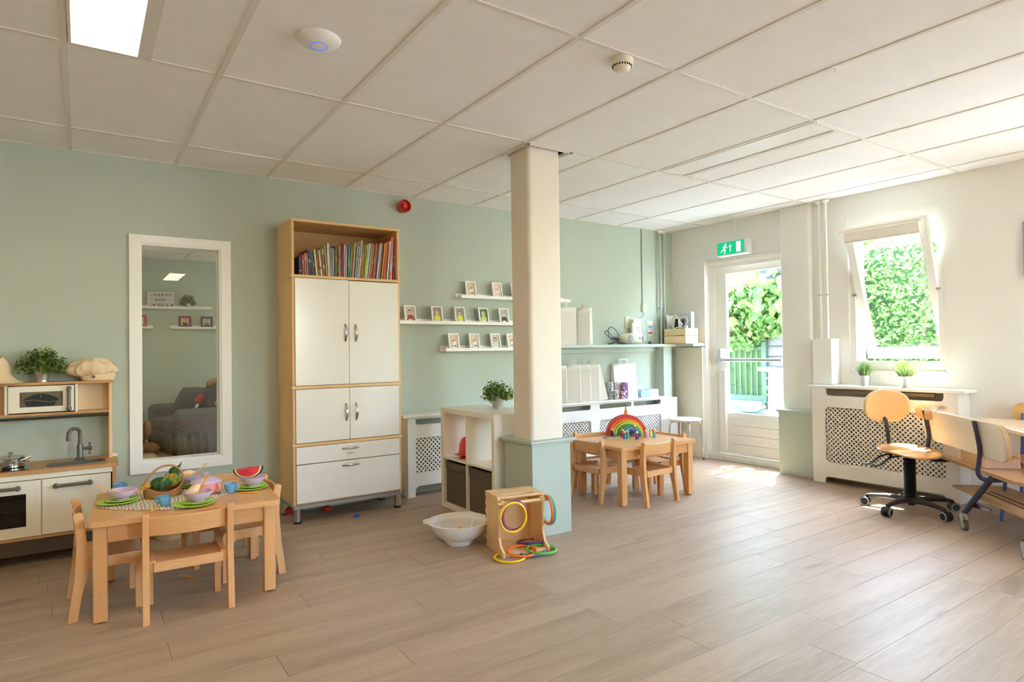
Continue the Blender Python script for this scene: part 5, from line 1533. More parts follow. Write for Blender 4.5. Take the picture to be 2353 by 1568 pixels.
def carton(x, y, w, d, h, m, rz, label):
    t = thing('painted_carton', label, 'painted box', (x, y, ZC), rz, 'paint-swirled cartons')
    B().rbox(-w/2, w/2, -d/2, d/2, 0, h, 0.002, seg=1).obj('body', m, t)
    B().rbox(-w/2+0.004, w/2-0.004, -d/2+0.004, d/2-0.004, h, h+0.003, 0.001, seg=1).obj('top_flap', PAPER, t)
carton(4.50, 4.76, 0.045, 0.045, 0.175, swirl('swirl_green', [(236, 230, 222), (30, 90, 80), (226, 222, 216), (60, 110, 110)]), 0.2, 'tall carton painted green and white beside the bag row')
carton(4.575, 4.775, 0.055, 0.05, 0.175, swirl('swirl_mauve', [(160, 116, 120), (200, 176, 172), (132, 90, 98), (216, 206, 200)]), 0.1, 'tall carton painted mauve, between the green and purple ones')
carton(4.675, 4.74, 0.068, 0.045, 0.172, swirl('swirl_purple', [(126, 70, 150), (100, 46, 90), (150, 100, 176), (236, 226, 224)]), 0.05, 'tall carton painted purple, in front of the lone paper bag')
carton(4.535, 4.725, 0.060, 0.04, 0.092, swirl('swirl_mixed', [(232, 226, 214), (90, 40, 50), (226, 222, 214), (40, 80, 90)], 22), 0.1, 'short marbled carton in front of the green carton')
carton(4.615, 4.725, 0.036, 0.04, 0.080, swirl('swirl_orange', [(40, 30, 50), (226, 110, 60), (230, 220, 206), (60, 40, 80)], 22), 0.1, 'short dark and orange carton in front of the mauve carton')
t = thing('pencil', 'pale blue pencil standing between the mauve and short cartons', 'pencil', (4.557, 4.743, ZC), rot=(0, 0.08, 0)); B().cyl((0, 0, 0), (0, 0, 0.12), 0.004, n=6).obj('shaft', mat('pencil_blue', (130, 170, 220), 0.4), t)
t = thing('tissue_box', 'pale blue tissue box with a tissue pulled up on the radiator cover', 'tissue box', (4.975, 4.78, ZC), 0.05)
B().rbox(-0.075, 0.075, -0.055, 0.055, 0, 0.075, 0.003).obj('body', mat('tissue_blue', (170, 208, 228), 0.5, var=0.12, vscale=14), t)
b = B(); b.grid(lambda u, v: (-0.05+0.09*u+0.01*math.sin(5*v), 0.02*math.sin(6*u+2*v)*(1-v), 0.075+0.055*v*(1-abs(u-.3))), 10, 6); o = b.obj('tissue', PAPER, t); so = o.modifiers.new('t', 'SOLIDIFY'); so.thickness = 0.001
t = thing('tissue_box', 'white tissue box beside the blue one at the end of the cover', 'tissue box', (5.12, 4.78, ZC), -0.05)
B().rbox(-0.060, 0.060, -0.050, 0.050, 0, 0.078, 0.003).obj('body', PAPER, t)
b = B(); b.prism(rrect(-0.035, 0.035, -0.012, 0.012, 0.010), 0.078, 0.0785, 'z'); b.obj('slot', mat('slot_grey', (190, 200, 206), 0.7), t)

# radio
RC_ = mat('radio_cream', (226, 224, 204), 0.35)
t = thing('radio', 'rounded cream portable radio with CD lid on the wall shelf', 'radio', (4.815, 4.755, ZS), -0.08)
b = B(); b.grid(lambda u, v: (0.155*math.copysign(abs(math.cos(2*PI*u))**0.75, math.cos(2*PI*u))*math.sin(PI*v)**0.45, 0.090*math.copysign(abs(math.sin(2*PI*u))**0.75, math.sin(2*PI*u))*math.sin(PI*v)**0.45, 0.062-0.058*math.cos(PI*v)), 44, 16, cu=True); b.obj('body', RC_, t, smooth=180)
for x in (-0.085, 0.095):
    b = B(); b.T = Matrix.Translation((x, -0.078, 0.058)) @ Matrix.Rotation(PI/2, 4, 'X') @ Matrix.Rotation(0.35 if x > 0 else -0.35, 4, 'Y'); b.lathe([(0, 0.010), (0.020, 0.012), (0.032, 0.008), (0.034, 0.0)], 24, sy=1.1); b.obj('speaker', mat('speaker_grey', (170, 170, 168), 0.6, bump=0.5, bscale=600), t)
b = B(); b.prism(rrect(-0.035, 0.045, 0.028, 0.088, 0.015), -0.094, -0.086, 'y'); b.obj('control_panel', mat('panel_silver', (214, 216, 222), 0.35), t)
b = B(); b.box(0.018, 0.034, -0.0955, -0.093, 0.052, 0.072); b.obj('display', mat('lcd_grey', (90, 100, 104), 0.3), t)
b = B(); b.T = Matrix.Translation((-0.008, -0.094, 0.058)) @ Matrix.Rotation(PI/2, 4, 'X'); b.lathe([(0.010, 0.0), (0.012, 0.002), (0.010, 0.003), (0, 0.003)], 20); b.obj('dial', PAPER, t)
t = thing('power_cable', 'coiled black power cable left of the radio on the wall shelf', 'cable', (0, 0, 0))
b = B(); b.tube(bez([(4.70, 4.83, 1.34), (4.66, 4.84, 1.40), (4.58, 4.83, 1.43), (4.53, 4.82, 1.38), (4.56, 4.81, 1.31), (4.64, 4.78, 1.285), (4.56, 4.76, 1.275), (4.50, 4.74, 1.258), (4.43, 4.72, 1.2505),
   (4.47, 4.71, 1.2505), (4.56, 4.73, 1.27), (4.64, 4.77, 1.30), (4.56, 4.79, 1.31), (4.50, 4.81, 1.345), (4.49, 4.82, 1.38), (4.53, 4.82, 1.385), (4.57, 4.80, 1.33), (4.66, 4.78, 1.30)], 6), 0.0038, 7); b.obj('cord', BLACKP, t)
t = thing('wall_telephone', 'cream telephone with keypad hung on the sage wall above the radio', 'telephone', (4.945, YW-0.001, 1.31), 0)
PH = mat('phone_cream', (234, 230, 212), 0.4)
b = B(); b.T = Matrix.Rotation(-0.06, 4, 'X'); b.rbox(-0.060, 0.085, -0.045, -0.002, 0, 0.215, 0.010); b.obj('base', PH, t)
b = B(); b.rbox(-0.082, -0.035, -0.075, -0.042, 0.012, 0.205, 0.012); b.rbox(-0.082, -0.035, -0.090, -0.050, 0.012, 0.052, 0.010); b.rbox(-0.082, -0.035, -0.090, -0.050, 0.165, 0.205, 0.010); b.obj('handset', PH, t)
for i in range(3):
    for j in range(4):
        B().rbox(0.005+0.022*i, 0.018+0.022*i, -0.051, -0.043, 0.045+0.022*j, 0.055+0.022*j, 0.002, seg=1).obj('key', mat('phone_key', (206, 204, 190), 0.5), t)
B().rbox(-0.01, 0.01, -0.0515, -0.045, 0.16, 0.19, 0.001, seg=1).obj('label', PAPER, t)
t = thing('telephone_cord', 'thin dark cord from the junction box down to the telephone', 'cord', (0, 0, 0)); B().tube(bez([(5.10, YW-0.015, 1.60), (5.10, YW-0.018, 1.57), (5.06, YW-0.02, 1.54), (5.02, YW-0.02, 1.52)], 5), 0.0022, 6).obj('cord', mat('cord_dark', (70, 84, 78), 0.5), t)
t = thing('cable_conduit', 'thin dark green conduit running from ceiling to junction box', 'conduit', (0, 0, 0)); B().rbox(5.088, 5.102, YW-0.012, YW-0.001, 1.67, CE-0.002, 0.002).obj('duct', mat('conduit_green', (150, 166, 150), 0.5), t)
t = thing('junction_box', 'small cream junction box at the lower end of the conduit', 'socket', (5.10, YW, 1.60)); B().rbox(-0.022, 0.026, -0.030, -0.001, 0, 0.085, 0.004).obj('housing', PH, t); B().rbox(-0.012, 0.018, -0.034, -0.028, 0.03, 0.070, 0.002).obj('plug', mat('plug_beige', (200, 196, 176), 0.5), t)
t = thing('power_socket', 'double white power socket on the sage wall above the shelf', 'socket', (4.865, YW, 1.425)); B().prism(rrect(-0.040, 0.040, 0, 0.118, 0.010), -0.010, -0.001, 'y').obj('plate', PH, t)
for z in (0.030, 0.088):
    b = B(); b.T = Matrix.Translation((0, -0.0095, z)) @ Matrix.Rotation(PI/2, 4, 'X'); b.lathe([(0.022, 0.0), (0.024, 0.003), (0.021, 0.003), (0.020, -0.001), (0, -0.001)], 24); o = b.obj('outlet', PH, t)
    b = B(); b.T = Matrix.Translation((0, -0.0095, z)) @ Matrix.Rotation(PI/2, 4, 'X'); b.cyl((-0.009, 0, 0), (-0.009, 0, 0.0012), 0.0028, n=8); b.cyl((0.009, 0, 0), (0.009, 0, 0.0012), 0.0028, n=8); b.obj('pin_hole', DARKGAP, o)
t = thing('colour_card', 'white card with yellow, blue, red and green stripes beside the telephone', 'card', (5.165, YW-0.002, 1.345), 0)
B().box(0, 0.085, -0.003, 0, 0, 0.16).obj('card', PAPER, t)
for z, c in ((0.105, (236, 186, 40)), (0.086, (40, 100, 190)), (0.050, (180, 184, 190)), (0.024, (206, 50, 44)), (0.010, (80, 160, 80))):
    B().box(0.006, 0.079, -0.0036, -0.003, z, z+0.015 if z != 0.050 else z+0.034).obj('stripe', mat('stripe_%d_%d' % (c[0], c[1]), c, 0.5), t)
t = thing('computer_mouse', 'dark grey computer mouse on the shelf right of the radio', 'computer mouse', (5.06, 4.72, ZS), 0.9)
b = B(); b.grid(lambda u, v: (0.052*math.cos(2*PI*u)*math.cos(v*PI/2)**0.6, 0.030*math.sin(2*PI*u)*math.cos(v*PI/2)**0.6, 0.030*math.sin(v*PI/2)), 28, 8, cu=True); b.obj('body', mat('mouse_grey', (80, 86, 92), 0.35), t, smooth=180)
b = B(); b.tube(bez([(0.05, 0, 0.006), (0.09, 0.01, 0.004), (0.12, -0.02, 0.004)], 5), 0.0018, 6); b.obj('cord', BLACKP, t)
t = thing('paper_sheet', 'small pale blue paper lying on the shelf left of the cable', 'paper', (4.33, 4.70, ZS), 0.1); B().box(-0.06, 0.06, -0.025, 0.025, 0.0002, 0.002).obj('sheet', mat('paper_blue', (160, 200, 236), 0.6), t)
# pipes in the corner
def pipe(x, y, z0, z1, label, clamps, m=SAGE2, r=0.0115, fl=True, cd=(0, 1)):
    t = thing('heating_pipe', label, 'pipe', (x, y, 0), 0, 'vertical heating pipes')
    B().cyl((0, 0, z0), (0, 0, z1), r, n=14, caps=True).obj('tube', m, t)
    if fl:
        b = B(); b.lathe([(r, -0.030), (r+0.008, -0.022), (r+0.022, -0.006), (r+0.022, 0)], 24, (0, 0, z1)); b.obj('collar', WHITE, t)
    for z in clamps:
        b = B(); b.lathe([(r+0.001, -0.006), (r+0.004, -0.005), (r+0.004, 0.005), (r+0.001, 0.006)], 16, (0, 0, z)); b.tube([(0, 0, z), (cd[0]*0.04, cd[1]*0.04, z)], 0.003, 6); b.obj('clamp', METAL, t)
pipe(5.345, YW-0.042, 1.245, CE, 'left sage pipe in the corner behind the wooden crate', [1.655])
pipe(5.405, YW-0.042, 1.245, CE, 'right sage pipe in the corner behind the wooden crate', [1.655])
pipe(5.545, 3.098, 1.262, CE, 'white pipe above the boxed casing, next to the pilaster', [1.662], WHITE, cd=(1, 0))
pipe(5.545, 3.036, 1.262, CE, 'white pipe above the boxed casing, nearer to the window', [1.662], WHITE, cd=(1, 0))
t = thing('pipe_casing', 'white boxed pipe casing on the end of the window radiator cover', 'pipe casing', (0, 0, 0))
B().rbox(5.45, XW-0.002, 2.957, 3.130, 0.858, 1.255, 0.003).obj('box', WHITE, t); B().rbox(5.442, XW-0.002, 2.950, 3.136, 1.252, 1.262, 0.002).obj('lid', WHITE, t)

# crate with things
PINE = wood('crate_pine', (226, 200, 152), (240, 220, 178), 'X', 6.0, 0.55, rnd=0.04, bump=0.0, knots=True)
PINEY = wood('crate_pine_y', (226, 200, 152), (240, 220, 178), 'Y', 6.0, 0.55, rnd=0.04, bump=0.0, knots=True)
t = thing('wooden_crate', 'slatted pine crate of odds and ends on the shelf in the corner', 'crate', (5.333, 4.475, ZS+0.008))
cw, cdp, ch = 0.205, 0.30, 0.158
for z in (0.002, 0.083):
    B().rbox(0, 0.010, 0, cdp, z, z+0.075, 0.0015, seg=1).obj('slat', PINEY, t); B().rbox(cw-0.010, cw, 0, cdp, z, z+0.075, 0.0015, seg=1).obj('slat', PINEY, t)
    B().rbox(0.010, cw-0.010, 0.0, 0.010, z, z+0.075, 0.0015, seg=1).obj('slat', PINE, t); B().rbox(0.010, cw-0.010, cdp-0.010, cdp, z, z+0.075, 0.0015, seg=1).obj('slat', PINE, t)
for x in (0.012, cw-0.027):
    for y in (0.012, cdp-0.027):
        B().box(x, x+0.015, y, y+0.015, 0, ch-0.006).obj('corner_post', PINE, t)
B().box(0.011, cw-0.011, 0.011, cdp-0.011, 0.0, 0.006).obj('bottom', PINE, t)
t = thing('cork_board', 'thin tan board lying under the pine crate', 'board', (5.32, 4.45, ZS)); B().rbox(-0.02, 0.25, -0.012, 0.33, 0, 0.0075, 0.002).obj('sheet', mat('tan_board', (222, 184, 140), 0.6), t)
CZ = ZS+0.016
t = thing('black_sleeve', 'two black fabric sleeves upright in the pine crate', 'sleeve', (5.43, 4.655, CZ), rot=(0.0, 0.0, 0.0))
for i, a in enumerate((-0.06, 0.05)):
    b = B(); b.T = Matrix.Rotation(0.1+a, 4, 'X'); b.rbox(-0.06, 0.07, -0.016+0.04*i-0.02, 0.012+0.04*i-0.02, 0.0, 0.26, 0.008); b.obj('sleeve', mat('sleeve_black', (50, 50, 54), 0.7), t)
t = thing('plastic_pouch', 'white plastic pouch sticking up from the crate beside the black sleeves', 'pouch', (5.44, 4.725, CZ), rot=(-0.12, 0, 0)); b = B(); b.grid(lambda u, v: (-0.07+0.15*u, 0.012*math.sin(3*u+2*v), 0.31*v-0.02*u), 8, 8); o = b.obj('pouch', PAPER, t); so = o.modifiers.new('t', 'SOLIDIFY'); so.thickness = 0.003
t = thing('binder', 'tall light grey binder standing in the crate against the wall', 'binder', (5.50, 4.515, CZ), rot=(0, 0.03, 0)); B().rbox(-0.028, 0.024, 0, 0.16, 0, 0.33, 0.003).obj('cover', mat('binder_grey', (206, 210, 212), 0.5), t); B().box(-0.022, 0.018, -0.001, 0.155, 0.006, 0.332).obj('pages', PAPER, t)
t = thing('white_charger_cable', 'looped white charger cable spilling over the crate edge', 'cable', (0, 0, 0))
b = B(); b.tube(bez([(5.315, 4.66, 1.372), (5.33, 4.63, 1.410), (5.36, 4.60, 1.425), (5.39, 4.555, 1.425), (5.40, 4.52, 1.455), (5.40, 4.50, 1.50), (5.39, 4.52, 1.535), (5.38, 4.57, 1.53), (5.37, 4.60, 1.48), (5.38, 4.58, 1.43), (5.40, 4.53, 1.42)], 6), 0.004, 8); b.rbox(5.385, 5.415, 4.505, 4.53, 1.412, 1.440, 0.004); b.obj('cable', mat('cable_white', (238, 236, 232), 0.4), t)
t = thing('white_folder', 'white card folder slanting out of the crate above the sleeves', 'folder', (5.40, 4.56, 1.44), rot=(-0.75, 0, 0)); B().rbox(-0.02, -0.016, -0.02, 0.11, 0, 0.16, 0.001).obj('card', PAPER, t)

# ------------------------------------------------------------------ stool in the corner
t = thing('round_stool', 'white stool with chrome legs standing before the cream corner panel', 'stool', (5.300, 4.475, 0), 0.2)
b = B(); b.lathe([(0, 0.425), (0.150, 0.425), (0.172, 0.430), (0.178, 0.440), (0.172, 0.449), (0.14, 0.452), (0, 0.450)], 40); b.obj('seat', mat('stool_white', (240, 236, 226), 0.4), t)
b = B(); b.lathe([(0, 0.420), (0.155, 0.420), (0.160, 0.425), (0, 0.425)], 40); b.obj('seat_underside', BIRCHX, t)
CHROME = mat('chrome', (214, 216, 220), 0.12, metal=1.0)
for k_ in range(4):
    a = PI/4+k_*PI/2
    b = B(); R_ = Matrix.Rotation(a, 4, 'Z'); b.T = R_
    b.tube(bez([(0.04, 0, 0.414), (0.12, 0, 0.414), (0.152, 0, 0.400), (0.165, 0, 0.36), (0.180, 0, 0.2), (0.196, 0, 0.02)], 6), 0.009, 10)
    o = b.obj('leg', CHROME, t)
    b = B(R_); b.cyl((0.1945, 0, 0.030), (0.197, 0, 0), 0.013, n=14); b.obj('rubber_foot', mat('foot_grey', (120, 120, 120), 0.6), o)

# ------------------------------------------------------------------ exit sign
t = thing('exit_sign', 'green emergency exit sign with running man, arrow and door over the garden door', 'sign', (5.50, 3.975, 2.140), -PI/2)
# local: x runs to the right when facing the sign, the sign faces local -y
b = B(); b.prism([(0.0, 0.0), (-0.038, 0.004), (-0.050, 0.030), (-0.052, 0.074), (-0.050, 0.118), (-0.038, 0.144), (0.0, 0.148), (0.045, 0.148), (0.045, 0.0)], -0.178, 0.178, 'x'); b.obj('housing', mat('sign_housing', (226, 228, 228), 0.3), t, smooth=30)
b = B(); b.box(-0.155, 0.155, -0.056, -0.049, 0.012, 0.136); b.obj('green_panel', emis('exit_green', (0.01, 0.42, 0.17), 0.85), t)
SW = emis('exit_white', (0.85, 1.0, 0.9), 0.9)
def pic(polys, name):
    b = B()
    for p in polys: b.prism(p, -0.0575, -0.0560, 'y')
    return b.obj(name, SW, t)
def circ(cx, cz, r, n=16): return [(cx+r*math.cos(2*PI*i/n), cz+r*math.sin(2*PI*i/n)) for i in range(n)]
pic([circ(-0.055, 0.113, 0.0095), [(-0.062, 0.101), (-0.078, 0.100), (-0.094, 0.084), (-0.088, 0.079), (-0.076, 0.091), (-0.070, 0.091), (-0.082, 0.066), (-0.100, 0.058), (-0.118, 0.038), (-0.112, 0.032), (-0.094, 0.048), (-0.074, 0.057), (-0.066, 0.048), (-0.074, 0.018), (-0.066, 0.015), (-0.055, 0.050), (-0.062, 0.068), (-0.056, 0.084), (-0.044, 0.074), (-0.034, 0.084), (-0.038, 0.089), (-0.044, 0.084), (-0.052, 0.098)]], 'running_man')
pic([[(-0.004, 0.030), (0.004, 0.030), (0.004, 0.084), (0.018, 0.084), (0.0, 0.108), (-0.018, 0.084), (-0.004, 0.084)]], 'arrow')
pic([[(0.072, 0.022), (0.122, 0.022), (0.122, 0.126), (0.072, 0.126)]], 'door_symbol')
b = B(); b.cyl((0, 0.02, 0.148), (0, 0.02, CE-2.140), 0.006, n=10); b.rbox(-0.02, 0.02, 0.005, 0.035, CE-2.140-0.012, CE-2.140-0.001, 0.003); b.rbox(-0.010, 0.010, 0.010, 0.030, 0.29, 0.305, 0.002); b.obj('hanging_rod', WHITE, t)

# ------------------------------------------------------------------ window radiator cover
t = thing('radiator_cover', 'tall white radiator cover with fretwork under the open window', 'radiator cover', (0, 0, 0), 0, 'white fretwork radiator covers')
XR = 5.371
outl = [(3.100, 0), (3.100, 0.830), (1.970, 0.830), (1.970, 0), (2.055, 0), (2.058, 0.035), (2.075, 0.052), (2.10, 0.058), (2.95, 0.058), (2.975, 0.052), (2.992, 0.035), (2.995, 0)]
B().prism(outl, XR, XR+0.018, 'x', [rrect(2.056, 2.985, 0.178, 0.664, 0.035, 5), rrect(2.062, 2.975, 0.765, 0.829, 0.030, 5, (1, 1, 0, 0))]).obj('front_board', WHITE, t, smooth=30)
lattice(t, 2.052, 2.989, 0.174, 0.668, XR+0.013, 'x')
B().rbox(XR-0.028, XW-0.003, 1.918, 3.125, 0.829, 0.855, 0.008).obj('top_board', WHITE, t)
B().box(XR+0.0185, XW-0.003, 1.970, 1.986, 0, 0.8285).obj('side_board', WHITE, t); B().box(XR+0.0185, XW-0.003, 3.085, 3.10, 0, 0.8285).obj('side_board', WHITE, t)
b = B()
for i in range(5): b.rbox(5.46, 5.50, 2.07+0.185*i, 2.24+0.185*i, 0.12, 0.74, 0.01)
b.obj('radiator', RADM, t)
B().rbox(5.44, 5.47, 2.15, 2.85, 0.785, 0.815, 0.004).obj('radiator_rail', RADM, t)
potted('potted_plant', 'smaller grassy plant in zinc pot left on the window radiator cover', (5.475, 2.690, 0.8555), 0.032, 0.046, 0.090, False, 0.092, 0.115, 21, 'grassy plants in zinc pots')
potted('potted_plant', 'larger grassy plant in zinc pot right on the window radiator cover', (5.475, 2.370, 0.8555), 0.038, 0.055, 0.092, False, 0.118, 0.125, 22, 'grassy plants in zinc pots')

# ------------------------------------------------------------------ rainbow and pegs on the second table
Z2 = 0.4525
rot_ = -0.70
NRM = Vector((-0.65, -0.76, 0))
RBC = [('rose', (206, 74, 84)), ('red', (222, 62, 44)), ('orange', (238, 134, 40)), ('amber', (236, 182, 50)), ('lime', (206, 212, 76)), ('green', (96, 186, 70)), ('teal', (92, 152, 146)), ('light_blue', (110, 176, 200)), ('blue', (50, 110, 170)), ('indigo', (58, 60, 110)), ('mauve', (122, 92, 122)), ('coral', (222, 100, 96))]
t = thing('rainbow_toy', 'wooden rainbow of twelve nested arches on the far beech table', 'toy', (3.885, 3.925, Z2), rot_)
R0 = 0.176
for i, (n_, c) in enumerate(RBC):
    ro = R0-0.0142*i; ri = ro-0.0132
    sx = 0.0078*max(0, i-2); sy = -0.009*i
    if i == 11: poly = [(ro*math.cos(a), ro*math.sin(a)) for a in [PI*k_/24 for k_ in range(25)]]
    else:
        poly = [(ro*math.cos(a), ro*math.sin(a)) for a in [PI*k_/32 for k_ in range(33)]]+[(ri*math.cos(a), ri*math.sin(a)) for a in [PI-PI*k_/32 for k_ in range(33)]]
    b = B(); b.prism([(p[0]+sx, p[1]+(0 if i else 0)) for p in poly], sy-0.034, sy+0.034, 'y')
    b.obj('arch', mat('rainbow_'+n_, c, 0.55), t, smooth=30)
def peg(x, y, z, c, label):
    t = thing('peg_doll', label, 'peg doll', (x, y, z), 0, 'wooden peg dolls around the rainbow')
    b = B(); b.lathe([(0, 0), (0.0135, 0), (0.0143, 0.003), (0.0135, 0.022), (0.0085, 0.043), (0.004, 0.047), (0, 0.047)], 20); b.obj('body', mat('peg_'+c[0], c[1], 0.55), t)
    b = B(); b.ell((0, 0, 0.056), 0.0105, 0.0105, 0.0105, 16, 10); b.obj('head', mat('peg_head', (238, 208, 160), 0.5), t)
PG = {'indigo': (76, 58, 108), 'red': (226, 60, 44), 'blue': (52, 120, 190), 'green': (84, 170, 66), 'violet': (84, 58, 110), 'lilac': (186, 144, 188), 'lime': (204, 206, 80), 'turquoise': (104, 172, 180), 'orange': (240, 132, 34), 'crimson': (194, 56, 76)}
k2 = 1.0
for cn, x, y, z, lb in [('indigo', 3.744, 3.952, Z2, 'dark purple peg doll at the left foot of the rainbow'), ('red', 3.780, 3.862, Z2, 'red peg doll half behind the blue one'), ('blue', 3.706, 3.762, Z2, 'blue peg doll in front of the rainbow'),
        ('green', 3.753, 3.772, Z2, 'green peg doll beside the blue one'), ('violet', 3.764, 3.681, Z2, 'purple peg doll before the smallest arch'), ('lilac', 3.893, 3.704, Z2, 'lilac peg doll at the right foot of the rainbow'),
        ('lime', 3.985, 3.735, Z2, 'lime peg doll, second last on the right'), ('turquoise', 3.944, 3.655, Z2, 'turquoise peg doll, last on the right')]:
    peg(x, y, z, (cn, PG[cn]), lb)
peg(3.885-0.0, 3.925-0.0, Z2+R0, ('orange', PG['orange']), 'orange peg doll standing on top of the rainbow')
Rr = Matrix.Rotation(rot_, 4, 'Z')
pp = Rr @ Vector((0.0078*8, -0.090, 0))
peg(3.885+pp.x, 3.925+pp.y, Z2+R0-0.0142*10+0.0005, ('crimson', PG['crimson']), 'crimson peg doll standing on the inner arches')
t = thing('card_booklet', 'small green picture booklet lying left of the peg dolls', 'booklet', (3.655, 3.865, Z2), -0.35)
B().rbox(-0.060, 0.060, -0.040, 0.040, 0.0005, 0.008, 0.001, seg=1).obj('pages', PAGES, t); B().box(-0.061, 0.061, -0.041, 0.041, 0.008, 0.0095).obj('cover', swirl('booklet_print', [(96, 140, 70), (60, 96, 50), (200, 90, 60), (140, 170, 120)], 12), t)

# ------------------------------------------------------------------ swivel chair
PLYS = wood('chair_ply', (216, 168, 104), (228, 186, 124), 'Z', 4.0, 0.3, coat=0.3, rnd=0, bump=0)
cc = Vector((4.93, 2.12, 0))
fw = Vector((-0.43, -0.90, 0)).normalized()
ang = math.atan2(fw.y, fw.x)-PI/2
t = thing('swivel_chair', 'plywood swivel chair with black star base beside the window radiator cover', 'chair', cc, ang)
# local: sitter faces +y
b = B()
def sh(u, v):
    a = 2*PI*u
    r = v
    x = 0.195*r*math.copysign(abs(math.cos(a))**0.8, math.cos(a)); y = 0.185*r*math.copysign(abs(math.sin(a))**0.8, math.sin(a))
    z = 0.430+0.028*max(0, -y/0.185)**2-0.022*max(0, y/0.185)**2+0.012*(x/0.195)**2
    return (x, y, z)
b.grid(sh, 44, 10, cu=True)
o = b.obj('seat', wood('seat_ply', (214, 158, 98), (228, 178, 118), 'X', 4.0, 0.25, coat=0.3, rnd=0, bump=0), t, smooth=60); so = o.modifiers.new('t', 'SOLIDIFY'); so.thickness = 0.011
b = B()
for x, y in ((-0.05, -0.05), (0.05, -0.05), (-0.05, 0.06), (0.05, 0.06)): b.ell((x, y, 0.4325), .006, .006, .002, 8, 4)
b.obj('screw', METAL, t)
# backrest: rounded oval shell, facing +y, tilted back
MB = Matrix.Translation((0, -0.225, 0.740)) @ Matrix.Rotation(-0.10, 4, 'X') @ Matrix.Rotation(-0.25, 4, 'Z')
def bk2(u, v):
    a = 2*PI*u
    x = 0.166*v*math.copysign(abs(math.cos(a))**0.82, math.cos(a)); z = 0.124*v*math.copysign(abs(math.sin(a))**0.82, math.sin(a))
    return MB @ Vector((x, 0.9*x*x, z))
b = B(); b.grid(bk2, 48, 10, cu=True); o = b.obj('backrest', PLYS, t, smooth=60); so = o.modifiers.new('t', 'SOLIDIFY'); so.thickness = 0.011
b = B()
for x in (-0.042, 0.042):
    p = MB @ Vector((x, 0.008, 0.0)); b.ell(p, .008, .004, .008, 10, 6)
b.obj('screw', METAL, o)
b = B(); b.tube([(0, -0.245, 0.72), (0, -0.215, 0.60), (0, -0.185, 0.42), (0, -0.175, 0.35)], [(0.017, 0.006)]*4, 8, flat=(1, 0, 0)); b.obj('back_bar', BLACKP, t)
b = B(); b.rbox(-0.045, 0.045, -0.19, 0.06, 0.385, 0.415, 0.008); b.obj('mechanism', BLACKP, t)
for y in (-0.12, -0.03):
    b = B(); b.tube(bez([(0.04, y, 0.392), (0.12, y-0.02, 0.375), (0.19, y-0.03, 0.325), (0.25, y-0.05, 0.320)], 4), [(0.006, 0.006)]*12+[(0.012, 0.006)], 8); b.obj('lever', BLACKP, t)
b = B()
for i in range(26):
    z = 0.105+0.0105*i; b.lathe([(0.034, z), (0.041, z+0.0052), (0.034, z+0.0105)], 24)
b.lathe([(0, 0.10), (0.027, 0.10), (0.027, 0.39), (0, 0.39)], 24); b.obj('bellows_column', mat('bellows_black', (30, 30, 32), 0.35), t)
b = B(); b.lathe([(0.0, 0.045), (0.030, 0.045), (0.038, 0.06), (0.036, 0.10), (0.028, 0.112), (0, 0.112)], 24); b.obj('hub', BLACKP, t)
for k_ in range(5):
    a = math.radians(103+72*k_)-ang
    R_ = Matrix.Rotation(a, 4, 'Z')
    b = B(R_); b.tube([(0.02, 0, 0.082), (0.15, 0, 0.088), (0.262, 0, 0.078), (0.285, 0, 0.070)], [(0.034, 0.024), (0.027, 0.018), (0.019, 0.013), (0.016, 0.013)], 12, flat=(0, 1, 0)); leg = b.obj('leg', BLACKP, t)
    b = B(R_); b.cyl((0.280, 0, 0.078), (0.280, 0, 0.045), 0.010, n=10)
    for s in (-1, 1):
        b.cyl((0.292, s*0.007, 0.032), (0.292, s*0.028, 0.032), 0.032, n=24)
    b.grid(lambda u, v: (0.292+0.035*math.cos(PI*u*0.9+0.2), -0.024+0.048*v, 0.032+0.035*math.sin(PI*u*0.9+0.2)), 12, 1)
    b.obj('caster', mat('caster_black', (44, 44, 46), 0.4), leg)
    b = B(R_)
    for s in (-1, 1): b.tube([(0.292+0.028*math.cos(2*PI*q/24), s*0.0285, 0.032+0.028*math.sin(2*PI*q/24)) for q in range(24)], 0.0034, 6, closed=True)
    b.obj('caster_rim', mat('caster_ring', (190, 190, 186), 0.5), leg)

# ------------------------------------------------------------------ trolley bench
d_ = Vector((-0.723, -0.691, 0)); n_v = Vector((0.691, -0.723, 0))
P0 = Vector((5.107, 1.914, 0))
# local frame: x along d, y along n (away from the viewer), z up
MS = Matrix.Translation(P0) @ Matrix(((d_.x, n_v.x, 0, 0), (d_.y, n_v.y, 0, 0), (0, 0, 1, 0), (0, 0, 0, 1)))
PALE = wood('bench_pale_ply', (226, 214, 190), (238, 228, 208), 'X', 5.0, 0.5, rnd=0, bump=0)
HONEY = wood('bench_honey_ply', (212, 162, 102), (224, 180, 122), 'X', 4.0, 0.3, coat=0.3, rnd=0, bump=0)
EDGE = wood('bench_ply_edge', (168, 128, 84), (196, 160, 114), 'X', 20.0, 0.5, rnd=0, bump=0)
rotb = MS.to_euler()
t = thing('trolley_bench', 'plywood bench on casters with a pale back board and navy tube frame', 'bench', (0, 0, 0))
t.matrix_world = Matrix.Translation(P0) @ Matrix.Rotation(math.atan2(d_.y, d_.x), 4, 'Z')
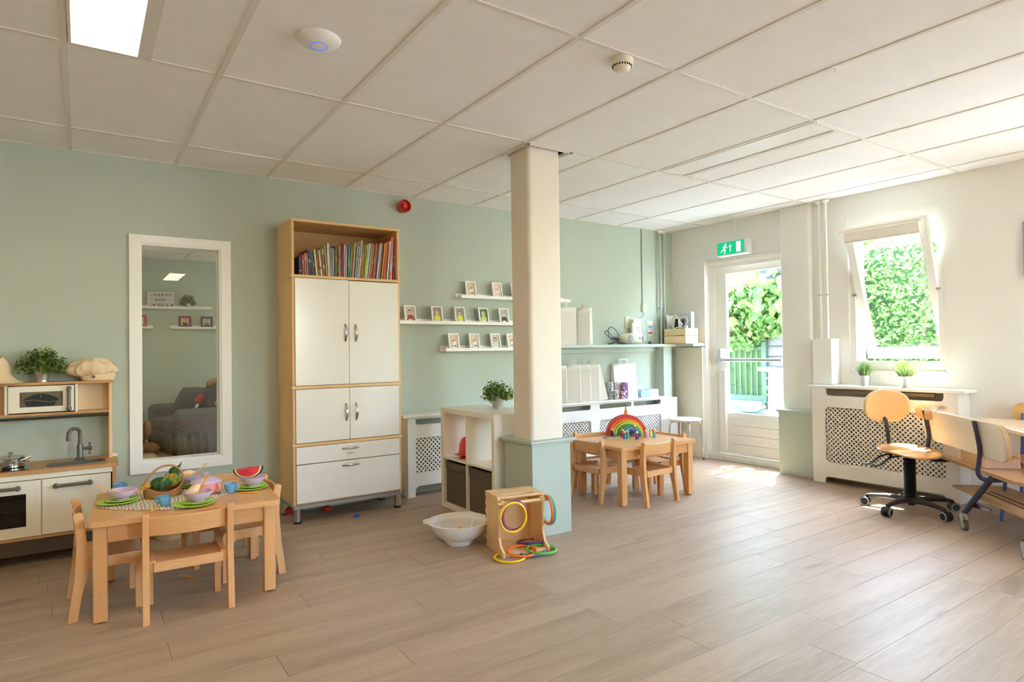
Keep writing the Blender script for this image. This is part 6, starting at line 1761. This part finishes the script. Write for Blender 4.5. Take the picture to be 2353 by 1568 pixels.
# with x = d rotated frame, +y of the frame = (-d.y, d.x) = (0.691,-0.723) = n
seatp = [(-0.22, 0.0), (0.76, 0.0), (0.90, 0.12), (0.98, 0.34), (-0.22, 0.34)]
B().prism(seatp, 0.355, 0.377, 'z').obj('seat', EDGE, t, smooth=20)
B().prism([(p[0]*0.998, p[1]+0.001) for p in seatp], 0.377, 0.3785, 'z').obj('seat_veneer', HONEY, t, smooth=20)
tilt = 0.13
MBk = Matrix.Translation((0, -0.062, 0.600)) @ Matrix.Rotation(tilt, 4, 'X')
b = B(MBk); b.prism(rrect(-0.30, 0.80, -0.115, 0.112, 0.07, 7, (0, 1, 1, 0)), -0.003, 0.026, 'y'); bb = b.obj('back_board', EDGE, t, smooth=30)
b = B(MBk); b.prism(rrect(-0.298, 0.798, -0.113, 0.110, 0.069, 7, (0, 1, 1, 0)), -0.0045, -0.003, 'y'); b.obj('board_veneer', PALE, bb, smooth=30)
for s in (-0.19, 0.53):
    b = B(); b.tube(bez([(s, -0.100, 0.712), (s, -0.083, 0.61), (s, -0.072, 0.52), (s, -0.080, 0.44), (s, -0.085, 0.39), (s, -0.065, 0.350), (s, -0.01, 0.338), (s+0.0, 0.10, 0.345)], 6), 0.0135, 12); b.obj('back_tube', NAVY, t)
def caster(parent, x, y):
    b = B(); b.cyl((x, y, 0.095), (x, y, 0.108), 0.020, n=16)
    b.prism([(x-0.020, 0.098), (x+0.018, 0.098), (x+0.030, 0.075), (x+0.014, 0.030), (x+0.004, 0.030), (x-0.014, 0.070)], y-0.017, y-0.014, 'y'); b.prism([(x-0.020, 0.098), (x+0.018, 0.098), (x+0.030, 0.075), (x+0.014, 0.030), (x+0.004, 0.030), (x-0.014, 0.070)], y+0.014, y+0.017, 'y')
    o = b.obj('caster_fork', METAL, parent)
    b = B(); b.cyl((x+0.009, y-0.011, 0.034), (x+0.009, y+0.011, 0.034), 0.034, n=28); b.obj('wheel', mat('wheel_grey', (84, 84, 84), 0.5), parent)
    b = B(); b.cyl((x+0.009, y-0.013, 0.034), (x+0.009, y+0.013, 0.034), 0.021, n=24); b.obj('wheel_hub', mat('wheel_hub_pale', (196, 196, 190), 0.5), parent)
for xt, yt, xb, yb_ in ((0.50, 0.01, 0.448, -0.135), (1.05, 0.03, 1.05, -0.10), (1.05, 0.33, 1.05, 0.46)):
    b = B(); b.tube([(xt, yt, 0.352), (xb, yb_, 0.105)], 0.0185, 16); leg = b.obj('leg', NAVY, t); caster(leg, xb, yb_)
B().prism([(0.455, 0.150), (0.470, 0.186), (0.66, 0.186), (0.66, 0.176), (0.56, 0.158)], -0.086, -0.074, 'y').obj('bracket', NAVY, t)
for y0 in (0.015,):
    B().rbox(0.02, 1.25, y0-0.03, y0+0.30, 0.185, 0.203, 0.002, seg=1).obj('foot_board', EDGE, t)
    for g in (0.06, 0.11):
        B().box(0.22, 1.25, y0+g, y0+g+0.012, 0.2028, 0.2042).obj('painted_groove', DARKGAP, t)  # dark strips laid on top stand for the shade in the board's grooves
    B().box(0.021, 1.249, y0+0.001, y0+0.299, 0.2025, 0.2036).obj('foot_board_veneer', mat('foot_board_tan', (214, 180, 138), 0.4), t)
# box lying on the seat and the hook rack over the back board
bt = thing('plywood_tray', 'open plywood box with pale and honey sides lying on the trolley bench', 'box', (0, 0, 0))
bt.matrix_world = t.matrix_world.copy()
B().rbox(-0.20, 0.05, 0.030, 0.042, 0.380, 0.500, 0.001, seg=1).obj('end_panel', PALE, bt)
B().rbox(0.05, 0.34, 0.032, 0.044, 0.380, 0.490, 0.001, seg=1).obj('side_panel', HONEY, bt)
B().rbox(-0.20, -0.188, 0.042, 0.25, 0.380, 0.495, 0.001, seg=1).obj('end_panel', PALE, bt)
B().rbox(0.328, 0.34, 0.044, 0.25, 0.380, 0.480, 0.001, seg=1).obj('end_panel', HONEY, bt)
B().rbox(-0.188, 0.328, 0.044, 0.25, 0.380, 0.388, 0.001, seg=1).obj('bottom', HONEY, bt)
B().rbox(0.31, 0.42, 0.06, 0.20, 0.455, 0.468, 0.001, seg=1).obj('shelf_edge', EDGE, bt)
b = B()
for x, z in ((-0.13, 0.47), (-0.02, 0.40), (0.07, 0.47), (0.12, 0.40), (0.31, 0.41)): b.ell((x, 0.031 if x > 0.05 else 0.0295, z), .004, .0012, .004, 8, 4)
b.obj('screw', mat('dark_screw', (90, 74, 60), 0.4), bt)
hr = thing('hook_rack', 'rounded plywood hook rack hung over the back board of the bench', 'rack', (0, 0, 0))
hr.matrix_world = t.matrix_world.copy()
for s in (-0.275, -0.125):
    pl_ = [(q[0], q[1]) for q in rrect(-0.135, 0.035, 0.640, 0.752, 0.035, 6)]
    # slot for the board
    out = []
    for q in rrect(-0.135, 0.035, 0.640, 0.752, 0.035, 6):
        out.append(q)
    b = B(); b.prism(rrect(-0.125, -0.077, 0.645, 0.752, 0.022, 6, (1, 0, 0, 1)), s, s+0.010, 'x'); b.prism(rrect(-0.077, 0.02, 0.722, 0.752, 0.0149, 6, (0, 0, 1, 0)), s, s+0.010, 'x'); b.prism(rrect(-0.046, 0.045, 0.660, 0.745, 0.030, 6, (1, 1, 1, 0)), s, s+0.010, 'x')
    b.obj('hook_plate', HONEY, hr, smooth=30)
B().rbox(-0.266, -0.124, -0.02, -0.008, 0.700, 0.740, 0.002).obj('rail', PALE, hr)

# ------------------------------------------------------------------ table and chair at the picture edge
t = thing('classroom_table', 'light wooden table top cut off by the right picture edge', 'table', (0, 0, 0))
tp = [(5.40, 1.86), (5.44, 1.70), (5.46, 0.75), (4.35, 0.55), (4.42, 1.15), (4.84, 1.50)]
o = B().prism(tp, 0.632, 0.660, 'z').obj('tabletop', wood('table_top_pale', (226, 200, 164), (238, 216, 184), 'Y', 4.0, 0.25, coat=0.3, rnd=0, bump=0), t, smooth=20)
bv = o.modifiers.new('b', 'BEVEL'); bv.width = 0.005; bv.segments = 2; bv.limit_method = 'ANGLE'; bv.angle_limit = 0.9
for x, y in ((5.12, 1.47), (5.30, 0.85), (4.55, 0.70)):
    B().cyl((x, y, 0.0), (x, y, 0.634), 0.014, n=16).obj('leg', mat('tube_blue', (70, 96, 160), 0.35), t)
t = thing('school_chair', 'yellow plywood school chair with blue tubes behind the edge-cut table', 'chair', (5.30, 1.475, 0), PI/2)
# sitter faces local +y = world -x
b = B(); b.grid(lambda u, v: (-0.195+0.39*u, -0.190+0.02*(2*u-1)**2, 0.605+0.172*v), 12, 4)
b2 = B(); b2.prism(rrect(-0.195, 0.195, 0.595, 0.777, 0.055, 7), -0.196, -0.184, 'y'); b2.obj('backrest', HONEY, t, smooth=30)
B().prism(rrect(-0.18, 0.18, -0.17, 0.19, 0.05, 6), 0.408, 0.420, 'z').obj('seat', HONEY, t, smooth=30)
TB = mat('tube_blue', (70, 96, 160), 0.35)
for s in (-1, 1):
    b = B(); b.tube(bez([(s*0.135, -0.178, 0.690), (s*0.135, -0.160, 0.55), (s*0.135, -0.14, 0.42), (s*0.135, -0.10, 0.399), (s*0.135, 0.15, 0.399)], 6), 0.011, 10); b.ell((s*0.135, -0.178, 0.695), .0125, .0125, .010, 10, 6); b.obj('back_tube', TB, t)
    for y0, y1 in ((-0.12, -0.20), (0.14, 0.19)):
        B().tube([(s*0.135, y0, 0.399), (s*0.16, y1, 0.0)], 0.011, 10).obj('leg', TB, t)
t = thing('low_bench', 'pale ply bench seat behind the trolley bench at the right edge', 'bench', (0, 0, 0))
B().rbox(4.72, 5.02, 0.80, 1.52, 0.350, 0.375, 0.003).obj('seat', HONEY, t)
for x, y in ((4.76, 0.84), (4.98, 0.84), (4.76, 1.12), (4.98, 1.12)): B().cyl((x, y, 0), (x, y, 0.35), 0.014, n=12).obj('leg', NAVY, t)
t = thing('wall_board', 'grey-framed board on the window wall, only its edge in the picture', 'board', (0, 0, 0))
B().rbox(XW-0.030, XW-0.002, 1.02, 1.612, 1.68, 2.07, 0.006).obj('frame', mat('board_grey', (150, 160, 170), 0.4), t); B().box(XW-0.032, XW-0.029, 1.05, 1.585, 1.71, 2.04).obj('panel', mat('board_panel', (206, 212, 216), 0.4), t)
# ------------------------------------------------------------------ sofa room seen through the inner window
YS = 9.70
ledge(0.30, 1.50, 1.826, YS, 'white ledge with the letter board in the sofa room', 0.11, group='white ledges in the sofa room')
ledge(0.20, 0.785, 1.556, YS, 'white ledge at the left of the sofa room wall', 0.11, group='white ledges in the sofa room')
ledge(0.99, 2.10, 1.556, YS, 'white ledge with two dark frames in the sofa room', 0.11, group='white ledges in the sofa room')
t = thing('letter_board', 'white light box reading HAPPY NEW YEAR on the sofa room ledge', 'light box', (0.722, YS-0.075, 1.838), 0)
B().rbox(0, 0.31, -0.02, 0.02, 0, 0.212, 0.004).obj('case', mat('box_white', (236, 232, 228), 0.5), t)
for i in range(3):
    B().box(0.008, 0.302, -0.0215, -0.019, 0.010+0.067*i, 0.070+0.067*i).obj('panel', mat('box_panel', (196, 188, 190), 0.5), t)
def text(parent, s, x, z, size, y=-0.0225, m=BLACK, sx=0.68, name='letter'):
    for ch, px in s:
        cu = bpy.data.curves.new(name, 'FONT'); cu.body = ch; cu.size = size; cu.extrude = 0.0004; cu.align_x = 'CENTER'; cu.offset = 0.0008
        cu.materials.append(m)
        q = bpy.data.objects.new(name, cu); COL.objects.link(q)
        me = bpy.data.meshes.new_from_object(q)
        bpy.data.objects.remove(q)
        o = bpy.data.objects.new(name, me); COL.objects.link(o); o.parent = parent
        o.location = (x+px, y, z); o.rotation_euler = (PI/2, 0, 0); o.scale = (sx, 1, 1)
text(t, [('H', 0.094), ('A', 0.136), ('P', 0.179), ('P', 0.222), ('Y', 0.264)], 0, 0.150, 0.056)
text(t, [('N', 0.103), ('E', 0.144), ('W', 0.186)], 0, 0.084, 0.056)
text(t, [('Y', 0.117), ('E', 0.143), ('A', 0.172), ('R', 0.230)], 0, 0.017, 0.056)
for cx in (0.074, 0.288):
    b = B(); pts = []
    for k_ in range(28):
        a = 2*PI*k_/28
        pts.append((cx+0.00085*16*math.sin(a)**3, 0.037+0.00085*(13*math.cos(a)-5*math.cos(2*a)-2*math.cos(3*a)-math.cos(4*a))))
    b.prism(pts, -0.0232, -0.0215, 'y'); b.obj('heart', BLACK, t)
potted('potted_plant', 'leafy plant in zinc pot beside the letter board in the sofa room', (1.205, YS-0.065, 1.839), 0.030, 0.042, 0.088, True, 0.095, 0.115, 30, 'leafy plants in zinc pots')
FRP = mat('frame_plum', (116, 44, 66), 0.5); FRN = mat('frame_dark_purple', (74, 50, 66), 0.5); FRR = mat('frame_crimson', (178, 58, 84), 0.5)
photo_frame((1.168, YS-0.085, 1.570), 'navy_top', 'plum frame with a child in navy, sofa room ledge', FRP, 0.158, 0.165, 0.032, tagl=False, group='coloured frames in the sofa room')
photo_frame((1.440, YS-0.085, 1.570), 'sweater', 'dark purple frame, right of the plum one on the sofa room ledge', FRN, 0.155, 0.160, 0.030, tagl=False, group='coloured frames in the sofa room')
photo_frame((0.635, YS-0.085, 1.570), 'pair', 'crimson frame cut off by the left side of the inner window', FRR, 0.158, 0.170, 0.032, tagl=False, group='coloured frames in the sofa room')
SOFA = mat('sofa_fabric', (92, 88, 84), 0.95, var=0.12, vscale=6, bump=0.4, bscale=160)
MSF = Matrix.Translation((0.905, 8.22, 0)) @ Matrix.Rotation(0.155, 4, 'Z')
t = thing('sofa', 'dark grey fabric sofa with skirt, seen through the inner window', 'sofa', (0.905, 8.22, 0), 0.155)
# local: x = depth into the sofa, y = along its length
B().rbox(0.02, 0.86, 0.02, 1.32, 0.02, 0.26, 0.03).obj('base', SOFA, t)
b = B(); b.grid(lambda u, v: (0.012+0.006*math.sin(60*u), 0.2+1.0*u, 0.01+0.25*v), 60, 2); b.grid(lambda u, v: (0.02+0.84*u, 0.008+0.006*math.sin(60*u), 0.01+0.25*v), 60, 2); o = b.obj('skirt', SOFA, t); so = o.modifiers.new('t', 'SOLIDIFY'); so.thickness = 0.006
for i in range(2):
    o = B().rbox(-0.01, 0.66, 0.20+0.47*i, 0.665+0.47*i, 0.255, 0.395, 0.05, seg=4).obj('seat_cushion', SOFA, t, smooth=60)
    M_ = Matrix.Translation((0.70, 0.45+0.50*i, 0.60)) @ Matrix.Rotation(-0.25, 4, 'Y').inverted()
    b = B(M_); b.ell((0, 0, 0), 0.12, 0.26, 0.27, 20, 14); b.obj('back_cushion', SOFA, t, smooth=180)
for y in (0.0, 1.14):
    o = B().rbox(0.0, 0.86, y, y+0.20, 0.02, 0.555, 0.075, seg=5).obj('armrest', SOFA, t, smooth=60)
B().rbox(0.72, 0.90, 0.02, 1.32, 0.02, 0.80, 0.07, seg=4).obj('back', SOFA, t, smooth=60)
t = thing('cushion', 'dark grey cushion leaning on the far sofa arm', 'cushion', (1.18, 9.12, 0.60), rot=(0.55, 0.1, 0.5))
b = B(); b.grid(lambda u, v: ((u-0.5)*0.46*(1-0.08*abs(2*v-1)), 0.085*(max(0, math.sin(PI*u)*math.sin(PI*v)))**0.5, (v-0.5)*0.42*(1-0.08*abs(2*u-1))), 20, 20); b.grid(lambda u, v: ((u-0.5)*0.46*(1-0.08*abs(2*v-1)), -0.085*(max(0, math.sin(PI*u)*math.sin(PI*v)))**0.5, (v-0.5)*0.42*(1-0.08*abs(2*u-1))), 20, 20); b.obj('cover', SOFA, t, smooth=180)
TED = mat('plush_brown', (160, 122, 86), 0.95, var=0.12, vscale=30, bump=0.8, bscale=200)
t = thing('teddy_bear', 'large tan teddy bear sitting on the floor left of the sofa', 'teddy bear', (0.50, 8.90, 0), 0.6)
b = B(); b.ell((0, 0, 0.20), 0.15, 0.13, 0.20); b.ell((0, -0.02, 0.46), 0.12, 0.11, 0.12); b.ell((-0.09, 0, 0.56), .04, .03, .04); b.ell((0.09, 0, 0.56), .04, .03, .04); b.ell((0, -0.12, 0.44), .05, .04, .04); b.obj('body', TED, t)
for s in (-1, 1):
    B().ell((s*0.15, -0.06, 0.28), 0.05, 0.06, 0.12).obj('arm', TED, t); B().ell((s*0.10, -0.18, 0.07), 0.07, 0.14, 0.07).obj('leg', TED, t)
t = thing('teddy_bear', 'small tan teddy bear lying on top of the sofa back', 'teddy bear', (1.40, 8.98, 0.84), 0.4, rot=(0, 1.2, 0.4))
b = B(); b.ell((0, 0, 0), 0.045, 0.04, 0.08); b.ell((0, 0, 0.10), 0.04, 0.04, 0.04); b.ell((0.04, 0, 0.16), .016, .012, .016); b.ell((-0.04, 0, 0.16), .016, .012, .016); b.obj('body', TED, t)
t = thing('cloth_doll', 'red cloth toy lying between the cushions of the sofa', 'toy', (1.22, 8.78, 0.64), rot=(0.3, 0.5, 0))
b = B(); b.ell((0, 0, 0), 0.045, 0.03, 0.07); b.obj('body', mat('doll_red', (186, 40, 44), 0.8), t)
b = B(); b.ell((0.02, -0.03, -0.09), 0.02, 0.02, 0.035); b.obj('label', PAPER, t)
t = thing('cloth_rabbit', 'pale pink soft toy on the near armrest of the sofa', 'toy', (1.42, 8.36, 0.60), rot=(0, 0, 0.3))
b = B(); b.ell((0, 0, 0), 0.10, 0.05, 0.045); b.ell((0.11, 0, 0.01), 0.045, 0.04, 0.04); b.obj('body', mat('soft_pink', (206, 140, 130), 0.9), t)
t = thing('rug', 'cream rug on the sofa room floor beside the sofa', 'rug', (0.0, 0.0, 0)); B().rbox(-0.9, 0.72, 7.4, 9.1, 0.0005, 0.018, 0.006).obj('pile', mat('rug_cream', (206, 194, 170), 0.95, bump=1.0, bscale=120, var=0.06), t)

# ------------------------------------------------------------------ garden
struct(B().box(5.86, 40, -30, 40, -0.2, -0.03).obj('ground', mat('garden_paving', (206, 203, 194), 0.85, var=0.15, vscale=3)))
struct(B().box(7.4, 14, 4.75, 12, -0.1, 0.26).obj('terrain_bed', mat('bed_soil', (120, 110, 92), 0.9, var=0.25, vscale=8)))
HL = leafmat('hedge_leaf', (84, 122, 62), (150, 178, 104), 0.5, 0.45)
IVY = leafmat('ivy_leaf', (62, 102, 48), (130, 158, 80), 0.45, 0.4)
TL = leafmat('lime_leaf', (62, 108, 44), (118, 152, 72), 0.5, 0.4)
def scatter(b, n, box, size, rd, shape='oval', norm=None):
    x0, x1, y0, y1, z0, z1 = box
    for i in range(n):
        p = Vector((rd.uniform(x0, x1), rd.uniform(y0, y1), rd.uniform(z0, z1)))
        u = Vector((rd.gauss(0, .5), rd.gauss(0, 1), rd.gauss(-.3, .7))).normalized()
        w_ = u.cross(Vector((rd.gauss(1, .6), rd.gauss(0, .6), rd.gauss(0.6, .5)))).normalized()
        s_ = size*rd.uniform(.6, 1.3)
        if shape == 'oval':
            b.add([p-u*s_*.5, p+w_*s_*.3, p+u*s_*.55, p-w_*s_*.3], [(0, 1, 2, 3)])
        else:
            b.add([p-u*s_*.4, p-u*s_*.15+w_*s_*.5, p+u*s_*.1+w_*s_*.28, p+u*s_*.6, p+u*s_*.1-w_*s_*.28, p-u*s_*.15-w_*s_*.5], [(0, 1, 2, 3, 4, 5)])
rd = random.Random(77)
hd = thing('hedge', 'tall leafy green hedge outside the open window', 'hedge', (8.95, 2.6, -0.03))
b = B()
scatter(b, 22000, (-0.40, 0.35, -3.2, 2.0, 0.1, 2.9), 0.062, rd)
scatter(b, 3500, (-0.3, 0.5, -3.0, 2.0, 2.8, 3.3), 0.06, rd)
b.obj('foliage', HL, hd, smooth=0.1, kind='stuff')
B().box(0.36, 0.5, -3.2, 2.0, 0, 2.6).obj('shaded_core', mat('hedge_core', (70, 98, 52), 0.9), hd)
for i in range(6):
    b = B(); b.tube([(0, -3+i*1.0, 0), (0.05, -2.9+i*1.0, 1.2), (0.1, -3.1+i, 2.4)], [0.04, 0.03, 0.015], 8); b.obj('stem', mat('bark', (112, 94, 74), 0.9, var=0.2, vscale=20), hd)
# fence, shed and ivy by the door
fe = thing('metal_fence', 'dark green bar fence on a low wall beyond the garden door', 'fence', (8.6, 5.78, 0.26))
FG = mat('fence_green', (52, 78, 66), 0.5)
b = B(); b.rbox(-0.02, 0.02, -0.06, 1.6, 0.89, 0.945, 0.004); b.obj('top_rail', FG, fe)
b = B(); b.rbox(-0.02, 0.02, -0.06, 1.6, 0.10, 0.19, 0.004); b.obj('bottom_rail', FG, fe)
fm_ = B().rbox(-0.008, 0.008, -0.012, 0.012, 0.15, 0.90, 0.003, seg=1).mesh('bar', FG)
for i in range(16): inst(fm_, 'bar', fe, (0, 0.05+0.10*i, 0))
B().rbox(-0.045, 0.045, -0.13, -0.05, 0, 1.02, 0.005).obj('post', FG, fe)
B().box(-0.15, 0.02, -0.1, 1.6, -0.02, 0.10).obj('low_wall', mat('low_wall_concrete', (150, 146, 138), 0.85, var=0.15, vscale=10), fe)
sh_ = thing('garden_shed', 'dark weathered plank shed beyond the garden door', 'shed', (8.62, 5.66, 0.26))
pk = B().rbox(0, 0.025, -1.05, 0, 0, 0.150, 0.004, seg=1).mesh('plank', wood('shed_plank', (72, 74, 78), (108, 108, 108), 'Y', 6, 0.7, rnd=0.15, bump=0.2))
for i in range(13): inst(pk, 'plank', sh_, (0, 0, 0.005+0.158*i))
B().box(0.02, 1.2, -1.05, 0, 0, 2.05).obj('body', mat('shed_dark', (60, 60, 62), 0.8), sh_)
b = B(); b.prism([(-0.10, 2.05), (1.3, 2.2), (1.3, 2.25), (-0.10, 2.10)], -1.12, 0.06, 'y'); b.obj('roof', mat('shed_felt', (80, 80, 80), 0.9), sh_)
iv = thing('ivy', 'thick bright ivy hanging over the fence and the shed', 'ivy', (8.5, 5.3, 0))
b = B()
for i in range(5200):
    y = rd.uniform(-0.75, 1.6)
    lowz = 1.22 + max(0, -(y-0.25))*0.55 + 0.10*math.sin(7*y)
    z = lowz+(2.15-lowz)*rd.random()**0.85
    p = Vector((rd.uniform(-0.22, 0.12), y, z))
    scatter(b, 1, (p.x, p.x, p.y, p.y, p.z, p.z), 0.078, rd, 'ivy')
scatter(b, 260, (0.1, 0.35, 0.45, 1.6, 0.4, 1.15), 0.07, rd, 'ivy')
scatter(b, 70, (-0.15, 0.05, 0.02, 0.30, 0.35, 0.85), 0.07, rd, 'ivy')
b.obj('foliage', IVY, iv, smooth=0.1, kind='stuff')
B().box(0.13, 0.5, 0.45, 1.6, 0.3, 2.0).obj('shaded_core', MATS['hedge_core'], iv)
tr = thing('lime_tree', 'tree with large pale green heart-shaped leaves outside the garden door', 'tree', (9.3, 5.95, 0.26))
b = B(); b.tube(bez([(0, 0, 0), (0.02, 0.02, 1.2), (-0.05, 0.0, 2.2), (-0.1, 0.1, 3.6), (-0.3, -0.2, 6.0)], 5), [0.11-0.0045*i for i in range(21)], 12); b.obj('trunk', MATS['bark'], tr)
for a, c, e in (((-0.05, 0, 1.8), (-0.6, -0.4, 2.1), (-1.2, -1.2, 2.3)), ((-0.05, 0, 1.6), (-0.6, 0.1, 1.85), (-1.2, 0.1, 1.75)), ((-0.05, 0, 2.1), (-0.7, -0.5, 2.5), (-1.3, -0.9, 2.8))):
    b = B(); b.tube(bez([a, c, e], 6), [0.030-0.002*i for i in range(13)], 8); b.obj('branch', MATS['bark'], tr)
hp = []
for k_ in range(20):
    a = 2*PI*k_/20
    r_ = 0.5*(1-0.18*math.cos(a)**8*(math.cos(a) < 0)) if True else 0
    hp.append((0.62*math.cos(a)*(1.0 if math.cos(a) > 0 else 0.62)+(-0.06 if abs(a-PI) < 0.2 else 0), 0.5*math.sin(a)*(1-0.25*max(0, math.cos(a)))))
lv = bpy.data.meshes.new('leaf')
lv.from_pydata([(0, 0, 0.04)]+[(p[0], p[1], -0.10*abs(p[1])**1.3) for p in hp], [], [(0, 1+i, 1+(i+1) % 20) for i in range(20)])
lv.materials.append(TL); lv.shade_smooth()
for i in range(290):
    o = bpy.data.objects.new('leaf', lv); COL.objects.link(o); o.parent = tr
    z = 1.30+1.6*rd.random()**1.3
    o.location = (rd.uniform(-1.6, -0.9), rd.uniform(-1.5, 0.75), z)
    o.rotation_euler = (rd.gauss(0, 0.6), rd.gauss(0.9, 0.5), rd.gauss(2.6, 1.2))
    s_ = rd.uniform(0.10, 0.17); o.scale = (s_, s_, s_)
b = B(); scatter(b, 1500, (-0.4, 1.2, -1.8, 1.6, 1.6, 4.2), 0.14, rd); scatter(b, 1500, (-2.1, 0.6, -2.4, 0.6, 5.2, 6.2), 0.19, rd); b.obj('foliage', TL, tr, smooth=0.1, kind='stuff')  # second scatter is an unseen high crown added to shade the door from sun
BK_ = mat('plane_bark', (196, 178, 152), 0.85, var=0.22, vscale=14, bump=0.6, bscale=30)
t = thing('tree_stump_table', 'upright tree stump with a plank on top outside the garden door', 'stump', (7.95, 5.07, 0.26))
b = B(); b.grid(lambda u, v: ((0.145-0.02*v+0.012*math.sin(4*PI*u+1)+0.008*math.sin(10*PI*u+3*v))*math.cos(2*PI*u), (0.150-0.02*v+0.012*math.sin(4*PI*u+1))*math.sin(2*PI*u), 0.60*v), 32, 8, cu=True); b.obj('trunk', BK_, t, smooth=180)
b = B(); b.T = Matrix.Rotation(0.06, 4, 'X'); b.rbox(-0.16, 0.16, -0.60, 0.26, 0.585, 0.640, 0.012); b.obj('plank_top', mat('weathered_plank', (206, 196, 176), 0.8, var=0.12, vscale=10), t)
t = thing('balance_board', 'blue curved rocking toy with pink ends outside the garden door', 'toy', (7.85, 5.46, 0.262))
b = B(); b.tube(bez([(0, -0.22, 0.08), (0, -0.13, 0.03), (0, 0, 0.022), (0, 0.13, 0.03), (0, 0.22, 0.08)], 6), [(0.05, 0.018)]*25, 12, flat=(1, 0, 0)); b.obj('board', mat('toy_aqua', (90, 180, 214), 0.4), t)
for y in (-0.23, 0.23): B().ell((0, y, 0.09), .05, .022, .022, 14, 8).obj('end_cap', mat('toy_coral', (236, 120, 120), 0.4), t)
t = thing('neighbour_house', 'pale neighbouring house with a tiled roof beyond the hedge', 'house', (16, 2, -0.03))
B().box(0, 5, -7, 7, 0, 3.6).obj('wall', mat('house_wall', (214, 206, 190), 0.8), t)
b = B()
b = B()
for i in range(9):
    for j in range(50):
        b.T = Matrix.Translation((-0.4+0.25*i, -7+0.28*j, 3.55+0.20*i)) @ Matrix.Rotation(-0.67, 4, 'Y'); b.box(0, 0.34, 0, 0.27, 0, 0.03)
b.obj('roof_tile', mat('roof_tile_grey', (170, 164, 160), 0.7), t, kind='stuff')

# face-weighted shading wherever edges are rounded, so that flat boards shade flat
for o in COL.objects:
    if o.type == 'MESH' and (o.data.get('rounded') or any(m.type == 'BEVEL' for m in o.modifiers)):
        wnm = o.modifiers.new('weighted_normal', 'WEIGHTED_NORMAL')
        wnm.keep_sharp = True
        wnm.weight = 80
